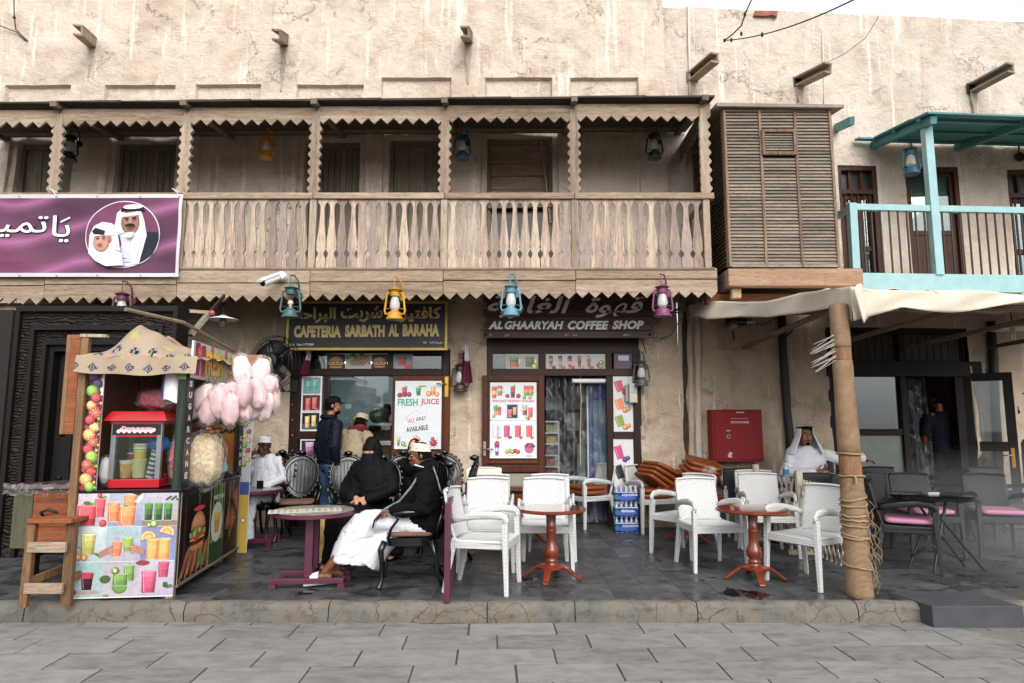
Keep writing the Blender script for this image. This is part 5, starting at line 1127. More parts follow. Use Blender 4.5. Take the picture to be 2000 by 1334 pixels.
# security camera
cc = thing('security_camera', 'white bullet security camera on the balcony beam beside the teal lantern', 'camera', P(550, 543, BY-.04))
a = P(552, 541, BY-.04); MB().lathe([(.0, .09), (.05, .09), (.065, .05), (.065, 0), (0, 0)], 16, a, rotm(PI/2, 0, 0)).build('mount', M_['whiteplastic'], cc, smooth=True)
b = P(541, 542, BY-.18); e = P(513, 553, BY-.42); MB().tube([a+Vector((0, -.07, 0)), b], .03, 10).build('joint', M_['whiteplastic'], cc, smooth=True)
MB().tube([b, e], [.045, .048], 14).build('body', M_['whiteplastic'], cc, smooth=True); d = (e-b).normalized()
MB().tube([b+Vector((0, 0, .045)), e+d*.06+Vector((0, 0, .045))], .055, 12, ell=.35).build('sun_hood', M_['whiteplastic'], cc, smooth=True); MB().tube([e+d*.001, e+d*.004], .038, 14).build('lens', M_['black'], cc)
# hanging disc lamps
def disclamp(label, u, v, Y, r, spiral):
    a = P(u, v, Y); t = thing('disc_lamp', label, 'lamp', a, 0, 'white enamel disc lamps'); 
    MB().lathe([(.03, .045), (.05, .03), (r, -.012), (r, -.018), (.05, .02)], 24, a).build('shade', M_['whiteplastic'], t, smooth='all')
    if spiral:
        MB().lathe([(.028, .02), (.032, -.03), (.02, -.035)], 12, a).build('socket', plain('cream_socket', '#b8ae90', .4), t, smooth=True)
        for k in range(4): q = a+Vector((.018*math.cos(k*PI/2), .018*math.sin(k*PI/2), -.035)); MB().tube([q, q+Vector((0, 0, -.11))], .009, 8).build('tube', plain('lamp_tube', '#d8d0b8', .3), t, smooth='all')
    else: MB().ball(a+Vector((0, 0, -.05)), (.05, .05, .08), 12, 8).build('bulb', plain('dim_bulb', '#6a6258', .2), t, smooth='all')
    MB().tube([a+Vector((0, 0, .04)), a+Vector((0, .02, .35))], .008, 6).build('cord', M_['cable'], t)
disclamp('white disc lamp with spiral bulb hanging under the canvas at the right', 1978, 641, 8.2, .23, True)
disclamp('dim white disc lamp hanging behind the juice cart roof', 436, 622, 8.6, .19, False)
# cables
def cable(label, pts, r=.008, nm='cable', bulbs=()):
    t = thing(nm, label, 'cable', pts[0]); MB().tube(pts, r, 6).build('wire', M_['cable'], t, smooth='all')
    for q in bulbs: MB().ball(q, (.02, .02, .035), 8, 6).build('lamp_socket', M_['cable'], t, smooth='all')
def cat(p0, p1, sag, n=14): 
    p0, p1 = Vector(p0), Vector(p1); return [p0.lerp(p1, i/n)-Vector((0, 0, sag*4*(i/n)*(1-i/n))) for i in range(n+1)]
a, b = P(1415, 79, 9.3), P(1690, -12, 6.0); c = cat(a, b, .10); cable('black festoon cable crossing the pale sky at the upper right', c, .008, 'festoon_cable', [c[0], c[1], c[5]])
a = P(1442, 68, 9.1); cable('short black cable dropping from above to the festoon knot', [P(1470, -5, 8.5), P(1456, 25, 8.8), P(1448, 50, 9.0), P(1432, 66, 9.2), P(1415, 79, 9.3)], .010, 'festoon_cable', [P(1455, 28, 8.8), P(1448, 66, 9.1)])
cable('thin wire slanting from the sky to the second spout', [P(1716, 33, 8.6), P(1690, 75, 9.0), P(1650, 105, 9.3), P(1600, 130, 9.6)], .004)
cable('thin black cable looping on the wall at the upper left corner', [P(27, -5, 9.5), P(28, 34, 9.6), P(31, 58, 9.65), P(54, 80, 9.68)], .009, 'festoon_cable', [P(28, 34, 9.6)])
cable('thin wire crossing to the cable knot at the far upper left', [P(-10, 46, 9.6), P(12, 55, 9.65), P(31, 62, 9.68), P(50, 80, 9.7)], .008)
cable('grey cable strung along the wall under the balcony roof', [P(u, 258+1.5*math.sin(u*.02)-(u/1400)*9, WY-.09) for u in range(-40, 1340, 60)], .012)
cable('loose black wires bundled under the balcony end', [P(1330, 600, 9.0), P(1300, 615, 9.3), P(1270, 640, 9.5), P(1250, 650, 9.6), P(1262, 690, 9.6)], .008)
cable('drooping black wire below the junction lights', [wallpt(1470, 632, -.08), wallpt(1490, 635, -.06), wallpt(1515, 622, -.05)], .006)
cable('looped wires hanging from the plastered pipe', [wallpt(1290, 662, -.05), wallpt(1310, 655, -.07), wallpt(1325, 630, -.1), P(1345, 606, 9.0)], .006)
# small flags
def flag(label, u0, v0, pts, Y):
    t = thing('small_flag', label, 'flag', P(u0, v0, Y), 0, 'maroon and white serrated flags')
    # pts: (u,v) centre line top->bottom
    n = 18; ws = .155
    def fn(s, q):
        a = P(pts[0][0], pts[0][1], Y).lerp(P(pts[1][0], pts[1][1], Y), q); wd = ws*(.45+.75*q)
        return a+Vector((wd*(s-.5), .035*math.sin(s*9+q*2), .05*(abs(s-.5)) * (1-q)))
    m = MB(); teeth = lambda q: .30+.10*abs(((q*9) % 1)*2-1)
    g = 26
    for j in range(n*2):
        q0, q1 = j/(n*2), (j+1)/(n*2)
        for i in range(g):
            s0, s1 = i/g, (i+1)/g; c = '#d9d6d8' if (1-(s0+s1)/2) < 0 else None
            white = (s0+s1)/2 > 1-teeth((q0+q1)/2) if False else ((q0+q1)/2 < .38+.06*abs((((s0+s1)/2*7) % 1)*2-1)-.25*((s0+s1)/2 < .35))
            m._add([fn(s0, q0), fn(s1, q0), fn(s1, q1), fn(s0, q1)], [(0, 1, 2, 3)], lin('#d4d0d4' if white else '#5c0f26'))
    m.build('cloth', M_['printmatt'], t, smooth='all', vcol=True)
    MB().tube([P(u0, v0, Y)+Vector((0, .01, 0)), P(pts[0][0], pts[0][1]-2, Y)], .006, 6).build('stick', M_['whiteplastic'], t)
flag('small maroon and white flag hanging beside the cafeteria sign post', 598, 686, ((603, 684), (594, 732)), WY-.12)
flag('small maroon and white flag on the pillar between the two shops', 909, 672, ((909, 676), (911, 748)), WY-.2)
# ============================================================ BANNER
ban = thing('banner', 'purple printed banner with white Arabic writing and round double portrait, tied to the balcony rail', 'banner', P(150, 543, BY-.10))
bx0, bx1, bz0_, bz1_ = XX(-60, 460, BY-.09), XX(354, 460, BY-.09), zv(541, BY-.09), zv(380, BY-.09)
p = Print((bx0, BY-.10, bz0_), (1, 0, 0), (0, 0, 1), bx1-bx0, bz1_-bz0_)
def bw(x, y):
    X_ = x*(bx1-bx0); e = min(1, 5*min(y, 1-y)+.1)
    return .022*e*(math.sin(X_*2.1+y*3.2)+.55*math.sin(X_*4.7-y*5+1)+.35*math.sin(X_*9+y*9))
p.fn = bw
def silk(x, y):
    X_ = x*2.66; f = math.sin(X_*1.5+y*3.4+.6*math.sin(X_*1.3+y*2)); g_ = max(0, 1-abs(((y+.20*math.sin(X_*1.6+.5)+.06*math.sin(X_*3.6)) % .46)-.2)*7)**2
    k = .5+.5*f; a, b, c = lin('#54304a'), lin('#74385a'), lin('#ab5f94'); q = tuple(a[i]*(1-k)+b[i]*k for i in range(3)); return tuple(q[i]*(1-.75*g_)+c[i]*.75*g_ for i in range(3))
nu, nv = 130, 44
for j in range(nv):
    for i in range(nu):
        x0, x1, y0, y1 = i/nu, (i+1)/nu, j/nv, (j+1)/nv; ed = x1 > .985 or y0 < .035 or y1 > .962
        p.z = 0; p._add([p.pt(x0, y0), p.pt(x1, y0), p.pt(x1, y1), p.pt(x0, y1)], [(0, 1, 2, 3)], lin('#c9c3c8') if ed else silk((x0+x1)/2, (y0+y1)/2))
def uv(u, v): return ((XX(u, 460, BY-.09)-bx0)/(bx1-bx0), (541-v)/161)
# follow the cloth: subdivide big shapes as fans of small pieces
_poly = p.poly
def cpoly(pts, col):
    cx = sum(q[0] for q in pts)/len(pts); cy_ = sum(q[1] for q in pts)/len(pts); p.z += 12; n_ = len(pts); R_ = 6
    for k in range(n_):
        a, b = pts[k], pts[(k+1) % n_]
        for r_ in range(R_):
            t0, t1 = r_/R_, (r_+1)/R_; g_ = lambda q, t_: (cx+(q[0]-cx)*t_, cy_+(q[1]-cy_)*t_)
            if r_ == 0: p._add([p.pt(cx, cy_), p.pt(*g_(a, t1)), p.pt(*g_(b, t1))], [(0, 1, 2)], lin(col))
            else: p._add([p.pt(*g_(a, t0)), p.pt(*g_(a, t1)), p.pt(*g_(b, t1)), p.pt(*g_(b, t0))], [(0, 1, 2, 3)], lin(col))
    return p
p.poly = cpoly
cxu, cvv = uv(240, 459); rx = .0
def E_(u, v, ru, rv, col, n=28, a0=0, a1=2*PI):
    c = uv(u, v); rr = (uv(u+ru, v)[0]-c[0]); cpoly([(c[0]+rr*math.cos(a0+(a1-a0)*k/n), c[1]+rv/161*math.sin(a0+(a1-a0)*k/n)) for k in range(n)], col)
def Q_(pts, col): cpoly([uv(*q) for q in pts], col)
p.z = 30
E_(240, 459, 75, 65, '#d8ccd8', 48); E_(240, 459, 73, 63, '#74355a', 48)
# tall man with moustache in white headdress and cloak
Q_([(222, 440), (214, 522), (268, 520), (284, 495), (282, 440), (262, 430)], '#c9ccd8'); Q_([(282, 455), (313, 456), (313, 470), (300, 498), (272, 516)], '#2a2c38'); Q_([(283, 455), (290, 455), (274, 514), (268, 516)], '#b08850')
Q_([(226, 440), (228, 418), (240, 408), (262, 406), (278, 414), (286, 436), (290, 462), (276, 516), (262, 516), (268, 462), (240, 455), (232, 462)], '#dcdce4')
E_(257, 436, 19, 24, '#8a5f4c'); E_(259, 438, 15, 20, '#a5765f'); Q_([(240, 420), (276, 417), (277, 424), (240, 427)], '#d0d0da'); Q_([(238, 409), (284, 409), (286, 416), (237, 416)], '#1c1c26'); E_(262, 408, 20, 4.5, '#e0e0e8')
Q_([(247, 428), (255, 429), (255, 431), (247, 430)], '#2a1c18'); Q_([(262, 429), (271, 427), (271, 430), (262, 431)], '#2a1c18'); E_(251, 433, 3, 1.2, '#33211c'); E_(267, 432, 3, 1.2, '#33211c'); Q_([(257, 431), (261, 431), (263, 440), (256, 440)], '#b88a72'); Q_([(248, 443), (259, 440), (270, 443), (269, 446), (249, 446)], '#2d2220'); E_(258, 449, 6, 1.6, '#7a4238')
Q_([(250, 458), (268, 457), (262, 468), (252, 466)], '#dcdee8')
# boy in white headdress
Q_([(180, 496), (196, 488), (222, 484), (246, 498), (250, 520), (216, 522), (196, 512)], '#dfe0ea'); Q_([(181, 495), (180, 462), (188, 445), (204, 437), (224, 440), (236, 456), (244, 494), (232, 490), (222, 484), (196, 492)], '#d4d2dc')
E_(206, 475, 17, 20, '#b07c62'); E_(206, 476, 14, 16, '#c18c70'); Q_([(187, 458), (206, 450), (232, 458), (230, 464), (188, 466)], '#d9d7e0'); Q_([(186, 455), (193, 449), (213, 455), (212, 463), (190, 461)], '#22222e'); E_(223, 471, 4, 6, '#a06a54')
E_(199, 470, 2.5, 1.1, '#2a1a16'); E_(212, 470, 2.5, 1.1, '#2a1a16'); Q_([(195, 466), (203, 466), (203, 467.5), (195, 467.5)], '#33211c'); Q_([(208, 466), (216, 466), (216, 467.5), (208, 467.5)], '#33211c'); E_(205, 483, 6, 1.4, '#8a3a34'); E_(205, 477, 2.4, 2, '#d09c80')
p.poly = lambda pts, col: _poly(pts, col)
p.z = 60
def atx(s, u0, v0, u1, v1):
    a, b = uv(u0, v1), uv(u1, v0)
    for off, col, dz_ in ((.028, '#1f1a28', 60), (.006, '#e2e6ec', 80)): p.z = dz_; p.text(s, a[0], a[1], b[0], b[1], col, off)
atx(arab('يا'), 102, 422, 135, 474); atx(arab('تميم'), -40, 424, 94, 476)
p.z = 90; _a = uv(116, 432); _poly([uv(116, 433), uv(134, 424), uv(134, 427), uv(117, 436)], '#e2e6ec')
p.build('cloth', M_['printmatt'], ban, smooth='all', vcol=True)
for u in (38, 110, 190, 274, 350):
    for v in (384, 538): a = P(u, v, BY-.125); MB().lathe([(.006, 0), (.011, 0), (.011, .006), (.006, .006)], 8, a, rotm(PI/2, 0, 0)).build('eyelet', M_['steel'], ban)
for u in (110, 350): MB().tube([P(u, 382, BY-.11), P(u-6, 374, BY-.07), P(u-14, 368, BY-.03), P(u+2, 376, BY-.07)], .005, 5).build('tie_string', M_['whiteplastic'], ban)
# ============================================================ WALL FAN
fan = thing('wall_fan', 'large black caged wall fan between the juice cart and the cafeteria', 'fan', P(533, 707, WY-.5))
fcn = P(533, 706, WY-.55); Mf = rotm(PI/2, 0, 0) @ rotm(0, -.25, 0); R = .36
def fw_(m): m.M = TR(*fcn) @ Mf; return m
m = fw_(MB())
for k in range(44):
    a = 2*PI*k/44; m.tube([(.09*math.cos(a), .09*math.sin(a), .09), (R*.6*math.cos(a+.12), R*.6*math.sin(a+.12), .085), (R*math.cos(a+.2), R*math.sin(a+.2), .0)], .0026, 4, cap=False)
m.build('front_grille', M_['black'], fan, kind='stuff')
for r_, z_ in ((R, 0), (R*.8, .06), (R*.55, .085), (R, -.09)): m = fw_(MB()); m.tube([(r_*math.cos(2*PI*k/40), r_*math.sin(2*PI*k/40), z_) for k in range(40)], .005, 5, closed=True); m.build('grille_ring', M_['black'], fan)
m = fw_(MB()); m.lathe([(0, .115), (.075, .115), (.115, .10), (.125, .07), (.11, .0), (.09, -.12), (0, -.13)], 24); m.build('motor', M_['blackplastic'], fan, smooth=True)
m = fw_(MB()); m.lathe([(0, .120), (.05, .12), (.055, .116)], 20); m.build('badge', plain('badge_cream', '#b9b39a', .4), fan)
for k in range(5):
    m = fw_(MB()); a0 = 2*PI*k/5
    m.sheet(lambda s, t: ((.10+(R*.84-.10)*t)*math.cos(a0+(s-.5)*(.7+.5*t)), (.10+(R*.84-.10)*t)*math.sin(a0+(s-.5)*(.7+.5*t)), -.03+.06*(s-.5)), 5, 5, .004); m.build('blade', M_['blackplastic'], fan, smooth='all')
MB().tube([fcn+Vector((0, .12, 0)), P(545, 690, WY-.2), P(560, 652, WY-.02)], .018, 8).build('arm', plain('grey_arm', '#55524e', .5), fan, smooth='all')
# ============================================================ CANVAS AWNING ON ROPE BOUND PALM POST
def ropem():
    m, t, b = newmat('coiled_rope'); tc = nd(t, 'TexCoord'); sp = nd(t, 'SeparateXYZ', {0: tc.outputs['Object']}); n = noise(t, tc.outputs['Object'], 9, 5, .6); n2 = noise(t, tc.outputs['Object'], 60, 3)
    z = mth(t, 'ADD', mth(t, 'MULTIPLY', sp.outputs[2], 330.0), mth(t, 'MULTIPLY', n, 4.0)); s = mth(t, 'ABSOLUTE', mth(t, 'SINE', z))
    c = ramp(t, mth(t, 'ADD', mth(t, 'MULTIPLY', s, .5), mth(t, 'MULTIPLY', n, .6)), [(.3, '#6b4e36'), (.55, '#a8845f'), (.9, '#c9ab88')]); L(t, c, b.inputs['Base Color']); b.inputs['Roughness'].default_value = .9
    bump(t, mth(t, 'ADD', s, n2), b, .9, .02); return m
M_['rope'] = ropem(); M_['palm'] = woodm('bare_palm_wood', ['#6b4c36', '#94694b', '#ab8463'], 'z', 1, .8, .5); M_['dryrope'] = plain('loose_rope', '#8a7458', .9, var=.3, bmp=.4)
base, top = PZ(1680, 1166, TZ), P(1637, 596, 5.95); pt_ = lambda t: base.lerp(top, t)
pp = thing('palm_post', 'leaning palm trunk post bound with rope, holding the canvas awning', 'post', base)
def rr_(t): return .108*(1-t)+.078*t
segs_ = [(0, .20, 'rope'), (.20, .265, 'rope'), (.265, .40, 'rope'), (.40, .475, 'palm'), (.475, .80, 'rope'), (.80, .845, 'palm'), (.845, 1.0, 'rope')]
for a, b, mt in segs_:
    n = 10; k_ = .95 if mt == 'palm' else 1.0; MB().tube([pt_(a+(b-a)*i/n) for i in range(n+1)], [rr_(a+(b-a)*i/n)*k_*random.uniform(.985, 1.02) for i in range(n+1)], 20).build('trunk' if mt == 'palm' else 'rope_binding', M_[mt], pp, smooth='all')
for t0, dz in ((.40, .0), (.34, .06), (.31, .03), (.285, .05), (.26, .02), (.25, .045), (.215, .05), (.20, .02), (.475, .0), (.10, .03)):
    c = pt_(t0); r = rr_(t0)+.008; MB().tube([c+Vector((r*math.cos(a), r*math.sin(a), dz*math.sin(a/2+t0*9)+random.uniform(-.006, .006))) for a in [2*PI*k/18 for k in range(18)]], .009, 6, closed=True).build('loose_coil', M_['dryrope'], pp, smooth='all')
c = pt_(.40)+Vector((-.02, -.11, 0)); MB().tube([c, c+Vector((.0, -.02, -.06)), c+Vector((-.03, 0, -.10))], .01, 6).build('knot', M_['dryrope'], pp)
q = MB()
for k in range(28): # frayed fibres
    c = pt_(random.uniform(.05, .33))+Vector((random.uniform(.06, .12), -.08, 0)); q.tube([c, c+Vector((random.uniform(-.02, .05), -.02, -.05)), c+Vector((random.uniform(-.03, .06), 0, -random.uniform(.08, .16)))], .003, 4)
q.build('frayed_fibres', M_['dryrope'], pp, kind='stuff')
for k in range(16):
    c = pt_(.80+.10*(k/16)+random.uniform(-.01, .01))+Vector((-.06, -.03, 0)); MB().tube([c, c+Vector((-.20-random.uniform(0, .05), -.02, -.02+random.uniform(-.14, -.06)))], [.003, .0015], 4).build('spike', plain('pale_spikes', '#a8a29a', .5) if k == 0 else bpy.data.materials['pale_spikes'], pp)
wpst = thing('slatted_post', 'cream plank post strapped to the rope bound trunk', 'post', PZ(1693, 1164, TZ)); a = PZ(1691, 1166, TZ); M_['creamwood'] = woodm('cream_painted_wood', ['#8d8272', '#b3a996', '#c4bba9'], 'z', 1, .7, .25)
a = a+Vector((.02, .08, 0)); MB().bar(a, a+Vector((-.03, .0, .95)), .055, .05).build('post', M_['creamwood'], wpst, bevel=.004); MB().bar(a+Vector((.045, .03, 0)), a+Vector((.02, .03, .97)), .03, .05).build('batten', M_['creamwood'], wpst)
M_['canvas'] = plain('dirty_canvas', '#c4baa8', .85, var=.16, bmp=.35, bscale=8, scale=2.5)
aw = thing('canvas_awning', 'off white canvas awning sagging from the rope bound post over the right cafe', 'awning', top)
A = P(1665, 560, 5.85); Bw = P(1345, 592, 9.45); Rr = P(2080, 574, 5.85); Br = P(2250, 600, 9.9)
def edge_l(s):  # from wall end to post
    uu = [(1345, 596), (1398, 588), (1450, 590), (1500, 588), (1560, 573), (1610, 566), (1665, 559)]
    k = s*(len(uu)-1); i = min(int(k), len(uu)-2); f = k-i; u = uu[i][0]*(1-f)+uu[i+1][0]*f; v = uu[i][1]*(1-f)+uu[i+1][1]*f; return P(u, v, 9.45+(5.85-9.45)*s**.75)
lowv = [(1345, 612), (1380, 625), (1450, 617), (1500, 620), (1560, 614), (1620, 600), (1665, 628)]
def low_l(s):
    k = s*(len(lowv)-1); i = min(int(k), len(lowv)-2); f = k-i; u = lowv[i][0]*(1-f)+lowv[i+1][0]*f; v = lowv[i][1]*(1-f)+lowv[i+1][1]*f; return P(u, v, 9.45+(5.85-9.45)*s**.75+.04)
def fl(s, t):
    a, b = edge_l(s), low_l(s); q = a.lerp(b, t); return q+Vector((.010*math.sin(s*23+t*3), .014*math.sin(s*17+t*4), .010*math.sin(s*13)*(t)))
MB().sheet(fl, 80, 8, .006).build('side_valance', M_['canvas'], aw, smooth='all')
def fr2(s, t):
    u = 1660+s*440; a = P(u, 559+18*s**.7+3*math.sin(s*9), 5.85); vb = 629-30*min(1, s*4.5)+12*s if s < .22 else 602+10*math.sin((s-.22)*8)
    b = P(u, vb, 5.88); q = a.lerp(b, t); return q+Vector((0, .012*math.sin(s*19+t*5)-.05*t, 0))
MB().sheet(fr2, 70, 8, .006).build('front_valance', M_['canvas'], aw, smooth='all')
def topf(s, t):
    a = A.lerp(Rr, s); b = P(1400, 590, 9.5).lerp(Br, s); q = a.lerp(b, t); e = edge_l(1-t)
    if s < .12: k = s/.12; q = e.lerp(q, k)
    q.z += -.12*math.sin(PI*t)*min(1, s*4)+.02*math.sin(s*40+t*9)-.02; return q
MB().sheet(topf, 40, 24, .006).build('roof_cloth', M_['canvas'], aw, smooth='all')
c = A+Vector((0, 0, -.02)); MB().sheet(lambda s, t: c+Vector((.05*math.cos(s*2*PI)*(1-t*.4)+.05*t, -.06-.05*math.sin(s*PI)+.0*t, -.0-.3*t+.03*math.sin(s*9))), 14, 6, .005).build('gathered_corner', M_['canvas'], aw, smooth='all')
for k, (uu, vv) in enumerate(((1345, 600), (1340, 606))): MB().tube([P(uu, vv, 9.4), P(1300, 612+4*k, 9.55), P(1262, 620+8*k, 9.7)], .012, 6).build('guy_rope', M_['dryrope'], aw, smooth='all')
MB().bar(P(1440, 606, 9.3)+Vector((.0, 0, 0)), P(1660, 596, 6.1), .05, .05).build('side_pole', M_['oldwood_y'], aw)
MB().bar(P(1655, 600, 6.0), P(2080, 602, 6.0), .05, .05).build('front_pole', M_['oldwood'], aw)
for k in range(4): x = 3.1+k*1.2; MB().bar((x, 6.0, A.z-.10), (x+.3, 9.7, A.z-.10), .05, .05).build('rafter_pole', M_['oldwood_y'], aw)
# ============================================================ LATTICE FENCE
lf = thing('lattice_fence', 'cream expanding lattice fence between the white chairs and the dark wicker chairs', 'fence', PZ(1570, 1075, TZ))
# floor line of the fence, back to front
fpts = [Vector((2.80, 9.25, TZ)), Vector((3.10, 8.6, TZ)), Vector((3.28, 7.75, TZ)), Vector((3.27, 6.65, TZ))]
fz0, fz1_ = TZ+.06, TZ+.83
sl = MB().box((0, 0, 0), (.024, .008, 1.0)).mesh('lath'); sl.materials.append(M_['creamwood'])
for a, b in zip(fpts[:-1], fpts[1:]):
    d = b-a; Lf = d.length; th2 = math.atan2(d.y, d.x); n = max(3, int(Lf/.095)); run = .30
    hh = fz1_-fz0
    for k in range(n):
        for s in (-1, 1):
            cxp = a.lerp(b, (k+.5)/n); o = piece(sl, 'lath', lf); o.location = WM[lf.name].inverted() @ (cxp+Vector((.005*s*math.sin(th2), -.005*s*math.cos(th2), 0))+Vector((0, 0, (fz0+fz1_)/2-TZ)))
            o.rotation_euler = (0, s*math.atan2(run, hh), th2); o.scale = (1, 1, math.hypot(run, hh))
for q, h in ((fpts[1], .95), (fpts[2], .93), (fpts[0], .9)):
    MB().bb(q.x-.035, q.x+.035, q.y-.035, q.y+.035, TZ, TZ+h).build('post', M_['creamwood'], lf, bevel=.01)
    MB().bb(q.x-.16, q.x+.16, q.y-.03, q.y+.03, TZ+.001, TZ+.05).build('foot', M_['creamwood'], lf)
# ============================================================ JUICE CART
W, D = .78, 1.80
Mc = TR(-3.63, 5.74, TZ) @ Matrix.Rotation(math.radians(6.7), 4, 'Z')
cart = thing('juice_cart', 'street juice cart covered in fruit posters with a patched cloth roof', 'food cart', M=Mc)
def cm(): m = MB(); m.M = Mc; return m
CW = 1.0
# body
cm().bb(.02, W-.02, .02, D-.02, .10, .86).build('body', M_['darkwood'], cart)
cm().bb(-.02, W+.02, -.02, D+.02, .872, .90).build('counter_top', plain('black_worktop', '#161616', .15), cart, bevel=.004)
for x, y in ((.05, .05), (W-.05, .05), (.05, D-.1), (W-.05, D-.12)): cm().bb(x-.04, x+.04, y-.04, y+.04, 0, .11).build('leg', M_['honey'], cart)
for x, y, z1, mt in ((-.055, -.02, 2.22, 'honey'), (W-.03, .02, 1.95, 'oldwood_z'), (.02, D-.03, 2.1, 'honey'), (W-.03, D-.03, 2.0, 'honey')): cm().bb(x-.03, x+.03, y-.03, y+.03, 0, z1).build('corner_post', M_[mt], cart, bevel=.004)
cm().bb(-.17, -.092, -.04, -.01, 1.37, 2.22).build('side_board', M_['honey_x'], cart, bevel=.003); cm().bb(-.21, -.175, -.03, .0, 1.37, 2.22).build('side_board', M_['honey'], cart, bevel=.003)
cm().bb(-.09, .06, .0, .03, .0, .88).build('side_stile', M_['honey'], cart)
brd = plain('brown_fibreboard', '#5f4028', .7, var=.2)
cm().bb(.0, .012, .05, D*.5, .92, 2.0).build('inner_board', brd, cart); cm().bb(.0, .012, D*.5+.03, D, .92, 2.0).build('inner_board', brd, cart); cm().bb(.0, .04, D*.5, D*.5+.03, .9, 2.0).build('inner_stud', M_['honey'], cart)
cm().bb(.02, .30, D-.04, D-.02, .92, 1.45).build('carton', plain('brown_carton', '#7a5232', .8), cart)
# yellow back board with print
cm().bb(.0, W, D-.02, D, .92, 2.05).build('back_board', plain('ochre_board', '#9a6a10', .5), cart)
def cpr(x0, y0, x1, y1, z0, z1, eps=.0008):
    a = Mc @ Vector((x0, y0, z0)); b = Mc @ Vector((x1, y1, z0)); d = b-a; return Print(a, d, (0, 0, 1), d.length, z1-z0, eps)
p = cpr(.02, D-.024, W-.02, D-.024, .92, 2.0); p.rect(0, 0, 1, 1, '#b07c10'); p.ell(.25, .9, .3, .06, '#3f7a2a'); p.text('NATURE', .12, .66, .8, .76, '#4a2030', .05); p.text('TASTE', .1, .50, .95, .62, '#c8a8a0', .06); p.text('TASTE', .115, .495, .965, .615, '#4a2440', .05); p.text('SUGAR', .45, .40, .97, .46, '#2a1a40', .04)
p.ell(.75, .2, .2, .16, '#b85a18'); [p.line(.75, .05+.04*k, .6+.02*k, .12+.04*k, .01, '#d88a30') for k in range(5)]; p.build('print', M_['print'], cart, vcol=True)
# front panel: nine pictures
cm().bb(-.02, W, -.016, .0, .02, .885).build('front_panel', M_['whiteplastic'], cart)
xs = (-.02, .07, .235, .545, W); FX = lambda f: f
def cell(c, r):
    x0, x1 = ((-.02, .225), (.225, .50), (.50, W))[c]; z0 = .03+(2-r)*.285; q = cpr(x0, -.017, x1, -.017, z0, z0+.281); return q
def drop(p, x, y, w, h, cs, **k): p.z = 4; p.glassd(x, y, w, h, cs, **k)
q = cell(0, 0); q.grad(0, 0, 1, 1, '#b0a4a8', '#c8bcc8'); drop(q, .72, .25, .36, .6, ['#b81c2c', '#d82c3c'], leaf=1); drop(q, .3, .0, .62, .66, ['#a81428', '#d02438', '#d82c40'], taper=.95, leaf=1); q.fruit(.85, .1, .12, 'straw'); q.fruit(.7, .92, .08, 'straw'); q.ell(.3, .7, .12, .05, '#2f7a2a'); q.build('front_picture', M_['photo'], cart, vcol=True)
q = cell(1, 0); q.grad(0, 0, 1, 1, '#7f8aa4', '#a8b0c8'); drop(q, .62, .45, .4, .5, ['#e07020', '#e88030']); drop(q, .15, .12, .38, .62, ['#d86418', '#e87a2c']); drop(q, .55, .0, .5, .62, ['#e06c1c', '#ee8430'], taper=.92); q.ell(.5, .6, .08, .03, '#5f9a2a'); q.poly([(.74, .72), (1, .98), (1, .86), (.88, .68)], '#d0d0d0'); q.poly([(.78, 1), (1, 1), (.84, .9), (.60, 1)], '#2a1a18'); q.build('front_picture', M_['photo'], cart, vcol=True)
q = cell(2, 0); q.grad(0, 0, 1, 1, '#a89a9a', '#b8b0c4'); q.rect(0, 0, 1, .16, '#8a7458')
for k in range(3): drop(q, .17+.28*k, .14, .24, .56, ['#1c4a1c', '#2f6a24', '#4a8432'], taper=.85)
for k in range(7): q.ell(.68+.05*k, .78+.04*(k % 3), .04, .03, '#2a5a24')
q.fruit(.35, .06, .1, 'lime'); q.fruit(.22, .03, .06, 'lime'); q.build('front_picture', M_['photo'], cart, vcol=True)
q = cell(0, 1); q.grad(0, 0, 1, 1, '#a8b4b4', '#bcc8cc'); q.poly([(.0, .5), (.5, .3), (.4, .2)], '#7a9a6a'); q.poly([(.5, .3), (.95, .2), (.8, .12)], '#4a7a3a'); drop(q, .42, .18, .5, .66, ['#a8a04a', '#b8b45a', '#c8c070'], taper=.8); q.fruit(.15, .14, .12, 'peach'); q.fruit(.35, .12, .1, 'peach'); q.build('front_picture', M_['photo'], cart, vcol=True)
def handp(p, x, y, s, fl):
    for k in range(4): p.ell(x+fl*s*.42, y+.035*(k-1.5)*2.2, s*.26, .035, ('#b8866c', '#a87458')[k % 2])
    p.ell(x+fl*s*.0, y, s*.38, .10, '#b07c62'); p.poly([(x-fl*s*.1, y+.09), (x-fl*s*1.3, y-.04), (x-fl*s*1.2, y-.22), (x, y-.09)], '#a4735c')
q = cell(1, 1); q.grad(0, 0, 1, 1, '#a8a0b0', '#98b4b8'); drop(q, .33, .12, .3, .48, ['#d0561c', '#dc6c2c'], taper=.72); q.z = 16; handp(q, .10, .32, .22, 1); drop(q, .64, .26, .28, .44, ['#6f8a20', '#88a42c', '#8fae34'], taper=.75); q.z = 40; handp(q, .86, .38, .22, -1); q.build('front_picture', M_['photo'], cart, vcol=True)
q = cell(2, 1); q.rect(0, 0, 1, 1, '#7a80ac')
for k in range(40): q.z = 2; q.circ(random.random(), random.random(), .008, '#4a4c70', 6)
for x in (.35, .68): drop(q, x, .0, .34, .66, ['#e08a1c', '#e89a28', '#e8942a'], taper=.9)
q.z = 24
for x, y, a in ((.22, .66, .3), (.74, .80, -.2)):
    for r_, c_ in ((.22, '#e07a18'), (.19, '#f0e0c0'), (.17, '#e8902c'), (.08, '#f0b060')): q.ell(x, y, r_, r_*q.a(), c_, 20, a0=a-.2, a1=a+PI)
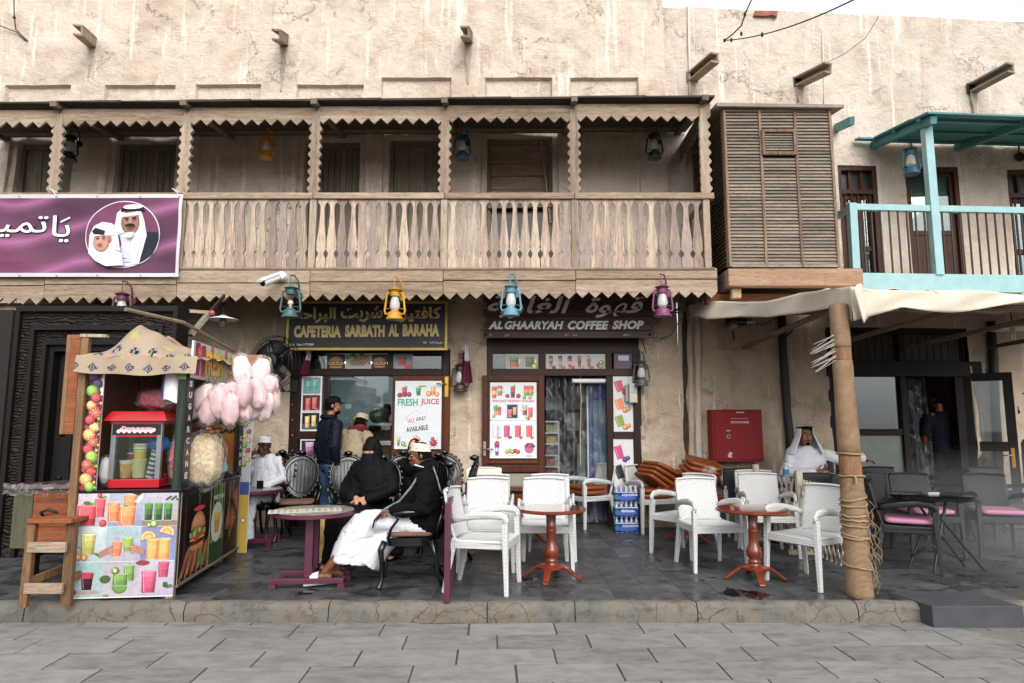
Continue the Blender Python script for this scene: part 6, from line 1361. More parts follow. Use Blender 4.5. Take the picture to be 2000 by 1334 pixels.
q.build('front_picture', M_['photo'], cart, vcol=True)
q = cell(0, 2); q.grad(0, 0, 1, 1, '#9ab0ac', '#8fb0ae'); q.ell(.5, .14, .42, .07, '#a88a84'); drop(q, .48, .18, .42, .56, ['#2a1020', '#3a1428', '#a01430'], taper=.7, foam='#c8203c'); q.fruit(.06, .15, .1, 'pome'); q.build('front_picture', M_['photo'], cart, vcol=True)
q = cell(1, 2); q.grad(0, 0, 1, 1, '#b4a8b4', '#a89ca4'); q.ell(.05, .5, .16, .12, '#4a5a34'); q.z = 4; q.glassd(.72, .42, .3, .5, ['#5f8a34', '#6f9a3e'], taper=1); q.ell(.48, .30, .22, .22, '#4f7a2a'); q.ell(.48, .36, .21, .22, '#628e36'); q.glassd(.48, .3, .42, .36, ['#5a8630', '#6c983c'], taper=1.0); q.fruit(.33, .74, .11, 'kiwi'); q.ell(.1, .04, .1, .03, '#8a7a4a'); q.build('front_picture', M_['photo'], cart, vcol=True)
q = cell(2, 2); q.grad(0, 0, 1, 1, '#b0a0b8', '#b8acc0'); q.ell(.1, .95, .2, .08, '#8d1a34'); drop(q, .70, .5, .32, .5, ['#a81848', '#b82858']); q.z = 14; q.glassd(.3, .05, .44, .72, ['#a82050', '#b82a5a', '#c03868', '#c8507c'], taper=.82, foam='#d07898'); [q.ell(.78+.07*(k % 3), .28+.08*(k//3)-.1*(k > 3), .07, .04, ('#2f5a30', '#47784a')[k % 2]) for k in range(7)]; q.build('front_picture', M_['photo'], cart, vcol=True)
# side panels
cm().bb(W, W+.014, .02, D-.03, .10, .872).build('side_panel', M_['blackplastic'], cart)
def side(y0, y1, z0, z1, x=W+.0155): return cpr(x, y0, x, y1, z0, z1)
q = side(.04, .80, .115, .86); q.rect(0, 0, 1, 1, '#120a0a'); q.rect(.10, .2, .16, .9, '#4a0c10')
for k in range(16): q.z = 3; q.line(.02+.06*k, .0+.04*(k % 3), .25+.05*k, .30+.03*(k % 4), .05, ('#a85a24', '#c4763a', '#8a4418')[k % 3])
for k in range(6): q.ell(.7+.05*(k % 3), .1+.05*(k//3), .07, .04, '#4f8a44')
q.z = 10; q.burger(.55, .28, .52, .48); q.poly([(.42, .36), (.75, .46), (.78, .52), (.45, .44)], '#c01c1c'); q.ell(.55, .77, .2, .03, '#c01418'); q.line(.55, .8, .55, .9, .01, '#b08850'); q.ell(.55, .93, .05, .04, '#a07840'); q.ell(.55, .93, .035, .03, '#120a0a'); q.build('side_picture', M_['photo'], cart, vcol=True)
q = side(.80, 1.22, .115, .86)
for k in range(14): q.z = 1; q.poly([(k/14, 0), ((k+1.2)/14, 0), ((k+1+2*math.sin(k))/14, 1), ((k+2*math.sin(k))/14, 1)], ('#2f6a24', '#5a9a3c', '#8ab85a', '#1c4a1c', '#a8c47a')[k % 5])
q.z = 6; q.rect(0, 0, 1, .25, '#24481c'); q.ell(.5, .5, .42, .26, '#d0d0c8', 30); q.z = 10
q.poly([(.36, .36), (.64, .36), (.72, .56), (.28, .56)], '#c88a14'); [q.circ(.30+.05*(k % 9), .55+.025*(k//9), .05, ('#d8b01c', '#e8c83a')[k % 2], 8) for k in range(27)]
q.text('SWEET CORN', .12, .80, .88, .86, '#d8dcc8', .04); q.build('side_picture', M_['photo'], cart, vcol=True)
q = side(1.22, 1.75, .115, .86); q.rect(0, 0, 1, 1, '#140c0a'); q.rect(.3, .75, .45, 1, '#7a4a2a'); q.rect(.52, .75, .66, 1, '#7a4a2a')
for (a, b, c) in (((.1, .35), (.35, .8), (.55, .3)), ((.35, .15), (.5, .65), (.9, .45)), ((.5, .8), (.98, .95), (.95, .45))):
    q.z = 3; q.poly([a, b, c], '#7a3818'); q.poly([tuple(a[i]*.8+(b[i]+c[i])*.1 for i in (0, 1)), tuple(b[i]*.8+(a[i]+c[i])*.1 for i in (0, 1)), tuple(c[i]*.8+(b[i]+a[i])*.1 for i in (0, 1))], '#b05c2c'); [q.line(a[0]*(1-t)+b[0]*t, a[1]*(1-t)+b[1]*t, c[0], c[1], .02, '#5a2810') for t in (.25, .5, .75)]
q.build('side_picture', M_['photo'], cart, vcol=True)
for y in (.02, .80, 1.22, D-.03): cm().bb(W+.014, W+.018, y-.006, y+.006, .10, .872).build('panel_strip', M_['oldwood_z'], cart)
cm().bb(W+.012, W+.03, .0, D, .085, .105).build('panel_edge', M_['oldwood_y'], cart)
# fruit strip, sugarcane strip
def strip(x0, y0, x1, y1, z0, z1, nm='fruit_strip'):
    q = cpr(x0, y0, x1, y1, z0, z1); q.rect(0, 0, 1, 1, '#3a1420'); ks = ['lemon', 'orange', 'grape', 'grape', 'apple', 'straw', 'orange', 'blood', 'straw', 'lemon', 'orange', 'blood', 'straw', 'apple', 'blood', 'straw', 'orange', 'apple']
    n = 18
    for k in range(60): q.z = 1; q.circ(random.random(), random.random(), .28, random.choice(['#7a1420', '#a8401c', '#5a7a1c', '#8a6a14', '#4a2050', '#901830']), 10)
    for k in range(n): q.z = 2+(k % 3)*9; q.fruit(.30+.42*(k % 2), 1-(k+.5)/n, .50+.12*(k % 3 == 1), ks[k])
    q.build(nm, M_['photo'], cart, vcol=True)
cm().bb(.0, .11, -.014, .0, .9, 2.02).build('strip_backing', M_['whiteplastic'], cart); strip(.0, -.016, .085, -.016, .9, 2.02); strip(.088, -.016, .11, -.016, .9, 1.7)
cm().bb(W-.06, W+.0, -.014, .0, .9, 2.0).build('strip_backing', M_['blackplastic'], cart); q = cpr(W-.06, -.016, W+.005, -.016, .9, 1.95); q.rect(0, 0, 1, 1, '#16201a'); [q.poly([(.1+.2*k, 0), (.25+.2*k, 0), (.5+.1*k, .6+.1*k), (.3+.1*k, .5+.1*k)], '#1f3a24') for k in range(3)]; q.z = 3; q.rect(0, .9, 1, 1, '#7aa82a'); q.fruit(.5, .95, .4, 'apple'); q.build('front_strip', M_['print'], cart, vcol=True)
cm().bb(W+.0, W+.014, -.01, .16, .9, 1.95).build('strip_backing', M_['blackplastic'], cart)
q = side(-.01, .16, .9, 1.92, W+.016); q.rect(0, 0, 1, 1, '#0d0f10')
for k, ch in enumerate('SUGARCANE'): q.text(ch, .28, .92-.098*k-.055, .72, .92-.098*k, '#d8dadc', .05)
q.build('lettering', M_['print'], cart, vcol=True)
cm().bb(W+.0, W+.014, D-.16, D+.01, .9, 1.8).build('strip_backing', M_['blackplastic'], cart)
q = side(D-.15, D+.0, .95, 1.7, W+.016)
for k, ch in enumerate('CANE'): q.text(ch, .25, .5-.12*k-.075, .75, .5-.12*k, '#d8dadc', .05)
q.build('lettering', M_['print'], cart, vcol=True)
# poster board at the back corner
pbd = thing('corner_poster', 'narrow white poster board with fruit and yellow base at the rear corner of the cart', 'poster', Mc @ Vector((W+.06, D+.12, 0)))
a = P(475, 900, 7.72); xw = P(489, 900, 7.72).x
MB().bb(a.x-.02, xw, 7.72, 7.74, TZ+.02, 1.95).build('board', M_['whiteplastic'], pbd); q = Print((a.x-.02, 7.719, TZ+.02), (1, 0, 0), (0, 0, 1), xw-a.x+.02, 1.78); q.rect(0, 0, 1, 1, '#b8c0c8'); q.rect(0, 0, 1, .36, '#c0a01c'); q.rect(0, .36, 1, .44, '#2a4a9a'); q.circ(.5, .2, .3, '#a8201c'); q.circ(.5, .2, .2, '#e0d8c0')
for k in range(8): q.z = 5; q.fruit(.3+.4*(k % 2), .55+.03*k, .28, ('apple', 'orange', 'lemon', 'straw')[k % 4])
for k in range(8): q.z = 5; q.fruit(.3+.4*(k % 2), .80+.022*k, .25, ('apple', 'lemon', 'straw', 'orange')[k % 4])
q.rect(0, .95, 1, 1, '#c0a818'); q.build('print', M_['print'], pbd, vcol=True)
# FRESH JUICE board on the side
cm().bb(W+.03, W+.045, .0, 1.62, 1.86, 2.19).build('sign_board', M_['whiteplastic'], cart)
q = side(.0, 1.62, 1.86, 2.19, W+.0455); q.grad(0, 0, 1, 1, '#b0a0a8', '#c8c8d0'); q.rect(.03, .08, .11, .98, '#8a1834'); q.rect(.13, .08, .2, .95, '#a02040'); q.fruit(.10, .7, .045, 'blood')
for k in range(12): q.z = 3; q.fruit(.25+.065*k, .08+.8*(k % 2), .03, ('apple', 'blood', 'peach', 'lime')[k % 4])
for dx, c, zz, of in ((.008, '#8a1010', 12, .09), (0, '#f0c020', 14, .05)): q.z = zz; q.text('FRESH', .20+dx, .15-dx, .52+dx, .86-dx, c, of); q.z = zz; q.text('JUICE', .58+dx, .15-dx, .90+dx, .86-dx, c, of)
q.build('lettering', M_['print'], cart, vcol=True)
# cloth roof with woven diamond pattern
tan, dk, lm = lin('#a08a72'), lin('#1f2228'), lin('#a8a860')
def pat(a, b, seed=0):
    ca = round(a/.16)*.16; d = abs(a-ca)/.055+abs(b-.05)/.055
    if d < 1: return lin('#1c2029') if (int(d*4) % 2 == 0) else lin('#8a8078')
    ca = round((a-.08)/.32)*.32+.08; d = abs(a-ca)/.06+abs(b-.20)/.05
    if d < 1: return lin('#a6a44e') if d > .45 else lin('#b8a070')
    n_ = math.sin(a*13+b*9)*.06; return tuple(c*(1+n_) for c in tan)
def cloth(name, fn, nu, nv, pf):
    m = cm(); g = [[fn(i/nu, j/nv) for i in range(nu+1)] for j in range(nv+1)]; vs = [p_ for r in g for p_ in r]; base_ = len(m.v)
    m.v += [tuple(Mc @ Vector(p_)) for p_ in vs]
    for j in range(nv):
        for i in range(nu): a = j*(nu+1)+i; m.f.append((a, a+1, a+nu+2, a+nu+1)); m.c.append(pf((i+.5)/nu, (j+.5)/nv))
    return m.build(name, M_['printmatt'], cart, smooth='all', vcol=True)
def ridge(y): return 2.36-.13*(y/1.9)+.02*math.sin(y*9)
def rf(s, t):   # t 0 front .. 1 back, s 0 left .. 1 right; tent over a central ridge pole
    x = -.08+.98*s; y = -.10+2.0*t; k = 1-abs(s-.36)/(.36 if s < .36 else .64); z = 2.05+(ridge(y)-2.05)*max(0, k)**1.25
    if t < .16: q_ = (t/.16); z = 2.02+(z-2.02)*q_**.8
    return (x, y, z+.012*math.sin(s*23+t*11)+.01*math.sin(t*40))
cloth('roof_cloth', rf, 60, 70, lambda s, t: pat(s*1.06, (t*2.0) % .40))
def vf(s, t): return (-.085+.98*s, -.105-.012*math.sin(s*17)-.03*t, 2.035-.14*t+.006*math.sin(s*14+t*3)-.025*math.sin(s*PI)*t)
cloth('front_valance', vf, 90, 14, lambda s, t: pat(s*1.06, (1-t)*.20-.02))
def vf2(s, t): return (.91+.02*math.sin(s*23)+.02*t, -.10+1.95*s, 2.06-.035*t*(1-.5*s)+.012*math.sin(s*31)-.03*s)
cm().tube([(.28, -.10, 2.44), (.55, .5, 2.42), (.62, 1.9, 2.30)], .018, 8).build('ridge_pole', M_['oldwood_y'], cart)
cm().bb(-.09, .12, -.06, .0, 2.20, 2.225).build('top_lath', M_['creamwood'], cart)
# things on and in the cart
bxm = plain('carton_card', '#8f6849', .85)
bc = thing('cardboard_box', 'cardboard box lying on the rear of the cart roof by the sign', 'box', Mc @ Vector((.9, 1.8, 2.0)))
cm().bb(.62, 1.0, 1.70, 2.0, 2.0, 2.24).build('box', bxm, bc, bevel=.004)
def film_bag(name, label, c, r, seed, inner=None, group=None, rot=(0, 0, 0), cat='bag', corners=1.0):
    """pillow shaped clear bag with pointed corners, contents inside"""
    rs_ = random.Random(seed); t = thing(name, label, cat, c, 0, group); M = TR(*c) @ rotm(*rot)
    def surf(k):
        def f(u, v):
            a = u*2*PI; b = (v-.5)*PI; ca, sa = math.cos(a), math.sin(a); sq = lambda q, e: math.copysign(abs(q)**e, q)
            x = r[0]*sq(ca, .7)*math.cos(b)**.75; y = r[1]*sq(sa, .9)*math.cos(b)**.75; z = r[2]*sq(math.sin(b), .8)
            w_ = 1+.06*math.sin(a*5+seed)+.05*math.sin(b*7+seed*2+a*2)+.03*math.sin(a*11+b*5); pt = Vector((x*w_*k, y*w_*k*(1-.15*abs(math.sin(b))), z*w_*(k if k < 1 else 1.0)))
            return M @ pt
        return f
    MB().sheet(surf(1.0), 22, 14).build('film', M_['bagfilm'], t, smooth='all')
    if inner: MB().sheet(surf(.84), 22, 14).build('contents', inner, t, smooth='all')
    return t
M_['candy'] = plain('pink_candy_floss', '#dab4b6', .95, var=.10, bmp=.5, bscale=18, scale=6, sheen=.3); M_['candyw'] = plain('pale_candy_floss', '#e2ccca', .95, var=.06, bmp=.4, bscale=14)
ks = [(398, 782, 6.1, .9), (430, 792, 6.0, -.3), (412, 806, 6.05, .5), (388, 800, 6.2, 1.1), (450, 806, 5.95, .1), (446, 778, 6.05, 1.0), (474, 738, 6.2, -.2), (475, 772, 6.0, .3), (472, 800, 6.1, -.5), (505, 742, 6.3, .25), (500, 775, 6.15, -.4), (520, 767, 6.3, .7), (515, 800, 6.25, .3), (490, 808, 6.2, 1.1), (530, 785, 6.35, -.2), (425, 776, 6.3, 1.2)]
lb_ = ['tied to the sign edge, leftmost of the bunch', 'low in the bunch below the sign', 'at the lower left of the bunch', 'sagging behind the corner post', 'at the bottom middle of the bunch', 'covering the end of the sign lettering', 'standing up above the bunch beside the carton', 'in the centre of the bunch', 'under the centre of the bunch', 'standing up highest at the fan side', 'right of centre in the bunch', 'nearest the fan in the bunch', 'at the lower fan side of the bunch', 'hanging lowest in the bunch', 'outermost tip on the fan side', 'hidden under the sign at the back of the bunch']
for k, (u, v, Y, an) in enumerate(ks):
    film_bag('candy_floss_bag', ('pink' if k % 3 else 'pale pink')+' candy floss bag '+lb_[k], P(u, v-6, Y), (.105, .085, .165) if k not in (6, 9) else (.10, .07, .20), k, M_['candy'] if k % 3 else M_['candyw'], 'bags of pink candy floss', (0, an, random.uniform(-1, 1)))
popm = plain('popcorn', '#c8b48c', .8, var=.35, bmp=1.0, bscale=45, scale=38); popp = plain('pink_popcorn', '#b8606a', .8, var=.5, bmp=1.0, bscale=45, scale=38)
film_bag('popcorn_bag', 'big clear bag of pink and cream popcorn leaning beside the popcorn machine', Mc @ Vector((.84, .42, 1.13)), (.18, .15, .27), 31, popm)
film_bag('popcorn_bag', 'clear bag of red and pink popcorn behind the corner strip', Mc @ Vector((.66, .35, 1.13)), (.11, .13, .25), 37, popp)
film_bag('popcorn_bag', 'flat bag of dark pink popcorn lying on top of the popcorn machine', Mc @ Vector((.42, .36, 1.68)), (.19, .12, .10), 33, popp)
film_bag('plastic_bag', 'crumpled white carrier bag beside the popcorn machine', Mc @ Vector((.08, .2, 1.05)), (.055, .07, .13), 35, M_['whiteplastic'])
hb = thing('plastic_bag', 'white plastic bag hanging from the roof edge inside the cart', 'bag', Mc @ Vector((.70, .0, 1.95)))
cm().sheet(lambda s, t: (.64+(.05+.06*t-.03*t*t)*math.cos(s*2*PI)+.02*t, .06+(.04+.03*t)*math.sin(s*2*PI), 1.95-.30*t+.02*math.sin(s*12)*t), 22, 10).build('bag', M_['whiteplastic'], hb, smooth='all')
cm().bb(.55, .58, .08, .09, 1.70, 1.92).build('blue_strap', plain('blue_cloth', '#1c3a8a', .7), hb)
# popcorn machine
pmx, pmy = .15, .10; redp = plain('red_enamel_machine', '#a80d18', .25, var=.06, coat=.4)
pk = thing('popcorn_machine', 'red roofed popcorn machine with grey pillars full of paper tubs, on the cart counter', 'popcorn machine', Mc @ Vector((pmx+.2, pmy+.2, .9)))
zc = .905; w2, d2 = .42, .40
cm().bb(pmx, pmx+w2, pmy, pmy+d2, zc, zc+.075).build('base', redp, pk, bevel=.006)
for x, y in ((0, 0), (w2-.04, 0), (0, d2-.04), (w2-.04, d2-.04)): cm().bb(pmx+x, pmx+x+.04, pmy+y-.003, pmy+y+.04, zc+.0755, zc+.55).build('pillar', M_['steel'], pk)
cm().bb(pmx-.01, pmx+w2+.01, pmy-.01, pmy+d2+.01, zc+.55, zc+.575).build('head', redp, pk)
m = cm(); m.M = Mc @ TR(pmx+w2/2, pmy+d2/2, zc+.62); m.box((0, 0, 0), (w2+.11, d2+.11, .085), None, .82); m.build('roof', redp, pk, bevel=.004)
cm().bb(pmx+.01, pmx+w2-.01, pmy-.004, pmy+.0, zc+.455, zc+.548).build('name_plate', M_['blackplastic'], pk); q = cpr(pmx+.04, pmy-.0045, pmx+w2-.04, pmy-.0045, zc+.465, zc+.545)
q.rect(0, 0, 1, 1, '#1a1416'); [q.circ(.06+.066*k, .28+.16*(k % 2), .05, ('#d8d0d4', '#e0c8cc', '#c8c8d0')[k % 3]) for k in range(14)]; q.text('Popcorn', .12, .3, .88, .85, '#d890a0', .04, shear=.1); q.build('print', M_['print'], pk, vcol=True)
cm().bb(pmx+.04, pmx+w2-.04, pmy+.0, pmy+.004, zc+.44, zc+.456).build('red_trim', redp, pk)
cm().bb(pmx+.04, pmx+w2-.04, pmy+.01, pmy+.013, zc+.08, zc+.44).build('front_pane', M_['glass'], pk)
def tub(name, lab, x, y, z, r0, r1, h, draw, grp='paper tubs inside the popcorn machine', tilt=0):
    c = Mc @ Vector((x, y, z)); t = thing(name, lab, 'paper tub', c, 0, grp); m = MB(); m.M = TR(*c) @ rotm(0, tilt, 0); n = 24
    for i in range(n):
        for j in range(12):
            a0, a1, h0, h1 = 2*PI*i/n, 2*PI*(i+1)/n, j/12, (j+1)/12; f = lambda a, k: ((r0+(r1-r0)*k)*math.cos(a), (r0+(r1-r0)*k)*math.sin(a), h*k)
            m._add([f(a0, h0), f(a1, h0), f(a1, h1), f(a0, h1)], [(0, 1, 2, 3)], lin(draw(i, j)))
    m.build('tub', M_['print'], t, smooth='all', vcol=True); m = MB(); m.M = TR(*c) @ rotm(0, tilt, 0); m.tube([(r1*math.cos(2*PI*k/20), r1*math.sin(2*PI*k/20), h) for k in range(20)], .003, 6, closed=True); m.build('rim', M_['whiteplastic'], t, smooth='all'); return t
y_ = pmy+.10; pc_ = lambda i, j: ('#d8a818' if 3 < j < 10 else ('#b8481c' if (i+j) % 3 else '#e0c860'))
tub('popcorn_tub', 'yellow and red printed popcorn tub at the glass pillar', pmx+.10, y_, zc+.08, .042, .055, .15, lambda i, j: '#e8e0c0' if (i % 7 == 2 and 4 < j < 8) else ('#d89a14' if j < 10 else '#e8d8b0') if j > 3 else ('#a83818', '#d8c070')[(i+j) % 2])
tub('popcorn_tub', 'stack of plain cream paper tubs in the middle of the machine', pmx+.20, y_+.02, zc+.08, .05, .062, .16, lambda i, j: '#d0c480')
tub('popcorn_tub', 'yellow popcorn patterned tub stacked on the cream tubs', pmx+.20, y_+.02, zc+.245, .048, .058, .13, lambda i, j: '#d8b818' if j < 6 else ('#e8dca0', '#b8a030', '#f0ead0')[(i*3+j) % 3])
tub('popcorn_tub', 'leaning grey striped cup stack beside the tubs', pmx+.29, y_+.02, zc+.08, .035, .042, .24, lambda i, j: ('#c8c8c4', '#54544f')[j % 2], tilt=.22)
tub('popcorn_tub', 'dark red cup showing behind the printed tub', pmx+.11, y_+.09, zc+.2, .035, .045, .09, lambda i, j: '#8a1018')
bb2 = thing('blue_bag', 'scrunched bright blue plastic bag inside the popcorn machine', 'bag', Mc @ Vector((pmx+.3, pmy+.2, zc+.4)))
m = cm(); m.sheet(lambda s, t: (pmx+.31+(.10+.012*math.sin(s*40))*math.cos(s*2*PI)*math.sin(t*PI+.01), pmy+.2+.08*math.sin(s*2*PI)*math.sin(t*PI+.01), zc+.37+.075*math.cos(t*PI)+.008*math.sin(s*31+t*9)), 26, 12); m.build('bag', plain('blue_plastic', '#2468a8', .25, var=.3, scale=12), bb2, smooth='all')
# steel urn
ur = thing('steel_urn', 'polished steel tiered urn with copper collar on the cart counter', 'urn', Mc @ Vector((.60, 1.15, .9)))
c = Mc @ Vector((.62, 1.1, .905)); pr = [(.165, 0), (.168, .01), (.168, .14), (.174, .15), (.168, .16), (.168, .30), (.174, .31), (.168, .32), (.166, .40), (.13, .43), (.06, .45)]
MB().lathe(pr, 32, c).build('body', M_['chrome'], ur, smooth=True); MB().lathe([(.10, .452), (.115, .46), (.11, .49), (.085, .50), (.08, .515), (.0, .52)], 28, c).build('collar', plain('copper', '#a8683a', .2, metal=1), ur, smooth=True)
sb_ = thing('spray_bottle', 'pale blue squeeze bottle behind the urn on the cart', 'bottle', Mc @ Vector((.72, 1.45, .9))); MB().lathe([(.03, 0), (.033, .1), (.012, .15), (.01, .2)], 14, Mc @ Vector((.70, 1.5, .905))).build('bottle', plain('pale_blue_plastic', '#7ab0b8', .3), sb_, smooth=True)
rg = thing('folded_rag', 'dark blue rag lying on the rear of the cart counter', 'rag', Mc @ Vector((.7, 1.5, .9))); cm().sheet(lambda s, t: (.60+.24*s, 1.35+.25*t, .915+.04*abs(math.sin(s*6+t*3))*math.sin(t*PI)), 14, 10, .01).build('rag', plain('navy_rag', '#141a2c', .8), rg, smooth='all')
M_['trolley'] = woodm('orange_old_board', ['#5a2c12', '#8a4a22', '#a3602f'], 'x', 1, .6, .3, blot='#4a2410')
tr = thing('wooden_chest', 'old orange brown wooden chest with plastic wrapped top, left of the juice cart', 'chest', PZ(80, 1072, TZ))
x0, x1, y0, y1 = P(30, 1000, 6.35).x, P(152, 1000, 6.35).x, 6.35, 7.35; z0, z1 = zv(1068, 6.35), zv(957, 6.35)
MB().bb(x0, x1, y0, y1, z0, z1).build('body', M_['trolley'], tr, bevel=.006); zm_ = z0+(z1-z0)*.36
MB().bb(x0-.01, x0+.17, y0-.02, y0-.001, z0-.01, z1).build('green_board', woodm('mossy_board', ['#3a3c2c', '#4c4a36', '#5c4c34'], 'z'), tr); MB().bb(x0+.175, x1, y0-.018, y0-.001, zm_, z1).build('front_board', M_['trolley'], tr); MB().bb(x0+.175, x1, y0-.022, y0-.001, z0, zm_-.008).build('front_board', M_['trolley'], tr, bevel=.003)
m = MB(); m._add([(x0-.06, y0-.08, z1+.02), (x1+.05, y0-.08, z1+.02), (x1+.05, y1, z1+.03), (x0+.5, y1, z1+.03), (x0-.06, y0-.08, z1+.055), (x1+.05, y0-.08, z1+.055), (x1+.05, y1, z1+.065), (x0+.5, y1, z1+.065)], [(3, 2, 1, 0), (4, 5, 6, 7), (0, 1, 5, 4), (0, 4, 7, 3), (1, 2, 6, 5)]); m.build('top', plain('purplish_top', '#6a5456', .2, coat=.6), tr)
MB().sheet(lambda s, t: (x0-.07+(x1-x0+.13)*s, y0-.09-.015*math.sin(s*25), z1+.065-.10*t+.01*math.sin(s*31)), 40, 4).build('plastic_wrap', M_['bagfilm'], tr, smooth='all')
MB().bb(x0+.30, x0+.44, y0-.05, y0-.019, z0+(z1-z0)*.50, z0+(z1-z0)*.56).build('handle_plate', M_['iron'], tr); a = Vector((x0+.30, y0-.05, z0+(z1-z0)*.53)); MB().tube([a, a+Vector((.0, -.04, .05)), a+Vector((.07, -.05, .075)), a+Vector((.14, -.04, .05)), a+Vector((.14, 0, 0))], .013, 8).build('handle', M_['iron'], tr, smooth='all')
for k in range(2): MB().bb(x0+.05+k*.5, x0+.13+k*.5, y0+.1, y0+.2, TZ, z0).build('foot', M_['darkwood'], tr)
st = thing('wooden_stool', 'rough timber stool with rungs standing in front of the chest', 'stool', PZ(90, 1183, TZ))
a, b = PZ(46, 1186, TZ), PZ(131, 1183, TZ); h_ = .66
for q_, r_ in ((a, (.02, .0)), (b, (0, 0)), (a+Vector((.10, .42, 0)), (0, -.05)), (b+Vector((.02, .42, 0)), (0, -.05))): MB().bar(q_, q_+Vector((r_[0], r_[1], h_)), .065, .05).build('leg', M_['honey'], st, bevel=.004)
MB().bb(a.x-.0, b.x+.04, a.y-.05, a.y+.12, TZ+h_, TZ+h_+.035).build('seat_board', M_['honey_x'], st, bevel=.004); MB().bb(a.x+.02, b.x+.04, a.y+.13, a.y+.32, TZ+h_, TZ+h_+.035).build('seat_board', M_['honey_x'], st, bevel=.004)
for z_, y__ in ((.47, -.035), (.15, -.035)): MB().bb(a.x+.01, b.x, a.y+y__, a.y+y__+.03, TZ+z_-.04, TZ+z_+.04).build('rung', M_['oldwood'], st, bevel=.003)
MB().bar(a+Vector((.03, 0, .2)), a+Vector((.12, .4, .25)), .03, .06).build('rung', M_['honey'], st); MB().bar(b+Vector((.0, 0, .2)), b+Vector((.0, .4, .25)), .03, .06).build('rung', M_['honey'], st)
# ============================================================ FURNITURE
M_['wickw'] = weave('white_woven_plastic', (.60, .60, .59), (.33, .33, .33), .45, .034, .017, 1.0); M_['wickseat'] = weave('white_woven_seat', (.60, .60, .59), (.38, .38, .38), .45, .03, .015, .7, axis='xy')
M_['wplain'] = plain('white_moulded_plastic', '#c8c8c6', .4, var=.03)
M_['wickb'] = weave('black_woven_plastic', (.016, .016, .017), (.002, .002, .002), .5, .034, .017, 1.0); M_['wickbs'] = weave('black_woven_seat', (.016, .016, .017), (.003, .003, .003), .5, .03, .015, .8, axis='xy'); M_['bplain'] = plain('black_moulded_plastic', '#0e0e0f', .5, spec=.3)
def chair_parts(t, mw, ms, mp):
    B = WM[t.name]
    def mb(): m = MB(); m.M = B; return m
    SZ = .44
    for s in (-1, 1):
        m = mb(); m.bar((s*.275, -.255, 0), (s*.255, -.235, .60), .034, .036, taper=1.5); m.build('leg', mw, t, bevel=.005)
        m = mb(); m.bar((s*.245, .315, 0), (s*.215, .225, SZ+.02), .034, .036, taper=1.5); m.build('leg', mw, t, bevel=.005)
        pts = [(s*.255, -.24, .585), (s*.257, -.245, .635), (s*.258, -.215, .662), (s*.262, -.10, .672), (s*.258, .06, .655), (s*.245, .20, .628), (s*.22, .255, .60)]
        m = mb(); m.tube(pts, [(.026, .02), (.028, .018), (.032, .015), (.033, .014), (.03, .014), (.028, .015), (.02, .015)], 10, up=(1, 0, 0)); m.build('armrest', mw, t, smooth='all')
    def seat(u, v): x = (u-.5)*.49*(1.04-.06*v); y = -.255+.48*v; z = SZ+.010-.022*math.sin(PI*v)*math.sin(PI*u)-.015*(v < .04); return (x, y, z)
    m = mb(); m.sheet(seat, 14, 12, .025); m.build('seat', ms, t, smooth='all')
    m = mb(); pr = [(-.255, -.262, .255, -.262), ]
    m.bb(-.245, .245, -.262, -.236, SZ-.065, SZ+.004); m.build('front_apron', mw, t, bevel=.008)
    for s in (-1, 1): m = mb(); m.bb(min(s*.225, s*.25), max(s*.225, s*.25), -.235, .22, SZ-.062, SZ+.002); m.build('side_apron', mw, t, bevel=.006)
    m = mb(); m.bb(-.22, .22, .205, .228, SZ-.06, SZ).build('rear_apron', mw, t)
    def back(u, v):
        a = u-.5; wd = .455*(1-.03*v) if v > .1 else .43; x = a*wd; y = .205+.125*v+.045*(1-(2*a)**2)-.02*v*v; z = SZ-.01+.435*v+.010*(1-(2*a)**2)*v; return (x, y, z)
    m = mb(); m.sheet(lambda u, v: back(1-u, v), 14, 14, -.024); m.build('backrest', mw, t, smooth='all')
    e = [back(1-k/14, 1.0) for k in range(15)]; m = mb(); m.tube([(x, y+.012*0-.006, z+.002) for x, y, z in e], [(.016, .010)]*15, 8); m.build('top_rail', mp, t, smooth='all')
WG, DG = 'white woven plastic armchairs', 'black woven plastic armchairs'
wc0 = thing('white_armchair', 'x', 'chair', (0, 0, 0), 0, WG); chair_parts(wc0, M_['wickw'], M_['wickseat'], M_['wplain'])
dc0 = thing('black_armchair', 'x', 'chair', (0, 0, 0), 0, DG); chair_parts(dc0, M_['wickb'], M_['wickbs'], M_['bplain'])
R = math.radians
def put(src, first, u, v, rz, label):
    a = PZ(u, v, TZ)
    if first: move(src, a, R(rz)); src['label'] = label; return src
    return inst(src, a, R(rz), label)
whites = [
 (948, 1148, 78, 'white armchair nearest the maroon railing, turned sideways towards the table'),
 (950, 1108, 0, 'white armchair facing out, right behind the sideways one by the railing'),
 (955, 1090, 0, 'white armchair nested tight behind the one by the railing'),
 (1064, 1108, -2, 'white armchair directly behind the nearer red pedestal table'),
 (1074, 1088, -4, 'white armchair nested behind the one at the nearer pedestal table'),
 (1150, 1020+8, -62, 'white armchair by the coffee shop doorway with two cushions on it'),
 (945, 1052, 2, 'white armchair with the yellow menu board, beside the pillar'),
 (1272, 1036, 18, 'white armchair piled with leaning brown cushions beside the water packs'),
 (1372, 1042, 0, 'white armchair behind the pair, under the second cushion pile'),
 (1388, 1108, 8, 'white armchair facing out to the left of the farther pedestal table'),
 (1338, 1082, -50, 'white armchair turned towards the shops, nested against the one left of the farther table'),
 (1500, 1082, -6, 'white armchair with an orange brown cushion behind the farther pedestal table'),
 (1488, 1066, -8, 'white armchair nested behind the cushioned one at the farther table'),
 (1582, 1138, -58, 'white armchair beside the rope bound post, turned towards the farther table')]
WC = []
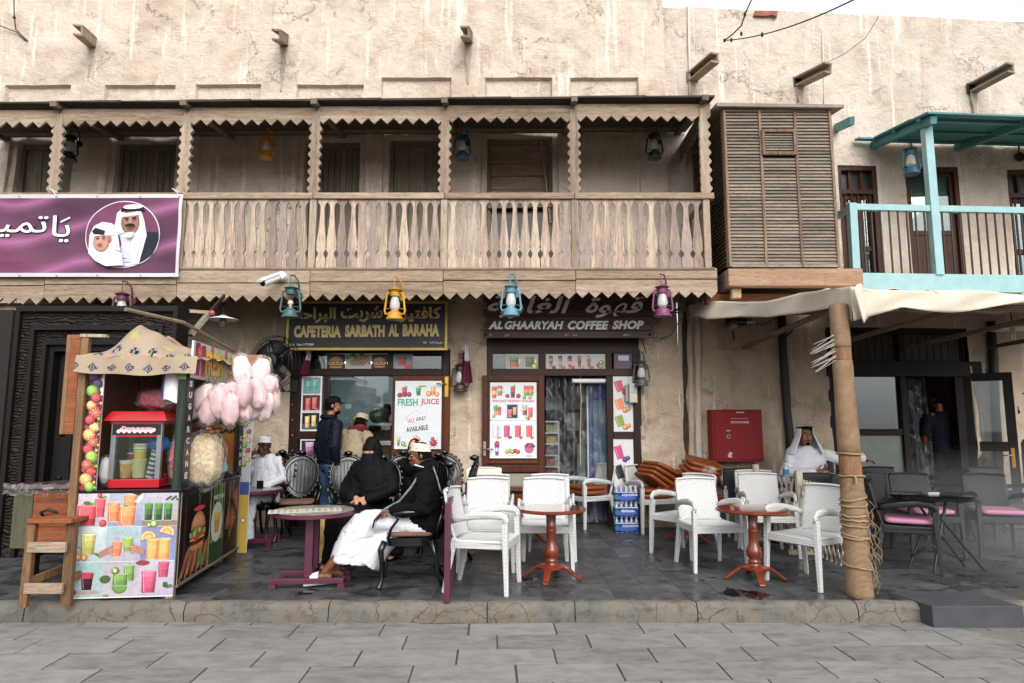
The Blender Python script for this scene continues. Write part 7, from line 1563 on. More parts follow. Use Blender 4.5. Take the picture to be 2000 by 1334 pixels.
for k, (u, v, rz, lab) in enumerate(whites): WC.append(put(wc0, k == 0, u, v, rz, lab))
darks = [(1778, 1110, 62, 'black armchair with pink cushion nearest the kerb beside the rope bound post'),
 (1812, 1082, -6, 'black armchair with pink cushion behind the round black table'),
 (1955, 1084, -16, 'black armchair with pink cushion at the far right of the terrace'),
 (1572, 1062, 180, 'black armchair with its back to the street in front of the man in white'),
 (1632, 1068, 190, 'black armchair back turned beside the rope bound post, under the man\'s outstretched arm'),
 (1445, 1042, 170, 'black armchair behind the lattice fence below the red cabinet'),
 (1748, 1048, 0, 'black armchair under the cafe window behind the table'),
 (1835, 1052, -80, 'black armchair with a small pink cushion in front of the cafe doorway'),
 (1960, 1050, 0, 'black armchair in front of the open glazed cafe door'),
 (1690, 1060, 160, 'black armchair in the gloom just right of the post, below the cafe window')]
DC = []
for k, (u, v, rz, lab) in enumerate(darks): DC.append(put(dc0, k == 0, u, v, rz, lab))
# cushions
M_['cush'] = plain('orange_brown_leatherette', '#7d3f17', .5, var=.12, bmp=.2, bscale=6); M_['pink'] = plain('pink_leatherette', '#b87a98', .55, var=.08); M_['tanc'] = plain('brown_seat_pad', '#6f5040', .9, var=.12, bmp=.3)
def cushion_mesh(w, d, h, mat, nm='cushion'):
    m = MB()
    def f(u, v):
        a = u*2*PI; b = (v-.5)*PI; sq = lambda q, e: math.copysign(abs(q)**e, q); return (w/2*sq(math.cos(a), .28)*math.cos(b)**.25, d/2*sq(math.sin(a), .28)*math.cos(b)**.25, h/2*sq(math.sin(b), .6)*(1+.06*math.sin(a*3)))
    m.sheet(f, 36, 12); me = m.mesh(nm); me.materials.append(mat); me.polygons.foreach_set('use_smooth', [True]*len(me.polygons)); return me
cme = cushion_mesh(.46, .44, .065, M_['cush']); pme = cushion_mesh(.46, .46, .06, M_['pink']); tme = cushion_mesh(.42, .42, .05, M_['tanc'])
def cushion(me, M, lab, grp):
    o = bpy.data.objects.new('cushion', me); C.objects.link(o); o.location = M.to_translation(); o.rotation_euler = M.to_euler(); tagd(o, lab, 'cushion', grp); WM[o.name] = M; return o
CG, PG = 'orange brown chair cushions', 'pink chair cushions'
Mw = WM[WC[5].name]
cushion(cme, Mw @ TR(0, -.03, .495), 'lower brown cushion on the chair by the coffee shop doorway', CG); cushion(cme, Mw @ TR(.01, -.03, .562), 'upper brown cushion on the chair by the coffee shop doorway', CG)
cushion(cme, WM[WC[11].name] @ TR(0, -.03, .50), 'single brown cushion on the chair behind the farther pedestal table', CG)
Mw = WM[WC[7].name]; cushion(cme, Mw @ TR(0, -.03, .49), 'flat brown cushion at the bottom of the leaning pile', CG); cushion(cme, Mw @ TR(.02, -.02, .555), 'second flat brown cushion under the leaning pile', CG)
for k in range(4): cushion(cme, Mw @ TR(.02+.03*k, -.06-.03*k, .66+.062*k) @ rotm(0, .58-.05*k, .1), 'leaning brown cushion, '+('lowest', 'second from below', 'third from below', 'topmost')[k]+' of the tilted pile by the water packs', CG)
Mw = WM[WC[8].name]
for k in range(4): cushion(cme, Mw @ TR(-.05+.03*k, -.02, .75+.062*k) @ rotm(.25-.02*k, .12+.04*k, .4-.15*k), 'brown cushion, '+('lowest', 'second from below', 'third from below', 'topmost')[k]+' of the pile in front of the red cabinet', CG)
cushion(cme, Mw @ TR(0, -.02, .49), 'brown cushion on the seat under the pile by the lattice fence', CG)
for k, lab in ((0, 'pink cushion nearest the kerb beside the rope bound post'), (1, 'pink cushion on the chair behind the round black table'), (2, 'pink cushion on the chair at the far right'), (7, 'small pink cushion in front of the dark cafe doorway')): cushion(pme, WM[DC[k].name] @ TR(0, -.02, .49), lab, PG)
wr_ = thing('tissue_wrap', 'crumpled clear plastic bag on the chair arm by the second cushion pile', 'bag', PZ(1385, 1040, TZ)+Vector((0, 0, .85)))
c = P(1385, 918, 8.4); MB().sheet(lambda s, t: (c.x+.10*math.cos(s*2*PI)*math.sin(PI*t)+.01*math.sin(s*30), c.y+.07*math.sin(s*2*PI)*math.sin(PI*t), c.z+.05*math.cos(PI*t)), 18, 8).build('bag', M_['bagfilm'], wr_, smooth='all')
# pedestal tables
def tmat():
    m, t, b = newmat('red_brown_lacquer'); v = coords(t); n = noise(t, v, 7, 4); c = ramp(t, n, [(.3, '#5f2412'), (.7, '#7a3219')]); L(t, c, b.inputs['Base Color']); b.inputs['Roughness'].default_value = .3; b.inputs['Coat Weight'].default_value = .5; b.inputs['Coat Roughness'].default_value = .12; return m
M_['lacq'] = tmat(); M_['laqtop'] = plain('glossy_red_table_top', '#6a2418', .12, var=.06, coat=1.0)
def pedestal(u, v, rz, lab):
    t = thing('pedestal_table', lab, 'table', PZ(u, v, TZ), R(rz), 'red brown pedestal tables'); B = WM[t.name] @ Matrix.Diagonal((1.04, 1.04, .90, 1))
    def mb(): m = MB(); m.M = B; return m
    mb().lathe([(.02, .70), (.315, .702), (.325, .712), (.325, .726), (.315, .733)], 48).build('tabletop', M_['lacq'], t, smooth=True); mb().lathe([(.0, .7325), (.305, .7325), (.305, .7355), (0, .7355)], 48).build('top_inlay', M_['laqtop'], t)
    mb().lathe([(.07, .70), (.068, .68), (.05, .665), (.046, .64), (.042, .52), (.048, .515), (.050, .50), (.044, .49), (.044, .40), (.046, .36), (.066, .315), (.070, .28), (.060, .235), (.042, .212), (.055, .20), (.058, .185), (.046, .175), (.058, .16), (.062, .145), (.062, .125)], 28).build('column', M_['lacq'], t, smooth='all')
    m = mb()
    for k in range(4):
        a = k*PI/2+PI/4; d = Vector((math.cos(a), math.sin(a), 0)); n_ = Vector((-d.y, d.x, 0)); pr = [(.02, .145, .09, .035), (.10, .135, .085, .03), (.16, .105, .07, .034), (.21, .06, .06, .036), (.25, .025, .055, .030), (.275, .012, .055, .022)]
        vs = []
        for r_, z_, w_, h_ in pr: c = d*r_+Vector((0, 0, z_)); vs += [c+n_*w_/2+Vector((0, 0, h_*.5)), c-n_*w_/2+Vector((0, 0, h_*.5)), c-n_*w_/2*.8-Vector((0, 0, h_*.5)), c+n_*w_/2*.8-Vector((0, 0, h_*.5))]
        fs = [(0, 1, 2, 3), (23, 22, 21, 20)]+[(i*4+j, (i+1)*4+j, (i+1)*4+(j+1) % 4, i*4+(j+1) % 4) for i in range(5) for j in range(4)]; q = mb(); q._add(vs, fs); q.build('foot', M_['lacq'], t, bevel=.006)
    mb().lathe([(.0, .11), (.13, .115), (.135, .135), (.125, .142), (.06, .148)], 24).build('foot_plate', M_['lacq'], t, smooth=True); return t
pedestal(1077, 1131, 30, 'nearer red brown pedestal table, in front of the coffee shop chairs')
pedestal(1475, 1133, 38, 'farther red brown pedestal table near the rope bound post')
pedestal(1030, 1056, 10, 'red brown pedestal table half hidden behind the white chairs at the coffee shop door')
pedestal(1340, 1058, 20, 'red brown pedestal table half hidden behind the white chairs near the lattice fence')
mb_ = thing('menu_board', 'yellow menu board with rows of tiny drinks, propped on a white chair', 'menu', WM[WC[6].name] @ Vector((0, .1, .8)))
Mm = WM[WC[6].name] @ TR(0, .20, .60) @ rotm(-.12, 0, 0); m = MB(); m.M = Mm; m.bb(-.23, .23, -.004, .0, 0, .27); m.build('card', M_['whiteplastic'], mb_)
q = Print(Mm @ Vector((-.225, -.005, .0)), Mm.to_3x3() @ Vector((1, 0, 0)), Mm.to_3x3() @ Vector((0, 0, 1)), .45, .24); q.grad(0, 0, 1, 1, '#d8c890', '#c8d4a0')
for r_ in range(3):
    for c_ in range(12):
        if c_ == 6: continue
        q.z = 3; x, y = .06+.08*c_, .08+.30*r_; k = (r_*7+c_*5) % 6; q.glassd(x, y, .045, .18, [('#c02838', '#d85030', '#5a9a3a', '#c87a30', '#a82050', '#d8b040')[k]]*2, leaf=0)
q.build('print', M_['print'], mb_, vcol=True)
# ornate black cast chairs
M_['castblack'] = plain('glossy_black_cast', '#060606', .22, var=.2, bmp=.15, bscale=30, coat=.3)
def ornate(t):
    B = WM[t.name]
    def mb(): m = MB(); m.M = B; return m
    SZ = .44; mt = M_['castblack']
    for s in (-1, 1):
        mb().tube([(s*.22, -.22, SZ-.03), (s*.245, -.25, SZ-.10), (s*.225, -.24, .22), (s*.215, -.235, .08), (s*.235, -.26, .015), (s*.24, -.265, 0)], [.03, .03, .02, .017, .02, .022], 10).build('leg', mt, t, smooth='all')
        mb().tube([(s*.20, .20, SZ-.03), (s*.215, .235, .28), (s*.205, .25, .12), (s*.22, .31, 0)], [.026, .02, .017, .018], 10).build('leg', mt, t, smooth='all')
        mb().tube([(s*.235, -.19, SZ), (s*.27, -.16, SZ+.09), (s*.285, -.10, SZ+.17), (s*.29, -.14, SZ+.215), (s*.28, -.02, SZ+.23), (s*.26, .12, SZ+.23), (s*.215, .25, SZ+.26)], [.014, .013, .013, .02, .02, .016, .014], 8).build('armrest', mt, t, smooth='all')
        mb().tube([(s*.16, .23, SZ-.02), (s*.20, .25, SZ+.08), (s*.235, .285, SZ+.2)], [.018, .015, .012], 8).build('back_stile', mt, t, smooth='all')
    def st(u, v): a = u*2*PI; r = .245*(abs(math.cos(a))**3.5+abs(math.sin(a))**3.5)**(-1/3.5); return (r*math.cos(a)*(1.0), r*math.sin(a)*.95, SZ-.07+.07*v)
    mb().sheet(st, 32, 3).build('seat_rail', mt, t, smooth='all'); mb().lathe([(.0, SZ-.004), (.235, SZ-.002), (.235, SZ-.02), (0, SZ-.02)], 32).build('seat', mt, t)
    cz = SZ+.33
    def bp(a, k, dy=0): x = .225*k*math.cos(a)*(1+.12*math.sin(a)); z = .27*k*math.sin(a); return (x, .245+.11*(z+.27)/.5-.05*(x/.25)**2*0+dy+.05*(1-(x/.26)**2)*.6, cz+z)
    n = 40
    mb().tube([bp(2*PI*k/n, 1.0) for k in range(n)], .018, 8, closed=True).build('back_ring', mt, t, smooth='all')
    m = mb()
    for k in range(26): p_ = bp(2*PI*k/26, 1.07); m.ball(p_, (.026, .014, .026), 8, 5)
    m.build('leaf_border', mt, t, smooth='all', kind='stuff')
    mb().tube([bp(2*PI*k/n, .80, -.012) for k in range(n)], .009, 8, closed=True).build('inner_ring', M_['casthighlight'], t, smooth='all')
    m = mb(); vs = [bp(2*PI*k/n, .98) for k in range(n)]; ce = bp(0, 0.0, .01); m._add(vs+[ce], [(k, (k+1) % n, n) for k in range(n)]); m.build('medallion', mt, t, smooth='all')
    for k in range(7):
        x = (k-3)*.045; h_ = .27*.78*math.sqrt(max(0, 1-(x/.19)**2)); 
        yb = lambda z: .245+.11*(z+.27)/.5+.05*(1-(x/.26)**2)*.6-.012
        mb().tube([(x, yb(-h_), cz-h_), (x, yb(h_), cz+h_)], .006, 6).build('back_bar', mt, t)
    mb().lathe([(.0, 0), (.05, .02), (.06, .05), (0, .075)], 12, (0, .36, cz+.27)).build('crest', mt, t, smooth='all')
M_['casthighlight'] = plain('painted_ring_highlight', '#3a3b3e', .3, metal=.5)  # grey paints the highlight on the raised inner ring
OG = 'ornate black cast armchairs'
oc0 = thing('ornate_armchair', 'x', 'chair', (0, 0, 0), 0, OG); ornate(oc0)
orn = [(578, 1052, 12, 'empty ornate black armchair with brown pad, between the cart and the standing men'),
 (800, 1138, -84, 'ornate black armchair the young man in the white cap sits on'),
 (722, 1092, -8, 'ornate black armchair under the veiled woman in black'),
 (682, 1058, 20, 'ornate black armchair hidden behind the veiled woman'),
 (775, 1052, 0, 'ornate black armchair back visible between the veiled woman and the man in the cap'),
 (868, 1050, 8, 'ornate black armchair back by the pillar behind the maroon railing'),
 (862, 1088, -80, 'ornate black armchair behind the young man, next to the railing'),
 (818, 1070, -30, 'ornate black armchair of the woman hidden behind the young man'),
 (512, 1050, -15, 'ornate black armchair under the old man drinking tea')]
OC = []
for k, (u, v, rz, lab) in enumerate(orn): OC.append(put(oc0, k == 0, u, v, rz, lab))
for k, lab in ((0, 'brown seat pad on the empty ornate armchair'), (1, 'brown seat pad under the young man')): cushion(tme, WM[OC[k].name] @ TR(0, 0, .465), lab, 'brown pads on the ornate chairs')
# purple framed tables with mosaic tops
def mosaic():
    m, t, b = newmat('pale_mosaic_top'); v = coords(t); vo = nd(t, 'TexVoronoi', {'Vector': v, 'Scale': 22.0}); n = noise(t, v, 6, 4)
    c = mx(t, ramp(t, vo.outputs['Distance'], [(.25, 0.0), (.45, 1.0)]), '#a8a296', '#7d766c'); c = mx(t, ramp(t, n, [(.58, 0.0), (.64, 1.0)]), c, '#54483f'); L(t, c, b.inputs['Base Color']); b.inputs['Roughness'].default_value = .3; return m
M_['mosaic'] = mosaic()
def ptable(u, v, rz, lab, s=1.0):
    t = thing('mosaic_table', lab, 'table', PZ(u, v, TZ), R(rz), 'maroon framed mosaic tables'); B = WM[t.name] @ Matrix.Diagonal((1.08, 1.08, .91, 1))
    def mb(): m = MB(); m.M = B; return m
    mb().lathe([(.0, .685), (.345, .685), (.345, .722), (.335, .724)], 44).build('rim', M_['maroonpaint'], t, smooth=True); mb().lathe([(0, .7245), (.335, .7245), (.335, .732), (0, .732)], 44).build('tabletop', M_['mosaic'], t)
    for y in (-.11, .11):
        mb().bb(-.035, .03, y-.028, y+.028, .05, .684).build('upright', M_['maroonpaint'], t, bevel=.004)
        mb().bb(-.30, .30, y*1.4-.03, y*1.4+.03, .045, .095).build('foot_bar', M_['maroonpaint'], t, bevel=.004)
        for x in (-.28, .28): mb().bb(x-.028, x+.028, y*1.4-.028, y*1.4+.028, 0, .0445).build('foot', M_['maroonpaint'], t)
    mb().bb(-.03, .03, -.15, .15, .10, .14).build('cross_bar', M_['maroonpaint'], t); return t
pt1 = ptable(608, 1140, 4, 'round mosaic topped table with maroon frame and menu sheets, in front of the veiled woman')
pt2 = ptable(486, 1062, 2, 'round mosaic topped table with maroon frame beside the old man drinking tea')
T1 = WM[pt1.name]
def paper(name, lab, M, w, h, seed):
    t = thing(name, lab, 'menu', M.to_translation(), 0, 'menu sheets on the mosaic table'); m = MB(); m.M = M; m.bb(-w/2, w/2, -h/2, h/2, 0, .003); m.build('sheet', M_['whiteplastic'], t)
    q = Print(M @ Vector((-w/2, -h/2, .0035)), M.to_3x3() @ Vector((1, 0, 0)), M.to_3x3() @ Vector((0, 1, 0)), w, h); q.rect(0, 0, 1, 1, '#d0cfc0'); rs_ = random.Random(seed)
    for r_ in range(4):
        for c_ in range(6): q.z = 2; q.ell(.1+.16*c_, .14+.23*r_, .045, .07, rs_.choice(['#a82030', '#c86a28', '#4a3a34', '#c8a030', '#b8485a', '#2a2a34', '#7a9a3a']), 8)
    q.build('print', M_['print'], t, vcol=True)
paper('menu_sheet', 'menu sheet nearer the street end of the mosaic table, overhanging its edge', T1 @ TR(-.20, -.14, .668) @ rotm(0, 0, .25), .34, .24, 1); paper('menu_sheet', 'menu sheet lying in the middle of the mosaic table', T1 @ TR(.09, -.06, .6685) @ rotm(0, 0, .22), .34, .24, 2)
# maroon railing
rl = thing('maroon_railing', 'low maroon painted timber railing running back beside the white chairs', 'railing', PZ(873, 1176, TZ))
a, b = PZ(873, 1176, TZ), Vector((-.66, 8.6, TZ)); hR = .80
for k in range(5): q = a.lerp(b, k/4); MB().bb(q.x-.025, q.x+.025, q.y-.03, q.y+.03, TZ, TZ+hR).build('post', M_['maroonpaint'], rl, bevel=.004)
for z_ in (hR-.03, .62, .34, .12):
    MB().bar((a.x, a.y, TZ+z_), (b.x, b.y, TZ+z_), .035, .045).build('rail', M_['maroonpaint'], rl)
for k in range(17): q = a.lerp(b, (k+.5)/17); MB().bb(q.x-.012, q.x+.012, q.y-.012, q.y+.012, TZ+.12, TZ+hR-.03).build('bar', M_['maroonpaint'], rl)
# round black table with crossed legs
bt = thing('black_table', 'round black table with crossed tube legs and glass ashtray', 'table', PZ(1832, 1112, TZ)); B = TR(*PZ(1832, 1112, TZ))
def bm(): m = MB(); m.M = B; return m
bm().lathe([(.0, .70), (.37, .70), (.385, .708), (.385, .735), (.375, .742), (0, .742)], 48).build('tabletop', plain('black_glass_top', '#0b0b0c', .12), bt, smooth=True)
for a_, b_ in (((-.12, -.06, .70), (.42, -.08, 0)), ((.12, -.03, .70), (-.12, -.13, 0)), ((-.12, .14, .70), (.36, .12, 0)), ((.12, .14, .70), (-.22, .12, 0))): bm().tube([a_, b_], .014, 8).build('leg', M_['black'], bt, smooth=True)
bm().tube([(-.2, .12, .1), (0, .1, .22), (.34, .1, .06)], .01, 8).build('brace', M_['black'], bt, smooth='all')
ash = thing('ashtray', 'square clear glass ashtray on the round black table', 'ashtray', B @ Vector((-.08, -.06, .742))); m = MB(); m.M = B @ TR(-.08, -.10, .7425); m.box((0, 0, .018), (.11, .11, .034), None, 1.1); m.build('dish', plain('cut_glass', '#9aa0a2', .08, var=.3, bmp=.8, bscale=60, coat=1), ash, bevel=.006); m = MB(); m.M = B @ TR(-.08, -.10, .7425); m.lathe([(.035, .0355), (.03, .038), (.035, .042), (.04, .038)], 14); m.build('rim', M_['steel'], ash)
# second small black table behind the lattice with water bottle
bt2 = thing('black_table', 'small black table behind the lattice fence with a water bottle on it', 'table', (3.45, 8.75, TZ))
q0 = Vector((3.42, 8.55, TZ)); MB().lathe([(.0, .71), (.30, .71), (.31, .72), (.31, .74), (0, .745)], 32, q0).build('tabletop', bpy.data.materials['black_glass_top'], bt2, smooth=True); MB().lathe([(.22, 0), (.22, .02), (.03, .04), (.03, .71)], 16, q0).build('column', M_['black'], bt2, smooth=True)
wb = thing('water_bottle', 'water bottle with green cap on the small black table', 'bottle', q0+Vector((.02, 0, .745))); c = q0+Vector((.02, -.05, .746))
MB().lathe([(.0, 0), (.036, .002), (.038, .02), (.038, .155), (.03, .185), (.014, .215), (.013, .235)], 18, c).build('bottle', plain('water_bottle_plastic', '#7f949e', .1, coat=1), wb, smooth=True); MB().lathe([(.016, .232), (.016, .255), (0, .256)], 14, c).build('cap', plain('green_cap', '#2a8a4a', .4), wb); MB().lathe([(.039, .09), (.039, .15)], 18, c, cap=False).build('label_band', plain('blue_band', '#3a6a9a', .4), wb)
ph = thing('small_plate', 'small plate of snacks on the table behind the lattice', 'plate', q0+Vector((.18, 0, .745))); MB().lathe([(.0, 0), (.05, 0), (.07, .015), (.0, .01)], 18, q0+Vector((.2, -.08, .747))).build('plate', M_['whiteplastic'], ph, smooth=True); MB().ball(q0+Vector((.2, -.08, .765)), (.04, .04, .012), 8, 5).build('food', M_['cush'], ph)
bt3 = thing('black_table', 'small black table in front of the dark cafe doorway', 'table', PZ(1850, 1050, TZ)); q0 = PZ(1868, 1056, TZ); MB().lathe([(.0, .70), (.32, .70), (.33, .72), (0, .735)], 28, q0).build('tabletop', bpy.data.materials['black_glass_top'], bt3, smooth=True); MB().lathe([(.2, 0), (.2, .02), (.03, .04), (.03, .70)], 14, q0).build('column', M_['black'], bt3, smooth=True)
# water packs
def pack(k, z, lab):
    o = P(1222, 1000, 9.30); x0, y0 = o.x-.165, 9.22; t = thing('water_pack', lab, 'water bottles', (o.x, y0, z), 0, 'shrink wrapped water packs')
    blue, cap = M_['wblue'], M_['wcap']
    for i in range(5):
        for j in range(2):
            c = Vector((x0+.035+i*.066, y0+.035+j*.066, z)); MB().lathe([(.0, .0), (.031, .003), (.031, .13), (.02, .165), (.012, .185), (.012, .195)], 12, c).build('bottle', M_['wbot'], t, smooth=True); MB().lathe([(.014, .19), (.014, .21), (0, .211)], 10, c).build('cap', cap, t)
    MB().bb(x0-.004, x0+.335, y0-.004, y0+.14, z+.01, z+.14).build('wrap', blue, t, bevel=.015)
    q = Print((x0, y0-.0045, z+.015), (1, 0, 0), (0, 0, 1), .33, .12); q.ell(.12, .45, .10, .3, '#2a7a4a'); q.ell(.5, .35, .4, .3, '#1c50a8')
    if k == 1: [q.ell(.3+.06*i, .6+.08*(i % 2), .03, .09, '#c8d4e0', 8) for i in range(9)]; q.line(.28, .52, .85, .52, .03, '#c8d4e0')
    else: q.z = 4; q.text('AQUAFINA', .3, .5, .97, .8, '#d0dce8', .03)
    q.build('print', M_['print'], t, vcol=True)
M_['wblue'] = plain('blue_shrink_wrap', '#0c2c78', .2, var=.35, scale=14, coat=.6); M_['wcap'] = plain('white_cap', '#c8ccd0', .4); M_['wbot'] = plain('clear_bottle', '#8296a6', .1, coat=.8)
for k, lab in enumerate(('lowest of the three blue water packs by the door jamb', 'middle of the three blue water packs by the door jamb', 'topmost of the three blue water packs by the door jamb')): pack(k, TZ+.205*k, lab)
# ============================================================ PEOPLE
M_['skin1'] = plain('light_brown_skin', '#8d5a40', .5, var=.08); M_['skin2'] = plain('brown_skin', '#6b4029', .5, var=.08); M_['skin3'] = plain('dark_brown_skin', '#4a2a1b', .5, var=.08); M_['skinp'] = plain('fair_skin', '#b07f66', .5, var=.06)
for k in ('skin1', 'skin2', 'skin3', 'skinp'): M_[k].node_tree.nodes['Principled BSDF'].inputs['Subsurface Weight'].default_value = .08
def clothm(name, col, var=.06, rough=.85, bs=120): return plain(name, col, rough, var=var, bmp=.25, bscale=bs, scale=4, spec=.15)
M_['thobe'] = clothm('white_cotton', '#c9cad0', .04); M_['blackcloth'] = clothm('black_cloth', '#070708', .1, .75); M_['jacket'] = clothm('black_wool', '#08080a', .1, .9); M_['navycloth'] = clothm('navy_nylon', '#090d1a', .1, .6); M_['navyveil'] = clothm('navy_veil', '#0b0c18', .1, .8)
M_['jeans'] = plain('blue_jeans', '#27405e', .9, var=.4, scale=5, bmp=.3); M_['beige'] = clothm('beige_wool', '#8f8069', .07, .9); M_['hairblk'] = plain('black_hair', '#060504', .85, spec=.1); M_['lip'] = plain('lips', '#6e3530', .5); M_['eyew'] = plain('eye_white', '#c8c4be', .2); M_['eyed'] = plain('eye_dark', '#120c0a', .15); M_['trou'] = clothm('dark_trousers', '#0c0c0e')
def goldm():
    m, t, b = newmat('gold_print_skirt'); v = coords(t); vo = nd(t, 'TexVoronoi', {'Vector': v, 'Scale': 55.0}); c = mx(t, ramp(t, vo.outputs['Distance'], [(.3, 0.0), (.42, 1.0)]), '#8a5a2c', '#b0925c'); L(t, c, b.inputs['Base Color']); b.inputs['Roughness'].default_value = .8; return m
M_['gold'] = goldm()
def knitm(name, a, c_):
    m, t, b = newmat(name); v = coords(t); vo = nd(t, 'TexVoronoi', {'Vector': v, 'Scale': 90.0}); c = mx(t, ramp(t, vo.outputs['Distance'], [(.2, 0.0), (.45, 1.0)]), c_, a); L(t, c, b.inputs['Base Color']); b.inputs['Roughness'].default_value = .9; bump(t, vo.outputs['Distance'], b, .6, .004); return m
M_['cap'] = knitm('white_crochet_cap', '#c8c2b8', '#a59e92'); M_['cap2'] = knitm('patterned_cap', '#a89c84', '#5c4c3c'); M_['capw'] = clothm('plain_white_cap', '#cfcfd2', .03); M_['redscarf'] = plain('red_scarf', '#5c1210', .9, var=.5, scale=20, bmp=.4)
def fused(name, mb, mat, parent, vox=.012, sm=5, fold=None, **tags):
    """melt overlapping closed shapes into one continuous surface, then add cloth folds"""
    me = mb.mesh(name); o = bpy.data.objects.new('tmp', me); C.objects.link(o)
    r = o.modifiers.new('r', 'REMESH'); r.mode = 'VOXEL'; r.voxel_size = vox; s_ = o.modifiers.new('s', 'SMOOTH'); s_.iterations = sm; s_.factor = .5
    dg = bpy.context.evaluated_depsgraph_get(); me2 = bpy.data.meshes.new_from_object(o.evaluated_get(dg)); bpy.data.objects.remove(o); bpy.data.meshes.remove(me)
    if fold:
        n = len(me2.vertices); co = np.zeros(n*3); me2.vertices.foreach_get('co', co); co = co.reshape(-1, 3); no = np.zeros(n*3); me2.vertices.foreach_get('normal', no); no = no.reshape(-1, 3)
        amp, fx, fz, sd_ = fold[:4]; dr_ = fold[4] if len(fold) > 4 else (.9, .75, 0); inv = np.array(WM[parent.name].inverted()); lc = co @ inv[:3, :3].T+inv[:3, 3]
        a_ = lc @ np.array(dr_); b_ = lc[:, 2]
        wv = fbm(a_+.25*vnoise(a_, b_, 3, sd_), b_*fz, fx, 3, sd_); wv2 = fbm(a_*.6+b_*.8, b_*.7-a_*.5, 9, 2, sd_+4)
        k = amp*(1.2*wv-.9*np.clip(.13-np.abs(wv), 0, 1)/.13-.7*np.clip(.08-np.abs(wv2), 0, 1)/.08+.3); co = co+no*k[:, None]; me2.vertices.foreach_set('co', co.ravel()); me2.update()
    me2.name = name; me2.transform(WM[parent.name].inverted()); o = bpy.data.objects.new(name, me2); C.objects.link(o); me2.materials.clear(); me2.materials.append(mat)
    me2.polygons.foreach_set('use_smooth', [True]*len(me2.polygons)); o.parent = parent; WM[o.name] = WM[parent.name]; tagd(o, **tags); return o
def chain(m, pts, rs, n=14, flat=False, up=None):
    m.tube(pts, rs, n, up=up)
    if not flat:
        for p_, r in ((pts[0], rs[0]), (pts[-1], rs[-1])):
            q = r if isinstance(r, (tuple, list)) else (r, r); m.ball(p_, (q[0], min(q), min(q)) if q[0] != q[1] else (q[0],)*3, 12, 8)
def head_shape(m, M, nose=1.0, jaw=1.0):
    S = m.M; m.M = S @ M
    m.ball((0, .012, .03), (.074, .093, .086), 20, 14); m.ball((0, -.022, -.045), (.056*jaw, .062, .068), 18, 12); m.ball((0, -.066, -.092), (.024, .018, .018), 10, 8)
    m.tube([(0, -.082, .022), (0, -.093, .0), (0, -.102, -.020)], [.008, .009, .011], 8); m.ball((0, -.098, -.022), (.0165, .011, .009), 10, 6)
    m.tube([(-.05, -.068, .033), (-.022, -.085, .038), (.022, -.085, .038), (.05, -.068, .033)], .011, 8)
    for s in (-1, 1): m.ball((s*.038, -.055, -.02), (.024, .024, .024), 10, 8); m.ball((s*.076, .015, -.004), (.009, .018, .030), 10, 8)
    m.ball((0, -.086, -.052), (.024, .012, .007), 10, 6); m.ball((0, -.084, -.064), (.020, .012, .008), 10, 6)
    m.M = S
def face_bits(t, M, skin, brow='hairblk', glasses=False, closed=False):
    B = WM[t.name] @ M
    def mb(): m = MB(); m.M = B; return m
    for s in (-1, 1):
        mb().ball((s*.030, -.0690, .013), (.0135, .009, .0065), 12, 8).build('eye', M_['eyew'], t, smooth='all'); mb().ball((s*.030, -.0750, .013), (.0055, .004, .0055), 10, 6).build('iris', M_['eyed'], t, smooth='all')
        mb().tube([(s*.030-.016, -.073, .018), (s*.030, -.079, .0205), (s*.030+.016, -.073, .018)], .0028, 6).build('eyelid', skin, t, smooth='all')
        if brow: mb().tube([(s*.012, -.0935, .036), (s*.032, -.092, .043), (s*.052, -.077, .036)], [.0035, .0045, .002], 6).build('eyebrow', M_[brow], t, smooth='all')
    m = mb(); m.ball((0, -.0945, -.0525), (.022, .006, .0045), 12, 6); m.ball((0, -.0925, -.061), (.018, .006, .005), 12, 6); m.build('lips', M_['lip'], t, smooth='all')
    if glasses:
        for s in (-1, 1): mb().tube([(s*.033+.024*math.cos(2*PI*k/16), -.098, .010+.019*math.sin(2*PI*k/16)) for k in range(16)], .0025, 5, closed=True).build('spectacles', M_['black'], t)
        m = mb(); m.tube([(-.010, -.098, .012), (.010, -.098, .012)], .0025, 5); [m.tube([(s*.057, -.098, .014), (s*.078, -.0, .014)], .0025, 5) for s in (-1, 1)]; m.build('spectacle_arms', M_['black'], t)
def hand_shape(m, M, side=1, curl=.4, spread=.04):
    """palm plus four unequal fingers and a thumb; fingers run along -Y, palm faces -Z, thumb on side*X"""
    S = m.M; m.M = S @ M
    m.ball((0, -.035, 0), (.040, .050, .016), 14, 10); m.tube([(0, .03, 0), (0, -.02, 0)], [(.026, .020), (.034, .016)], 12)
    for i, (x, ln, r) in enumerate(((.030, .066, .0092), (.010, .076, .0095), (-.011, .071, .0092), (-.030, .056, .0082))):
        x *= side; a = 0; p = Vector((x, -.070, 0)); pts = [Vector((x*.9, -.04, 0)), p]; rs = [r*1.1, r*1.05]; yaw = -x/.03*spread
        for k, f in enumerate((.45, .32, .23)):
            a += curl*(.8+.25*k); d = Vector((-math.sin(yaw)*0+x/.03*spread, -math.cos(a), -math.sin(a))); p = p+d.normalized()*ln*f*1.05; pts.append(p.copy()); rs.append(r*(.96-.1*k))
        m.tube(pts, rs, 10); m.ball(pts[-1], rs[-1], 8, 6)
    p0 = Vector((side*.026, -.008, -.004)); pts = [p0, p0+Vector((side*.026, -.022, -.006)), p0+Vector((side*.040, -.048, -.012-.01*curl)), p0+Vector((side*.040, -.072, -.018-.016*curl))]
    m.tube(pts, [.013, .0125, .0105, .0085], 10); m.ball(pts[-1], .0085, 8, 6); m.M = S
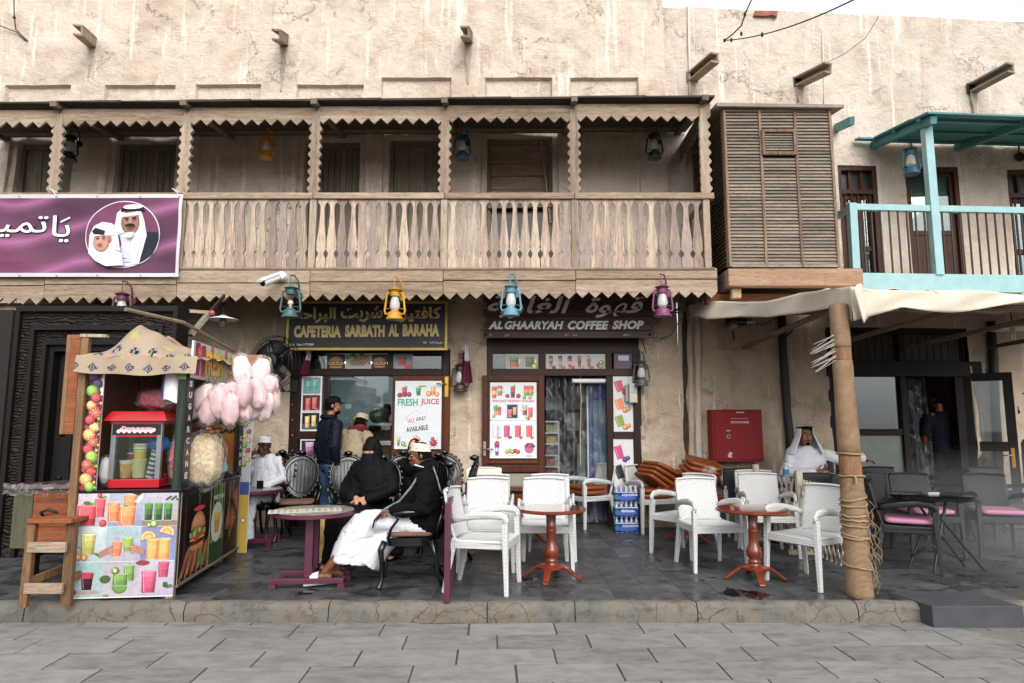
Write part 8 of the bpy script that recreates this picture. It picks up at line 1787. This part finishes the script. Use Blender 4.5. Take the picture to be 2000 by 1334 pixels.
def orient(p, d, palm):
    """matrix at p whose -Y runs along d and whose -Z faces palm"""
    y = -Vector(d).normalized(); z = -(Vector(palm)-Vector(palm).dot(y)*y).normalized(); x = y.cross(z); R_ = Matrix((x, y, z)).transposed(); return Matrix.Translation(p) @ R_.to_4x4()
def person(label, loc, rz, J, skin, sc_=1.0, vox=.007, face=True, glasses=False, hands=(.4, .4), jaw=1.0):
    t = thing('person', label, 'person', loc, rz); WM[t.name] = TR(*loc) @ Matrix.Rotation(rz, 4, 'Z') ; S = Matrix.Scale(sc_, 4)
    m = MB(); m.M = WM[t.name] @ S; V = {k: Vector(v) for k, v in J.items() if isinstance(v, tuple) and 'hand' not in k}
    hM = J['headM']; hp = hM.to_translation()
    chain(m, [V['pelvis'], V['pelvis'].lerp(V['chest'], .5), V['chest'], V['neck']-Vector((0, 0, .05))], [(.15, .105), (.130, .095), (.155, .105), (.09, .065)], 18)
    m.tube([V['neck']-Vector((0, 0, .06)), V['neck'], hp+hM.to_3x3() @ Vector((0, .02, -.05))], [.075, .050, .050], 14)
    head_shape(m, hM, jaw=jaw)
    for s, q in ((-1, 'R'), (1, 'L')):
        sh, el, wr = V['sh'+q], V['el'+q], V['wr'+q]; m.tube([V['neck']-Vector((0, 0, .07)), sh], [.05, .05], 12); chain(m, [sh, sh.lerp(el, .5), el, el.lerp(wr, .4), wr], [.052, .046, .038, .037, .026])
        hp_, kn, an = V['pelvis']+Vector((s*.085, 0, -.02)), V['kn'+q], V['an'+q]; chain(m, [hp_, hp_.lerp(kn, .5), kn, kn.lerp(an, .4), an], [.085, .075, .055, .052, .035])
        to = V['to'+q]; m.tube([an+Vector((0, .03, -.03)), an.lerp(to, .5)+Vector((0, 0, .0)), to], [(.032, .034), (.040, .026), (.034, .016)], 12); m.ball(to, (.034, .03, .016), 10, 8)
        m.ball(an+Vector((0, .035, -.045)), (.03, .035, .03), 10, 8)
        hd = J['hand'+q]; HM = orient(wr+Vector(hd[0]).normalized()*.015, hd[0], hd[1]); hand_shape(m, HM, (-s if hd[2] else s), hands[0 if q == 'R' else 1])
    fused('body', m, skin, t, vox, 3)
    if face: 
        keep = WM[t.name]; WM[t.name] = keep; face_bits_scaled(t, S @ hM, skin, glasses)
    return t, WM[t.name] @ S, V
def face_bits_scaled(t, M, skin, glasses): face_bits(t, M, skin, 'hairblk', glasses)
def garb(t, B, name, chains, mat, vox=.012, fold=(.014, 7, .5, 1), sm=5, **tags):
    m = MB(); m.M = B
    for c in chains: chain(m, c[0], c[1], 18, **(c[2] if len(c) > 2 else {}))
    return fused(name, m, mat, t, vox, sm, fold, **tags)
def cap_on(t, B, hM, mat, h=.075, name='cap', r=(.083, .100), top=.95):
    m = MB(); m.M = B @ hM; vs = []; 
    m.sheet(lambda s, v: ((r[0]*(1-(1-top)*min(1, v/.75)) if v < .75 else r[0]*top*(1-(v-.75)/.25*.98))*math.cos(s*2*PI), .012+(r[1]*(1-(1-top)*min(1, v/.75)) if v < .75 else r[1]*top*(1-(v-.75)/.25*.98))*math.sin(s*2*PI), .045+h*min(1, v/.75)+.010*max(0, (v-.75)/.25)-.02*math.sin(s*2*PI)*.6), 32, 12); return m.build(name, mat, t, smooth='all')
def hair_on(t, B, hM, low=-.02, mat='hairblk', k=1.0):
    m = MB(); m.M = B @ hM; m.sheet(lambda s, v: (.082*k*math.cos(s*2*PI)*max(.001, math.cos(v*PI/2*.98))**.6, .016+.101*k*math.sin(s*2*PI)*max(.001, math.cos(v*PI/2*.98))**.6, (.05 if math.sin(s*2*PI) < -.25 else low)*(1-v)+.131*k*math.sin(v*PI/2)), 36, 12); return m.build('hair', M_[mat], t, smooth='all')
def sitJ(**k):
    J = dict(pelvis=(0, .02, .53), chest=(0, .06, .86), neck=(0, .06, 1.06), shR=(-.185, .06, .98), shL=(.185, .06, .98), elR=(-.25, .02, .72), elL=(.25, .02, .72), wrR=(-.14, -.20, .66), wrL=(.14, -.20, .66), knR=(-.12, -.42, .52), knL=(.12, -.42, .52), anR=(-.12, -.44, .09), anL=(.12, -.44, .09), toR=(-.13, -.58, .025), toL=(.13, -.58, .025), headM=TR(0, .03, 1.175), handR=((.4, -1, -.2), (0, 0, -1), False), handL=((-.4, -1, -.2), (0, 0, -1), False)); J.update(k); return J
p0 = PZ(720, 1092, TZ); hM = TR(0, -.0, 1.14) @ rotm(0, 0, 0)
J = sitJ(headM=hM, wrR=(-.02, -.30, .68), wrL=(.06, -.30, .67), elR=(-.30, -.02, .74), elL=(.30, -.02, .74), handR=((1, -.35, -.15), (0, .2, -1), False), handL=((-1, -.30, -.15), (0, .2, -1), False), knR=(-.16, -.45, .54), knL=(.06, -.45, .54), anR=(-.2, -.48, .09), anL=(.02, -.48, .09), toR=(-.2, -.62, .025), toL=(.02, -.62, .025))
t, B, V = person('woman in a full black veil and robe seated behind the mosaic table with hands folded', p0, R(-14), J, M_['skinp'])
garb(t, B, 'robe', [([(0, .03, .45), (0, .05, .66), (0, .05, .86), (0, .05, 1.0), (0, .05, 1.08)], [(.21, .15), (.20, .15), (.22, .15), (.19, .12), (.09, .08)], {'flat': True}),
 ([(-.17, .04, .97), (-.26, -.02, .76), (-.20, -.18, .70), (-.085, -.275, .685)], [.08, .08, .07, .06]), ([(.17, .04, .97), (.26, -.02, .76), (.20, -.18, .70), (.125, -.275, .68)], [.08, .08, .07, .06]), ([(0, .0, .9), (0, -.02, .72)], [(.25, .16), (.28, .17)]),
 ([(-.02, .0, .52), (-.05, -.25, .53), (-.06, -.47, .50)], [(.21, .12), (.22, .11), (.21, .11)]), ([(-.06, -.47, .50), (-.06, -.52, .3), (-.06, -.54, .05)], [(.20, .11), (.19, .12), (.21, .15)], {'flat': True})], M_['blackcloth'], .014, (.016, 6, .4, 3))
garb(t, B, 'skirt', [([(-.24, -.40, .48), (-.28, -.48, .3), (-.31, -.5, .06)], [(.12, .11), (.14, .13), (.17, .15)], {'flat': True})], M_['gold'], .013, (.014, 9, .3, 5))
garb(t, B, 'head_cover', [([(0, .03, 1.24), (0, .03, 1.18), (0, .04, 1.08), (0, .04, 1.0), (0, .02, .88)], [(.085, .105), (.100, .115), (.112, .12), (.195, .145), (.235, .165)]),
 ], M_['blackcloth'], .011, (.008, 9, .5, 8), 4)
m = MB(); m.M = B @ hM; m.sheet(lambda s, v: ((.072+.05*v)*math.sin((s-.5)*2.3), -.055-(.066-.0*v)*math.cos((s-.5)*2.3)-.055*v*(1-.3*v), -.002-.44*v+.006*math.sin(s*19)), 20, 26, .003); m.build('veil', M_['navyveil'], t, smooth='all')
m = MB(); m.M = B @ hM; m.sheet(lambda s, v: (.071*math.sin((s-.5)*2.2), -.052-.070*math.cos((s-.5)*2.2), .000+.028*v), 18, 3); m.build('eye_strip', M_['skinp'], t, smooth='all')
for s in (-1, 1):
    m = MB(); m.M = B @ hM; m.ball((s*.030, -.113, .015), (.014, .005, .006), 10, 6); m.build('eye', M_['eyed'], t, smooth='all')
m = MB(); m.M = B @ hM; m.sheet(lambda s, v: (.078*math.sin((s-.5)*2.6), -.05-.076*math.cos((s-.5)*2.6)+.03*v*v, .028+.07*v), 18, 6, .003); m.build('brow_band', M_['blackcloth'], t, smooth='all')
m = MB(); m.M = B; m.box((-.12, -.115, .90), (.03, .006, .06), rotm(.1, .15, 0)); m.build('badge', M_['whiteplastic'], t)
p0 = PZ(822, 1137, TZ); hM = TR(0, -.03, 1.155) @ rotm(.08, 0, 0)
J = sitJ(headM=hM, chest=(0, .04, .84), neck=(0, .01, 1.03), shR=(-.19, .03, .95), shL=(.19, .03, .95), pelvis=(0, .05, .53), elR=(-.25, .0, .70), elL=(.25, .0, .70), wrL=(.17, -.28, .68), wrR=(-.15, -.28, .66), knR=(-.10, -.52, .55), knL=(.11, -.52, .55), anR=(-.08, -.78, .12), anL=(.09, -.86, .13), toR=(-.09, -.93, .045), toL=(.09, -1.01, .05), handL=((-.1, -1, -.55), (0, .5, -1), False), handR=((.2, -1, -.5), (0, .5, -1), False))
t, B, V = person('young man in white embroidered cap, black jacket and white robe, seated sideways with sandals', p0, R(-84), J, M_['skin2'], hands=(.25, .22))
garb(t, B, 'robe', [([(0, .05, .50), (0, -.2, .54), (0, -.50, .56)], [(.21, .11), (.21, .105), (.185, .10)]), ([(0, -.50, .565), (0, -.57, .43), (0, -.60, .32), (0, -.62, .20)], [(.19, .125), (.185, .165), (.19, .19), (.20, .205)], {'flat': True}), ([(0, -.2, .50), (0, -.36, .36), (0, -.50, .20)], [(.19, .10), (.19, .12), (.19, .15)], {'flat': True})], M_['thobe'], .010, (.019, 7, .2, 13, (.75, .8, -.5)), 3)
garb(t, B, 'jacket', [([(0, .06, .50), (0, .05, .66), (0, .04, .82), (0, .03, .95), (0, .02, 1.03)], [(.20, .15), (.19, .14), (.205, .14), (.18, .12), (.085, .085)]),
 ([(-.19, .03, .95), (-.26, .01, .70), (-.19, -.16, .67), (-.155, -.245, .665)], [.085, .082, .07, .06]), ([(.19, .03, .95), (.26, .01, .70), (.20, -.16, .68), (.172, -.245, .685)], [.085, .082, .07, .06]), ([(0, .06, .54), (0, -.06, .56)], [(.215, .13), (.20, .10)])], M_['jacket'], .011, (.013, 7, .6, 17))
m = MB(); m.M = B; m.tube([(.09*math.cos(a), .0+.085*math.sin(a), 1.035-.02*math.sin(a)) for a in [2*PI*k/20 for k in range(20)]], .020, 8, closed=True); m.build('collar', M_['jacket'], t, smooth='all')
m = MB(); m.M = B; m.tube([(.075*math.cos(a), -.01+.072*math.sin(a), 1.055-.02*math.sin(a)) for a in [2*PI*k/20 for k in range(20)]], .010, 8, closed=True); m.build('robe_collar', M_['thobe'], t, smooth='all')
hair_on(t, B, hM, -.03); cap_on(t, B, hM, M_['cap'], .072, 'cap', (.083, .099), .88)
sf = plain('grey_scarf', '#77787c', .9, var=.5, scale=25)
for pts in ([(.16, -.02, 1.0), (.21, -.10, .88), (.20, -.2, .76), (.19, -.33, .69), (.20, -.40, .62)], [(.10, .10, 1.06), (.16, .14, .95), (.21, .17, .85)]):
    m = MB(); m.M = B; m.tube(pts, [(.005, .011)]*len(pts), 8); m.build('scarf', sf, t, smooth='all')
for k in range(10): m = MB(); m.M = B; x = .13+.012*k; m.tube([(x, -.36, .655), (x+.005, -.415-.003*(k % 3), .60), (x, -.43, .53)], .005, 5); m.build('scarf_fringe', M_['blackcloth'] if k % 2 else sf, t, smooth='all')
for s in (-1, 1):   # sandals
    an, to = V['anL' if s > 0 else 'anR'], V['toL' if s > 0 else 'toR']; m = MB(); m.M = B; c = an.lerp(to, .55); z = -.045
    m.bar(an+Vector((0, .07, -.085)), to+Vector((0, -.03, -.025)), .085, .022); m.build('sandal_sole', M_['thobe'], t, bevel=.008)
    c = an.lerp(to, .55); m = MB(); m.M = B; m.sheet(lambda u, v: c+Vector((.047*math.cos(u*PI), -.045+.075*v, -.035+.062*math.sin(u*PI)+.02*v)), 12, 4, .004); m.build('sandal_strap', M_['capw'], t, smooth='all')
    m = MB(); m.M = B; m.tube([to+Vector((s*.0-.02, -.005, -.02)), to+Vector((-.01, -.005, .022)), to+Vector((.012, -.005, -.018))], .008, 6); m.build('toe_loop', M_['capw'], t, smooth='all')
p0 = PZ(808, 1076, TZ); hM = TR(0, -.02, 1.16) @ rotm(.1, 0, .3)
J = sitJ(headM=hM, elL=(.26, -.12, .80), wrL=(.10, -.13, 1.05), handL=((-.2, -.1, 1), (0, 1, 0), False))
t, B, V = person('woman in black headscarf seated behind the young man, hand raised to her face', p0, R(-30), J, M_['skinp'], hands=(.4, .3))
garb(t, B, 'robe', [([(0, .03, .45), (0, .05, .8), (0, .05, 1.0), (0, .05, 1.08)], [(.2, .15), (.2, .14), (.18, .11), (.08, .07)], {'flat': True}), ([(-.2, .04, .98), (-.27, .0, .74), (-.14, -.2, .68)], [.08, .08, .06]), ([(.2, .04, .98), (.27, -.11, .80), (.13, -.13, .98)], [.08, .08, .055]), ([(0, 0, .52), (0, -.44, .52)], [(.21, .12), (.2, .11)]), ([(0, -.44, .5), (0, -.5, .05)], [(.2, .1), (.22, .14)], {'flat': True})], M_['blackcloth'], .016)
m = MB(); m.M = B @ hM; m.sheet(lambda s, v: ((.092)*math.cos((s*1.62-.31)*PI)*max(.001, math.cos(v*1.55))**.5, .012+.112*math.sin((s*1.62-.31)*PI)*max(.001, math.cos(v*1.55))**.5, -.10*(1-v)+.13*math.sin(v*1.55)), 30, 14, .004); m.build('headscarf', M_['blackcloth'], t, smooth='all')
m = MB(); m.M = B; chain(m, [(0, .0, 1.08), (0, .02, 1.0), (0, .02, .93)], [(.09, .09), (.13, .12), (.17, .13)]); fused('scarf_drape', m, M_['blackcloth'], t, .014, 4, (.01, 8, .6, 4))
p0 = PZ(511, 1052, TZ); hM = TR(0, -.03, 1.17) @ rotm(.05, 0, 0)
J = sitJ(headM=hM, elR=(-.27, -.08, .82), wrR=(-.10, -.20, 1.03), handR=((.55, -.2, .6), (.6, .6, 0), False), wrL=(.13, -.25, .66))
t, B, V = person('old man in white cap and white robe drinking tea beside the juice cart', p0, R(-12), J, M_['skin3'], glasses=True, hands=(.8, .3))
garb(t, B, 'robe', [([(0, .03, .45), (0, .05, .70), (0, .05, .9), (0, .05, 1.0), (0, .05, 1.07)], [(.20, .15), (.19, .145), (.195, .135), (.165, .11), (.075, .07)], {'flat': True}), ([(-.155, .05, .985), (-.25, -.03, .83), (-.13, -.17, .98)], [.062, .066, .055]), ([(.155, .05, .985), (.25, .02, .76), (.14, -.2, .68)], [.062, .068, .055]), ([(0, 0, .52), (0, -.43, .53)], [(.19, .11), (.18, .10)]), ([(0, -.43, .52), (0, -.47, .3), (0, -.48, .05)], [(.18, .10), (.17, .11), (.19, .14)], {'flat': True})], M_['thobe'], .014, (.014, 7, .35, 21))
cap_on(t, B, hM, M_['capw'], .07); m = MB(); m.M = B @ hM; m.ball((0, -.045, -.085), (.045, .04, .03), 14, 8); m.build('beard', plain('grey_beard', '#3c3632', .9, var=.4, scale=40), t, smooth='all')
tg = thing('tea_glass', 'small glass of red tea held to the old man\'s mouth', 'glass', B @ Vector((-.03, -.17, 1.09))); m = MB(); m.M = B @ TR(-.025, -.155, 1.075); m.lathe([(0, 0), (.024, .002), (.028, .035), (.03, .055)], 16); m.build('tea', plain('red_tea', '#4a0f08', .1, coat=1), tg, smooth=True); m = MB(); m.M = B @ TR(-.025, -.155, 1.075); m.lathe([(.031, .0), (.032, .08)], 16, cap=False); m.build('glass', M_['glassware'], tg, smooth=True)
nb = thing('table_card', 'small dark card stand on the tea drinker\'s table', 'card', PZ(490, 1060, TZ)+Vector((0, 0, .67))); a = P(488, 935, 8.0); MB().bb(a.x-.03, a.x+.05, 8.3, 8.31, TZ+.672, TZ+.77).build('card', M_['navycloth'], nb)
def stJ(**k):
    J = dict(pelvis=(0, 0, .93), chest=(0, .0, 1.28), neck=(0, .01, 1.50), shR=(-.19, .0, 1.41), shL=(.19, .0, 1.41), elR=(-.25, .02, 1.12), elL=(.25, .02, 1.12), wrR=(-.24, -.07, .88), wrL=(.24, -.07, .88), knR=(-.10, -.02, .50), knL=(.10, -.02, .50), anR=(-.10, .02, .09), anL=(.10, .02, .09), toR=(-.11, -.14, .025), toL=(.11, -.14, .025), headM=TR(0, -.01, 1.64), handR=((0, -.2, -1), (1, 0, 0), False), handL=((0, -.2, -1), (-1, 0, 0), False)); J.update(k); return J
p0 = P(640, 1000, 9.05); p0.z = TZ; hM = TR(0, -.03, 1.65) @ rotm(.02, 0, -.35)
J = stJ(headM=hM, elR=(-.24, .06, 1.12), elL=(.25, .05, 1.12), wrR=(-.22, -.02, .90), wrL=(.24, -.02, .88))
t, B, V = person('man in black cap, navy jacket and blue jeans standing at the cafeteria window', p0, R(128), J, M_['skin1'], 1.03)
garb(t, B, 'jacket', [([(0, .0, .90), (0, .0, 1.05), (0, .01, 1.25), (0, .01, 1.40), (0, .02, 1.50)], [(.185, .135), (.18, .13), (.205, .14), (.185, .12), (.085, .085)], {'flat': True}), ([(-.20, .0, 1.40), (-.25, .05, 1.12), (-.225, -.0, .93)], [.085, .075, .055]), ([(.20, .0, 1.40), (.255, .05, 1.12), (.24, -.0, .91)], [.085, .075, .055])], M_['navycloth'], .012, (.014, 7, .6, 31))
garb(t, B, 'jeans', [([(0, 0, .90), (0, 0, .98)], [(.165, .12), (.16, .115)]), ([(-.095, 0, .90), (-.10, -.02, .5), (-.10, .02, .08)], [.10, .078, .068], {'flat': True}), ([(.095, 0, .90), (.10, -.02, .5), (.10, .02, .08)], [.10, .078, .068], {'flat': True})], M_['jeans'], .012, (.007, 8, 1.2, 33))
m = MB(); m.M = B; m.tube([(.09*math.cos(a), .03+.08*math.sin(a), 1.51) for a in [2*PI*k/18 for k in range(18)]], .032, 8, closed=True); m.build('hood', M_['navycloth'], t, smooth='all')
hair_on(t, B, hM, -.05); cap_on(t, B, hM, M_['blackcloth'], .06, 'cap', (.090, .110), .86); m = MB(); m.M = B @ hM; m.sheet(lambda s, v: (.07*math.cos(s*PI), -.07-.085*v*math.sin(s*PI), .05-.02*v+.012*math.sin(s*PI)), 14, 5, .004); m.build('cap_peak', M_['blackcloth'], t, smooth='all')
m = MB(); m.M = B @ hM; m.ball((0, -.04, -.075), (.052, .055, .04), 14, 8); m.build('beard', M_['hairblk'], t, smooth='all')
p0 = P(680, 1000, 9.2); p0.z = TZ; hM = TR(-.0, -.20, 1.44) @ rotm(.5, 0, .3)
J = stJ(headM=hM, pelvis=(0, .05, .90), chest=(0, -.06, 1.18), neck=(0, -.14, 1.34), shR=(-.19, -.10, 1.27), shL=(.19, -.10, 1.27), elR=(-.25, -.16, 1.0), elL=(.25, -.16, 1.0), wrR=(-.2, -.32, .95), wrL=(.2, -.32, .95))
t, B, V = person('man in patterned cap, red scarf and long beige coat bending towards the cafeteria window', p0, R(150), J, M_['skin2'], 1.02)
garb(t, B, 'coat', [([(0, .06, .18), (0, .06, .55), (0, .05, .90), (0, -.02, 1.08), (0, -.08, 1.22), (0, -.13, 1.34)], [(.25, .20), (.22, .18), (.20, .16), (.205, .15), (.20, .13), (.09, .09)], {'flat': True}), ([(-.20, -.09, 1.27), (-.26, -.14, 1.0), (-.21, -.28, .96)], [.088, .085, .07]), ([(.20, -.09, 1.27), (.26, -.14, 1.0), (.21, -.28, .96)], [.088, .085, .07])], M_['beige'], .014, (.017, 6, .25, 41))
m = MB(); m.M = B; [m.tube([(.10*math.cos(a), -.14+.09*math.sin(a), 1.35+dz+.012*math.sin(a*3)) for a in [2*PI*k/20 for k in range(20)]], .03, 8, closed=True) for dz in (0, .035)]; fused('scarf', m, M_['redscarf'], t, .011, 3, (.008, 12, 1, 3)); hair_on(t, B, hM, -.05); cap_on(t, B, hM, M_['cap2'], .075, 'cap', (.086, .105))
q0 = P(1582, 1000, 8.95); q0.z = TZ; hM = TR(0, .02, 1.20) @ rotm(-.03, 0, 0)
J = sitJ(headM=hM, elL=(.42, .06, .92), wrL=(.68, .02, .93), handL=((1, -.1, -.2), (0, 0, -1), False), elR=(-.27, -.02, .72), wrR=(.02, -.22, .78), handR=((1, -.15, .35), (0, -.3, .9), False))
t, B, V = person('man in white robe and headdress with black cord, seated behind the lattice holding a phone', q0, R(-2), J, M_['skin1'], 1.08, hands=(.7, .3), jaw=1.08)
garb(t, B, 'robe', [([(0, .03, .45), (0, .05, .72), (0, .06, .9), (0, .06, 1.0), (0, .06, 1.08)], [(.23, .17), (.23, .17), (.225, .14), (.2, .12), (.075, .07)], {'flat': True}), ([(.15, .06, 1.0), (.42, .06, .92), (.65, .02, .935)], [.07, .082, .07]), ([(-.15, .05, 1.0), (-.27, .0, .76), (-.04, -.19, .765)], [.07, .085, .065]), ([(0, 0, .52), (0, -.43, .53)], [(.2, .12), (.19, .10)]), ([(0, -.43, .52), (0, -.5, .05)], [(.19, .10), (.21, .14)], {'flat': True})], M_['thobe'], .014, (.016, 6, .5, 51))
m = MB(); m.M = B @ hM
m.sheet(lambda s, v: ((.092+.03*v*v+.20*max(0, v-.45))*math.cos((s*1.50-.25)*PI)*(math.sin(min(1, v*3)*PI/2)**.8), .015+(.108+.02*v)*math.sin((s*1.50-.25)*PI)*(math.sin(min(1, v*3)*PI/2)**.8), .128-.045*min(1, v*3)**2-.30*max(0, v-.333)*1.5+.006*math.sin(s*24)*v), 40, 20, .004); m.build('headdress', M_['thobe'], t, smooth='all')
for dz in (0, .017): m = MB(); m.M = B @ hM; m.tube([(.089*math.cos(a), .016+.106*math.sin(a), .088+dz-.008*math.sin(a)) for a in [2*PI*k/24 for k in range(24)]], .010, 8, closed=True); m.build('head_cord', M_['blackcloth'], t, smooth='all')
m = MB(); m.M = B @ hM; m.ball((0, -.074, -.092), (.022, .018, .020), 12, 8); m.tube([(-.026, -.088, -.052), (0, -.098, -.043), (.026, -.088, -.052)], .005, 6); m.build('goatee', M_['hairblk'], t, smooth='all')
pn = thing('phone', 'dark mobile phone in the hand of the seated man in white', 'phone', B @ Vector((.15, -.28, .86))); m = MB(); m.M = B @ TR(.155, -.285, .85) @ rotm(-.5, .35, .2); m.box((0, 0, 0), (.085, .010, .15)); m.build('phone', M_['black'], pn, bevel=.006)
p0 = P(1842, 900, 10.35); p0.z = TZ+.08; hM = TR(0, -.02, 1.65) @ rotm(0, 0, .2)
J = stJ(headM=hM, elL=(.30, .05, 1.13), wrL=(.20, -.10, .95), elR=(-.29, .0, 1.12), wrR=(-.2, -.16, 1.0))
t, B, V = person('man in dark short sleeved shirt standing with his back turned in the cafe doorway', p0, R(186), J, M_['skin2'], 1.06)
garb(t, B, 'shirt', [([(0, .0, .90), (0, .0, 1.08), (0, .01, 1.28), (0, .01, 1.40), (0, .02, 1.49)], [(.17, .125), (.17, .12), (.20, .13), (.185, .11), (.07, .07)], {'flat': True}), ([(-.20, .0, 1.40), (-.27, .01, 1.18)], [.08, .07]), ([(.20, .0, 1.40), (.28, .04, 1.18)], [.08, .07])], M_['navyveil'], .014, (.009, 7, .8, 61)); garb(t, B, 'trousers', [([(0, 0, .90), (0, 0, .97)], [(.165, .12), (.16, .115)]), ([(-.095, 0, .90), (-.10, -.02, .5), (-.10, .02, .08)], [.105, .09, .08], {'flat': True}), ([(.095, 0, .90), (.10, -.02, .5), (.10, .02, .08)], [.105, .09, .08], {'flat': True})], M_['trou'], .014, (.007, 8, 1, 63)); hair_on(t, B, hM, -.05)
m = MB(); m.M = B; m.sheet(lambda s, v: (-.18-.06*v+.10*s*(.3+v), .12+.02*math.sin(s*9), .95-.32*v+.02*math.sin(s*7)), 10, 8, .01); m.build('red_cloth', plain('dark_red_cloth', '#6a0c14', .9), t, smooth='all')
p0 = P(752, 900, 10.9); p0.z = TZ; hM = TR(0, -.02, 1.65)
t, B, V = person('worker with dark hair mostly hidden inside the cafeteria behind the window', p0, R(20), stJ(headM=hM), M_['skin3'], 1.0, .010)
garb(t, B, 'shirt', [([(0, .0, .90), (0, .01, 1.28), (0, .01, 1.42), (0, .02, 1.49)], [(.17, .125), (.2, .13), (.18, .11), (.07, .07)], {'flat': True}), ([(-.20, .0, 1.40), (-.26, .01, 1.12)], [.08, .06]), ([(.20, .0, 1.40), (.26, .02, 1.12)], [.08, .06])], M_['navycloth'], .016); garb(t, B, 'trousers', [([(-.095, 0, .92), (-.10, .02, .08)], [.11, .08], {'flat': True}), ([(.095, 0, .92), (.10, .02, .08)], [.11, .08], {'flat': True})], M_['trou'], .016); hair_on(t, B, hM, -.04)
# ============================================================ MIST from the cooling spray at the right
mm, t_, b_ = newmat('spray_mist'); t_.nodes.remove(b_); tc_ = nd(t_, 'TexCoord'); gr = nd(t_, 'TexGradient', {'Vector': nd(t_, 'Mapping', {'Vector': tc_.outputs['Object'], 'Location': (-5.9/2.6, -7.4/1.9, -.45/1.0), 'Scale': (1/2.6, 1/1.9, 1/1.0)}).outputs[0]}, gradient_type='SPHERICAL')
pv = nd(t_, 'VolumePrincipled', {'Color': (.9, .9, .92), 'Anisotropy': .2, 'Density': mth(t_, 'MULTIPLY', gr.outputs['Fac'], .28)}); L(t_, pv, [n for n in t_.nodes if n.type == 'OUTPUT_MATERIAL'][0].inputs['Volume'])
MB().bb(3.3, 8.5, 5.5, 9.3, TZ+.02, 1.45).build('mist', mm, kind='stuff')
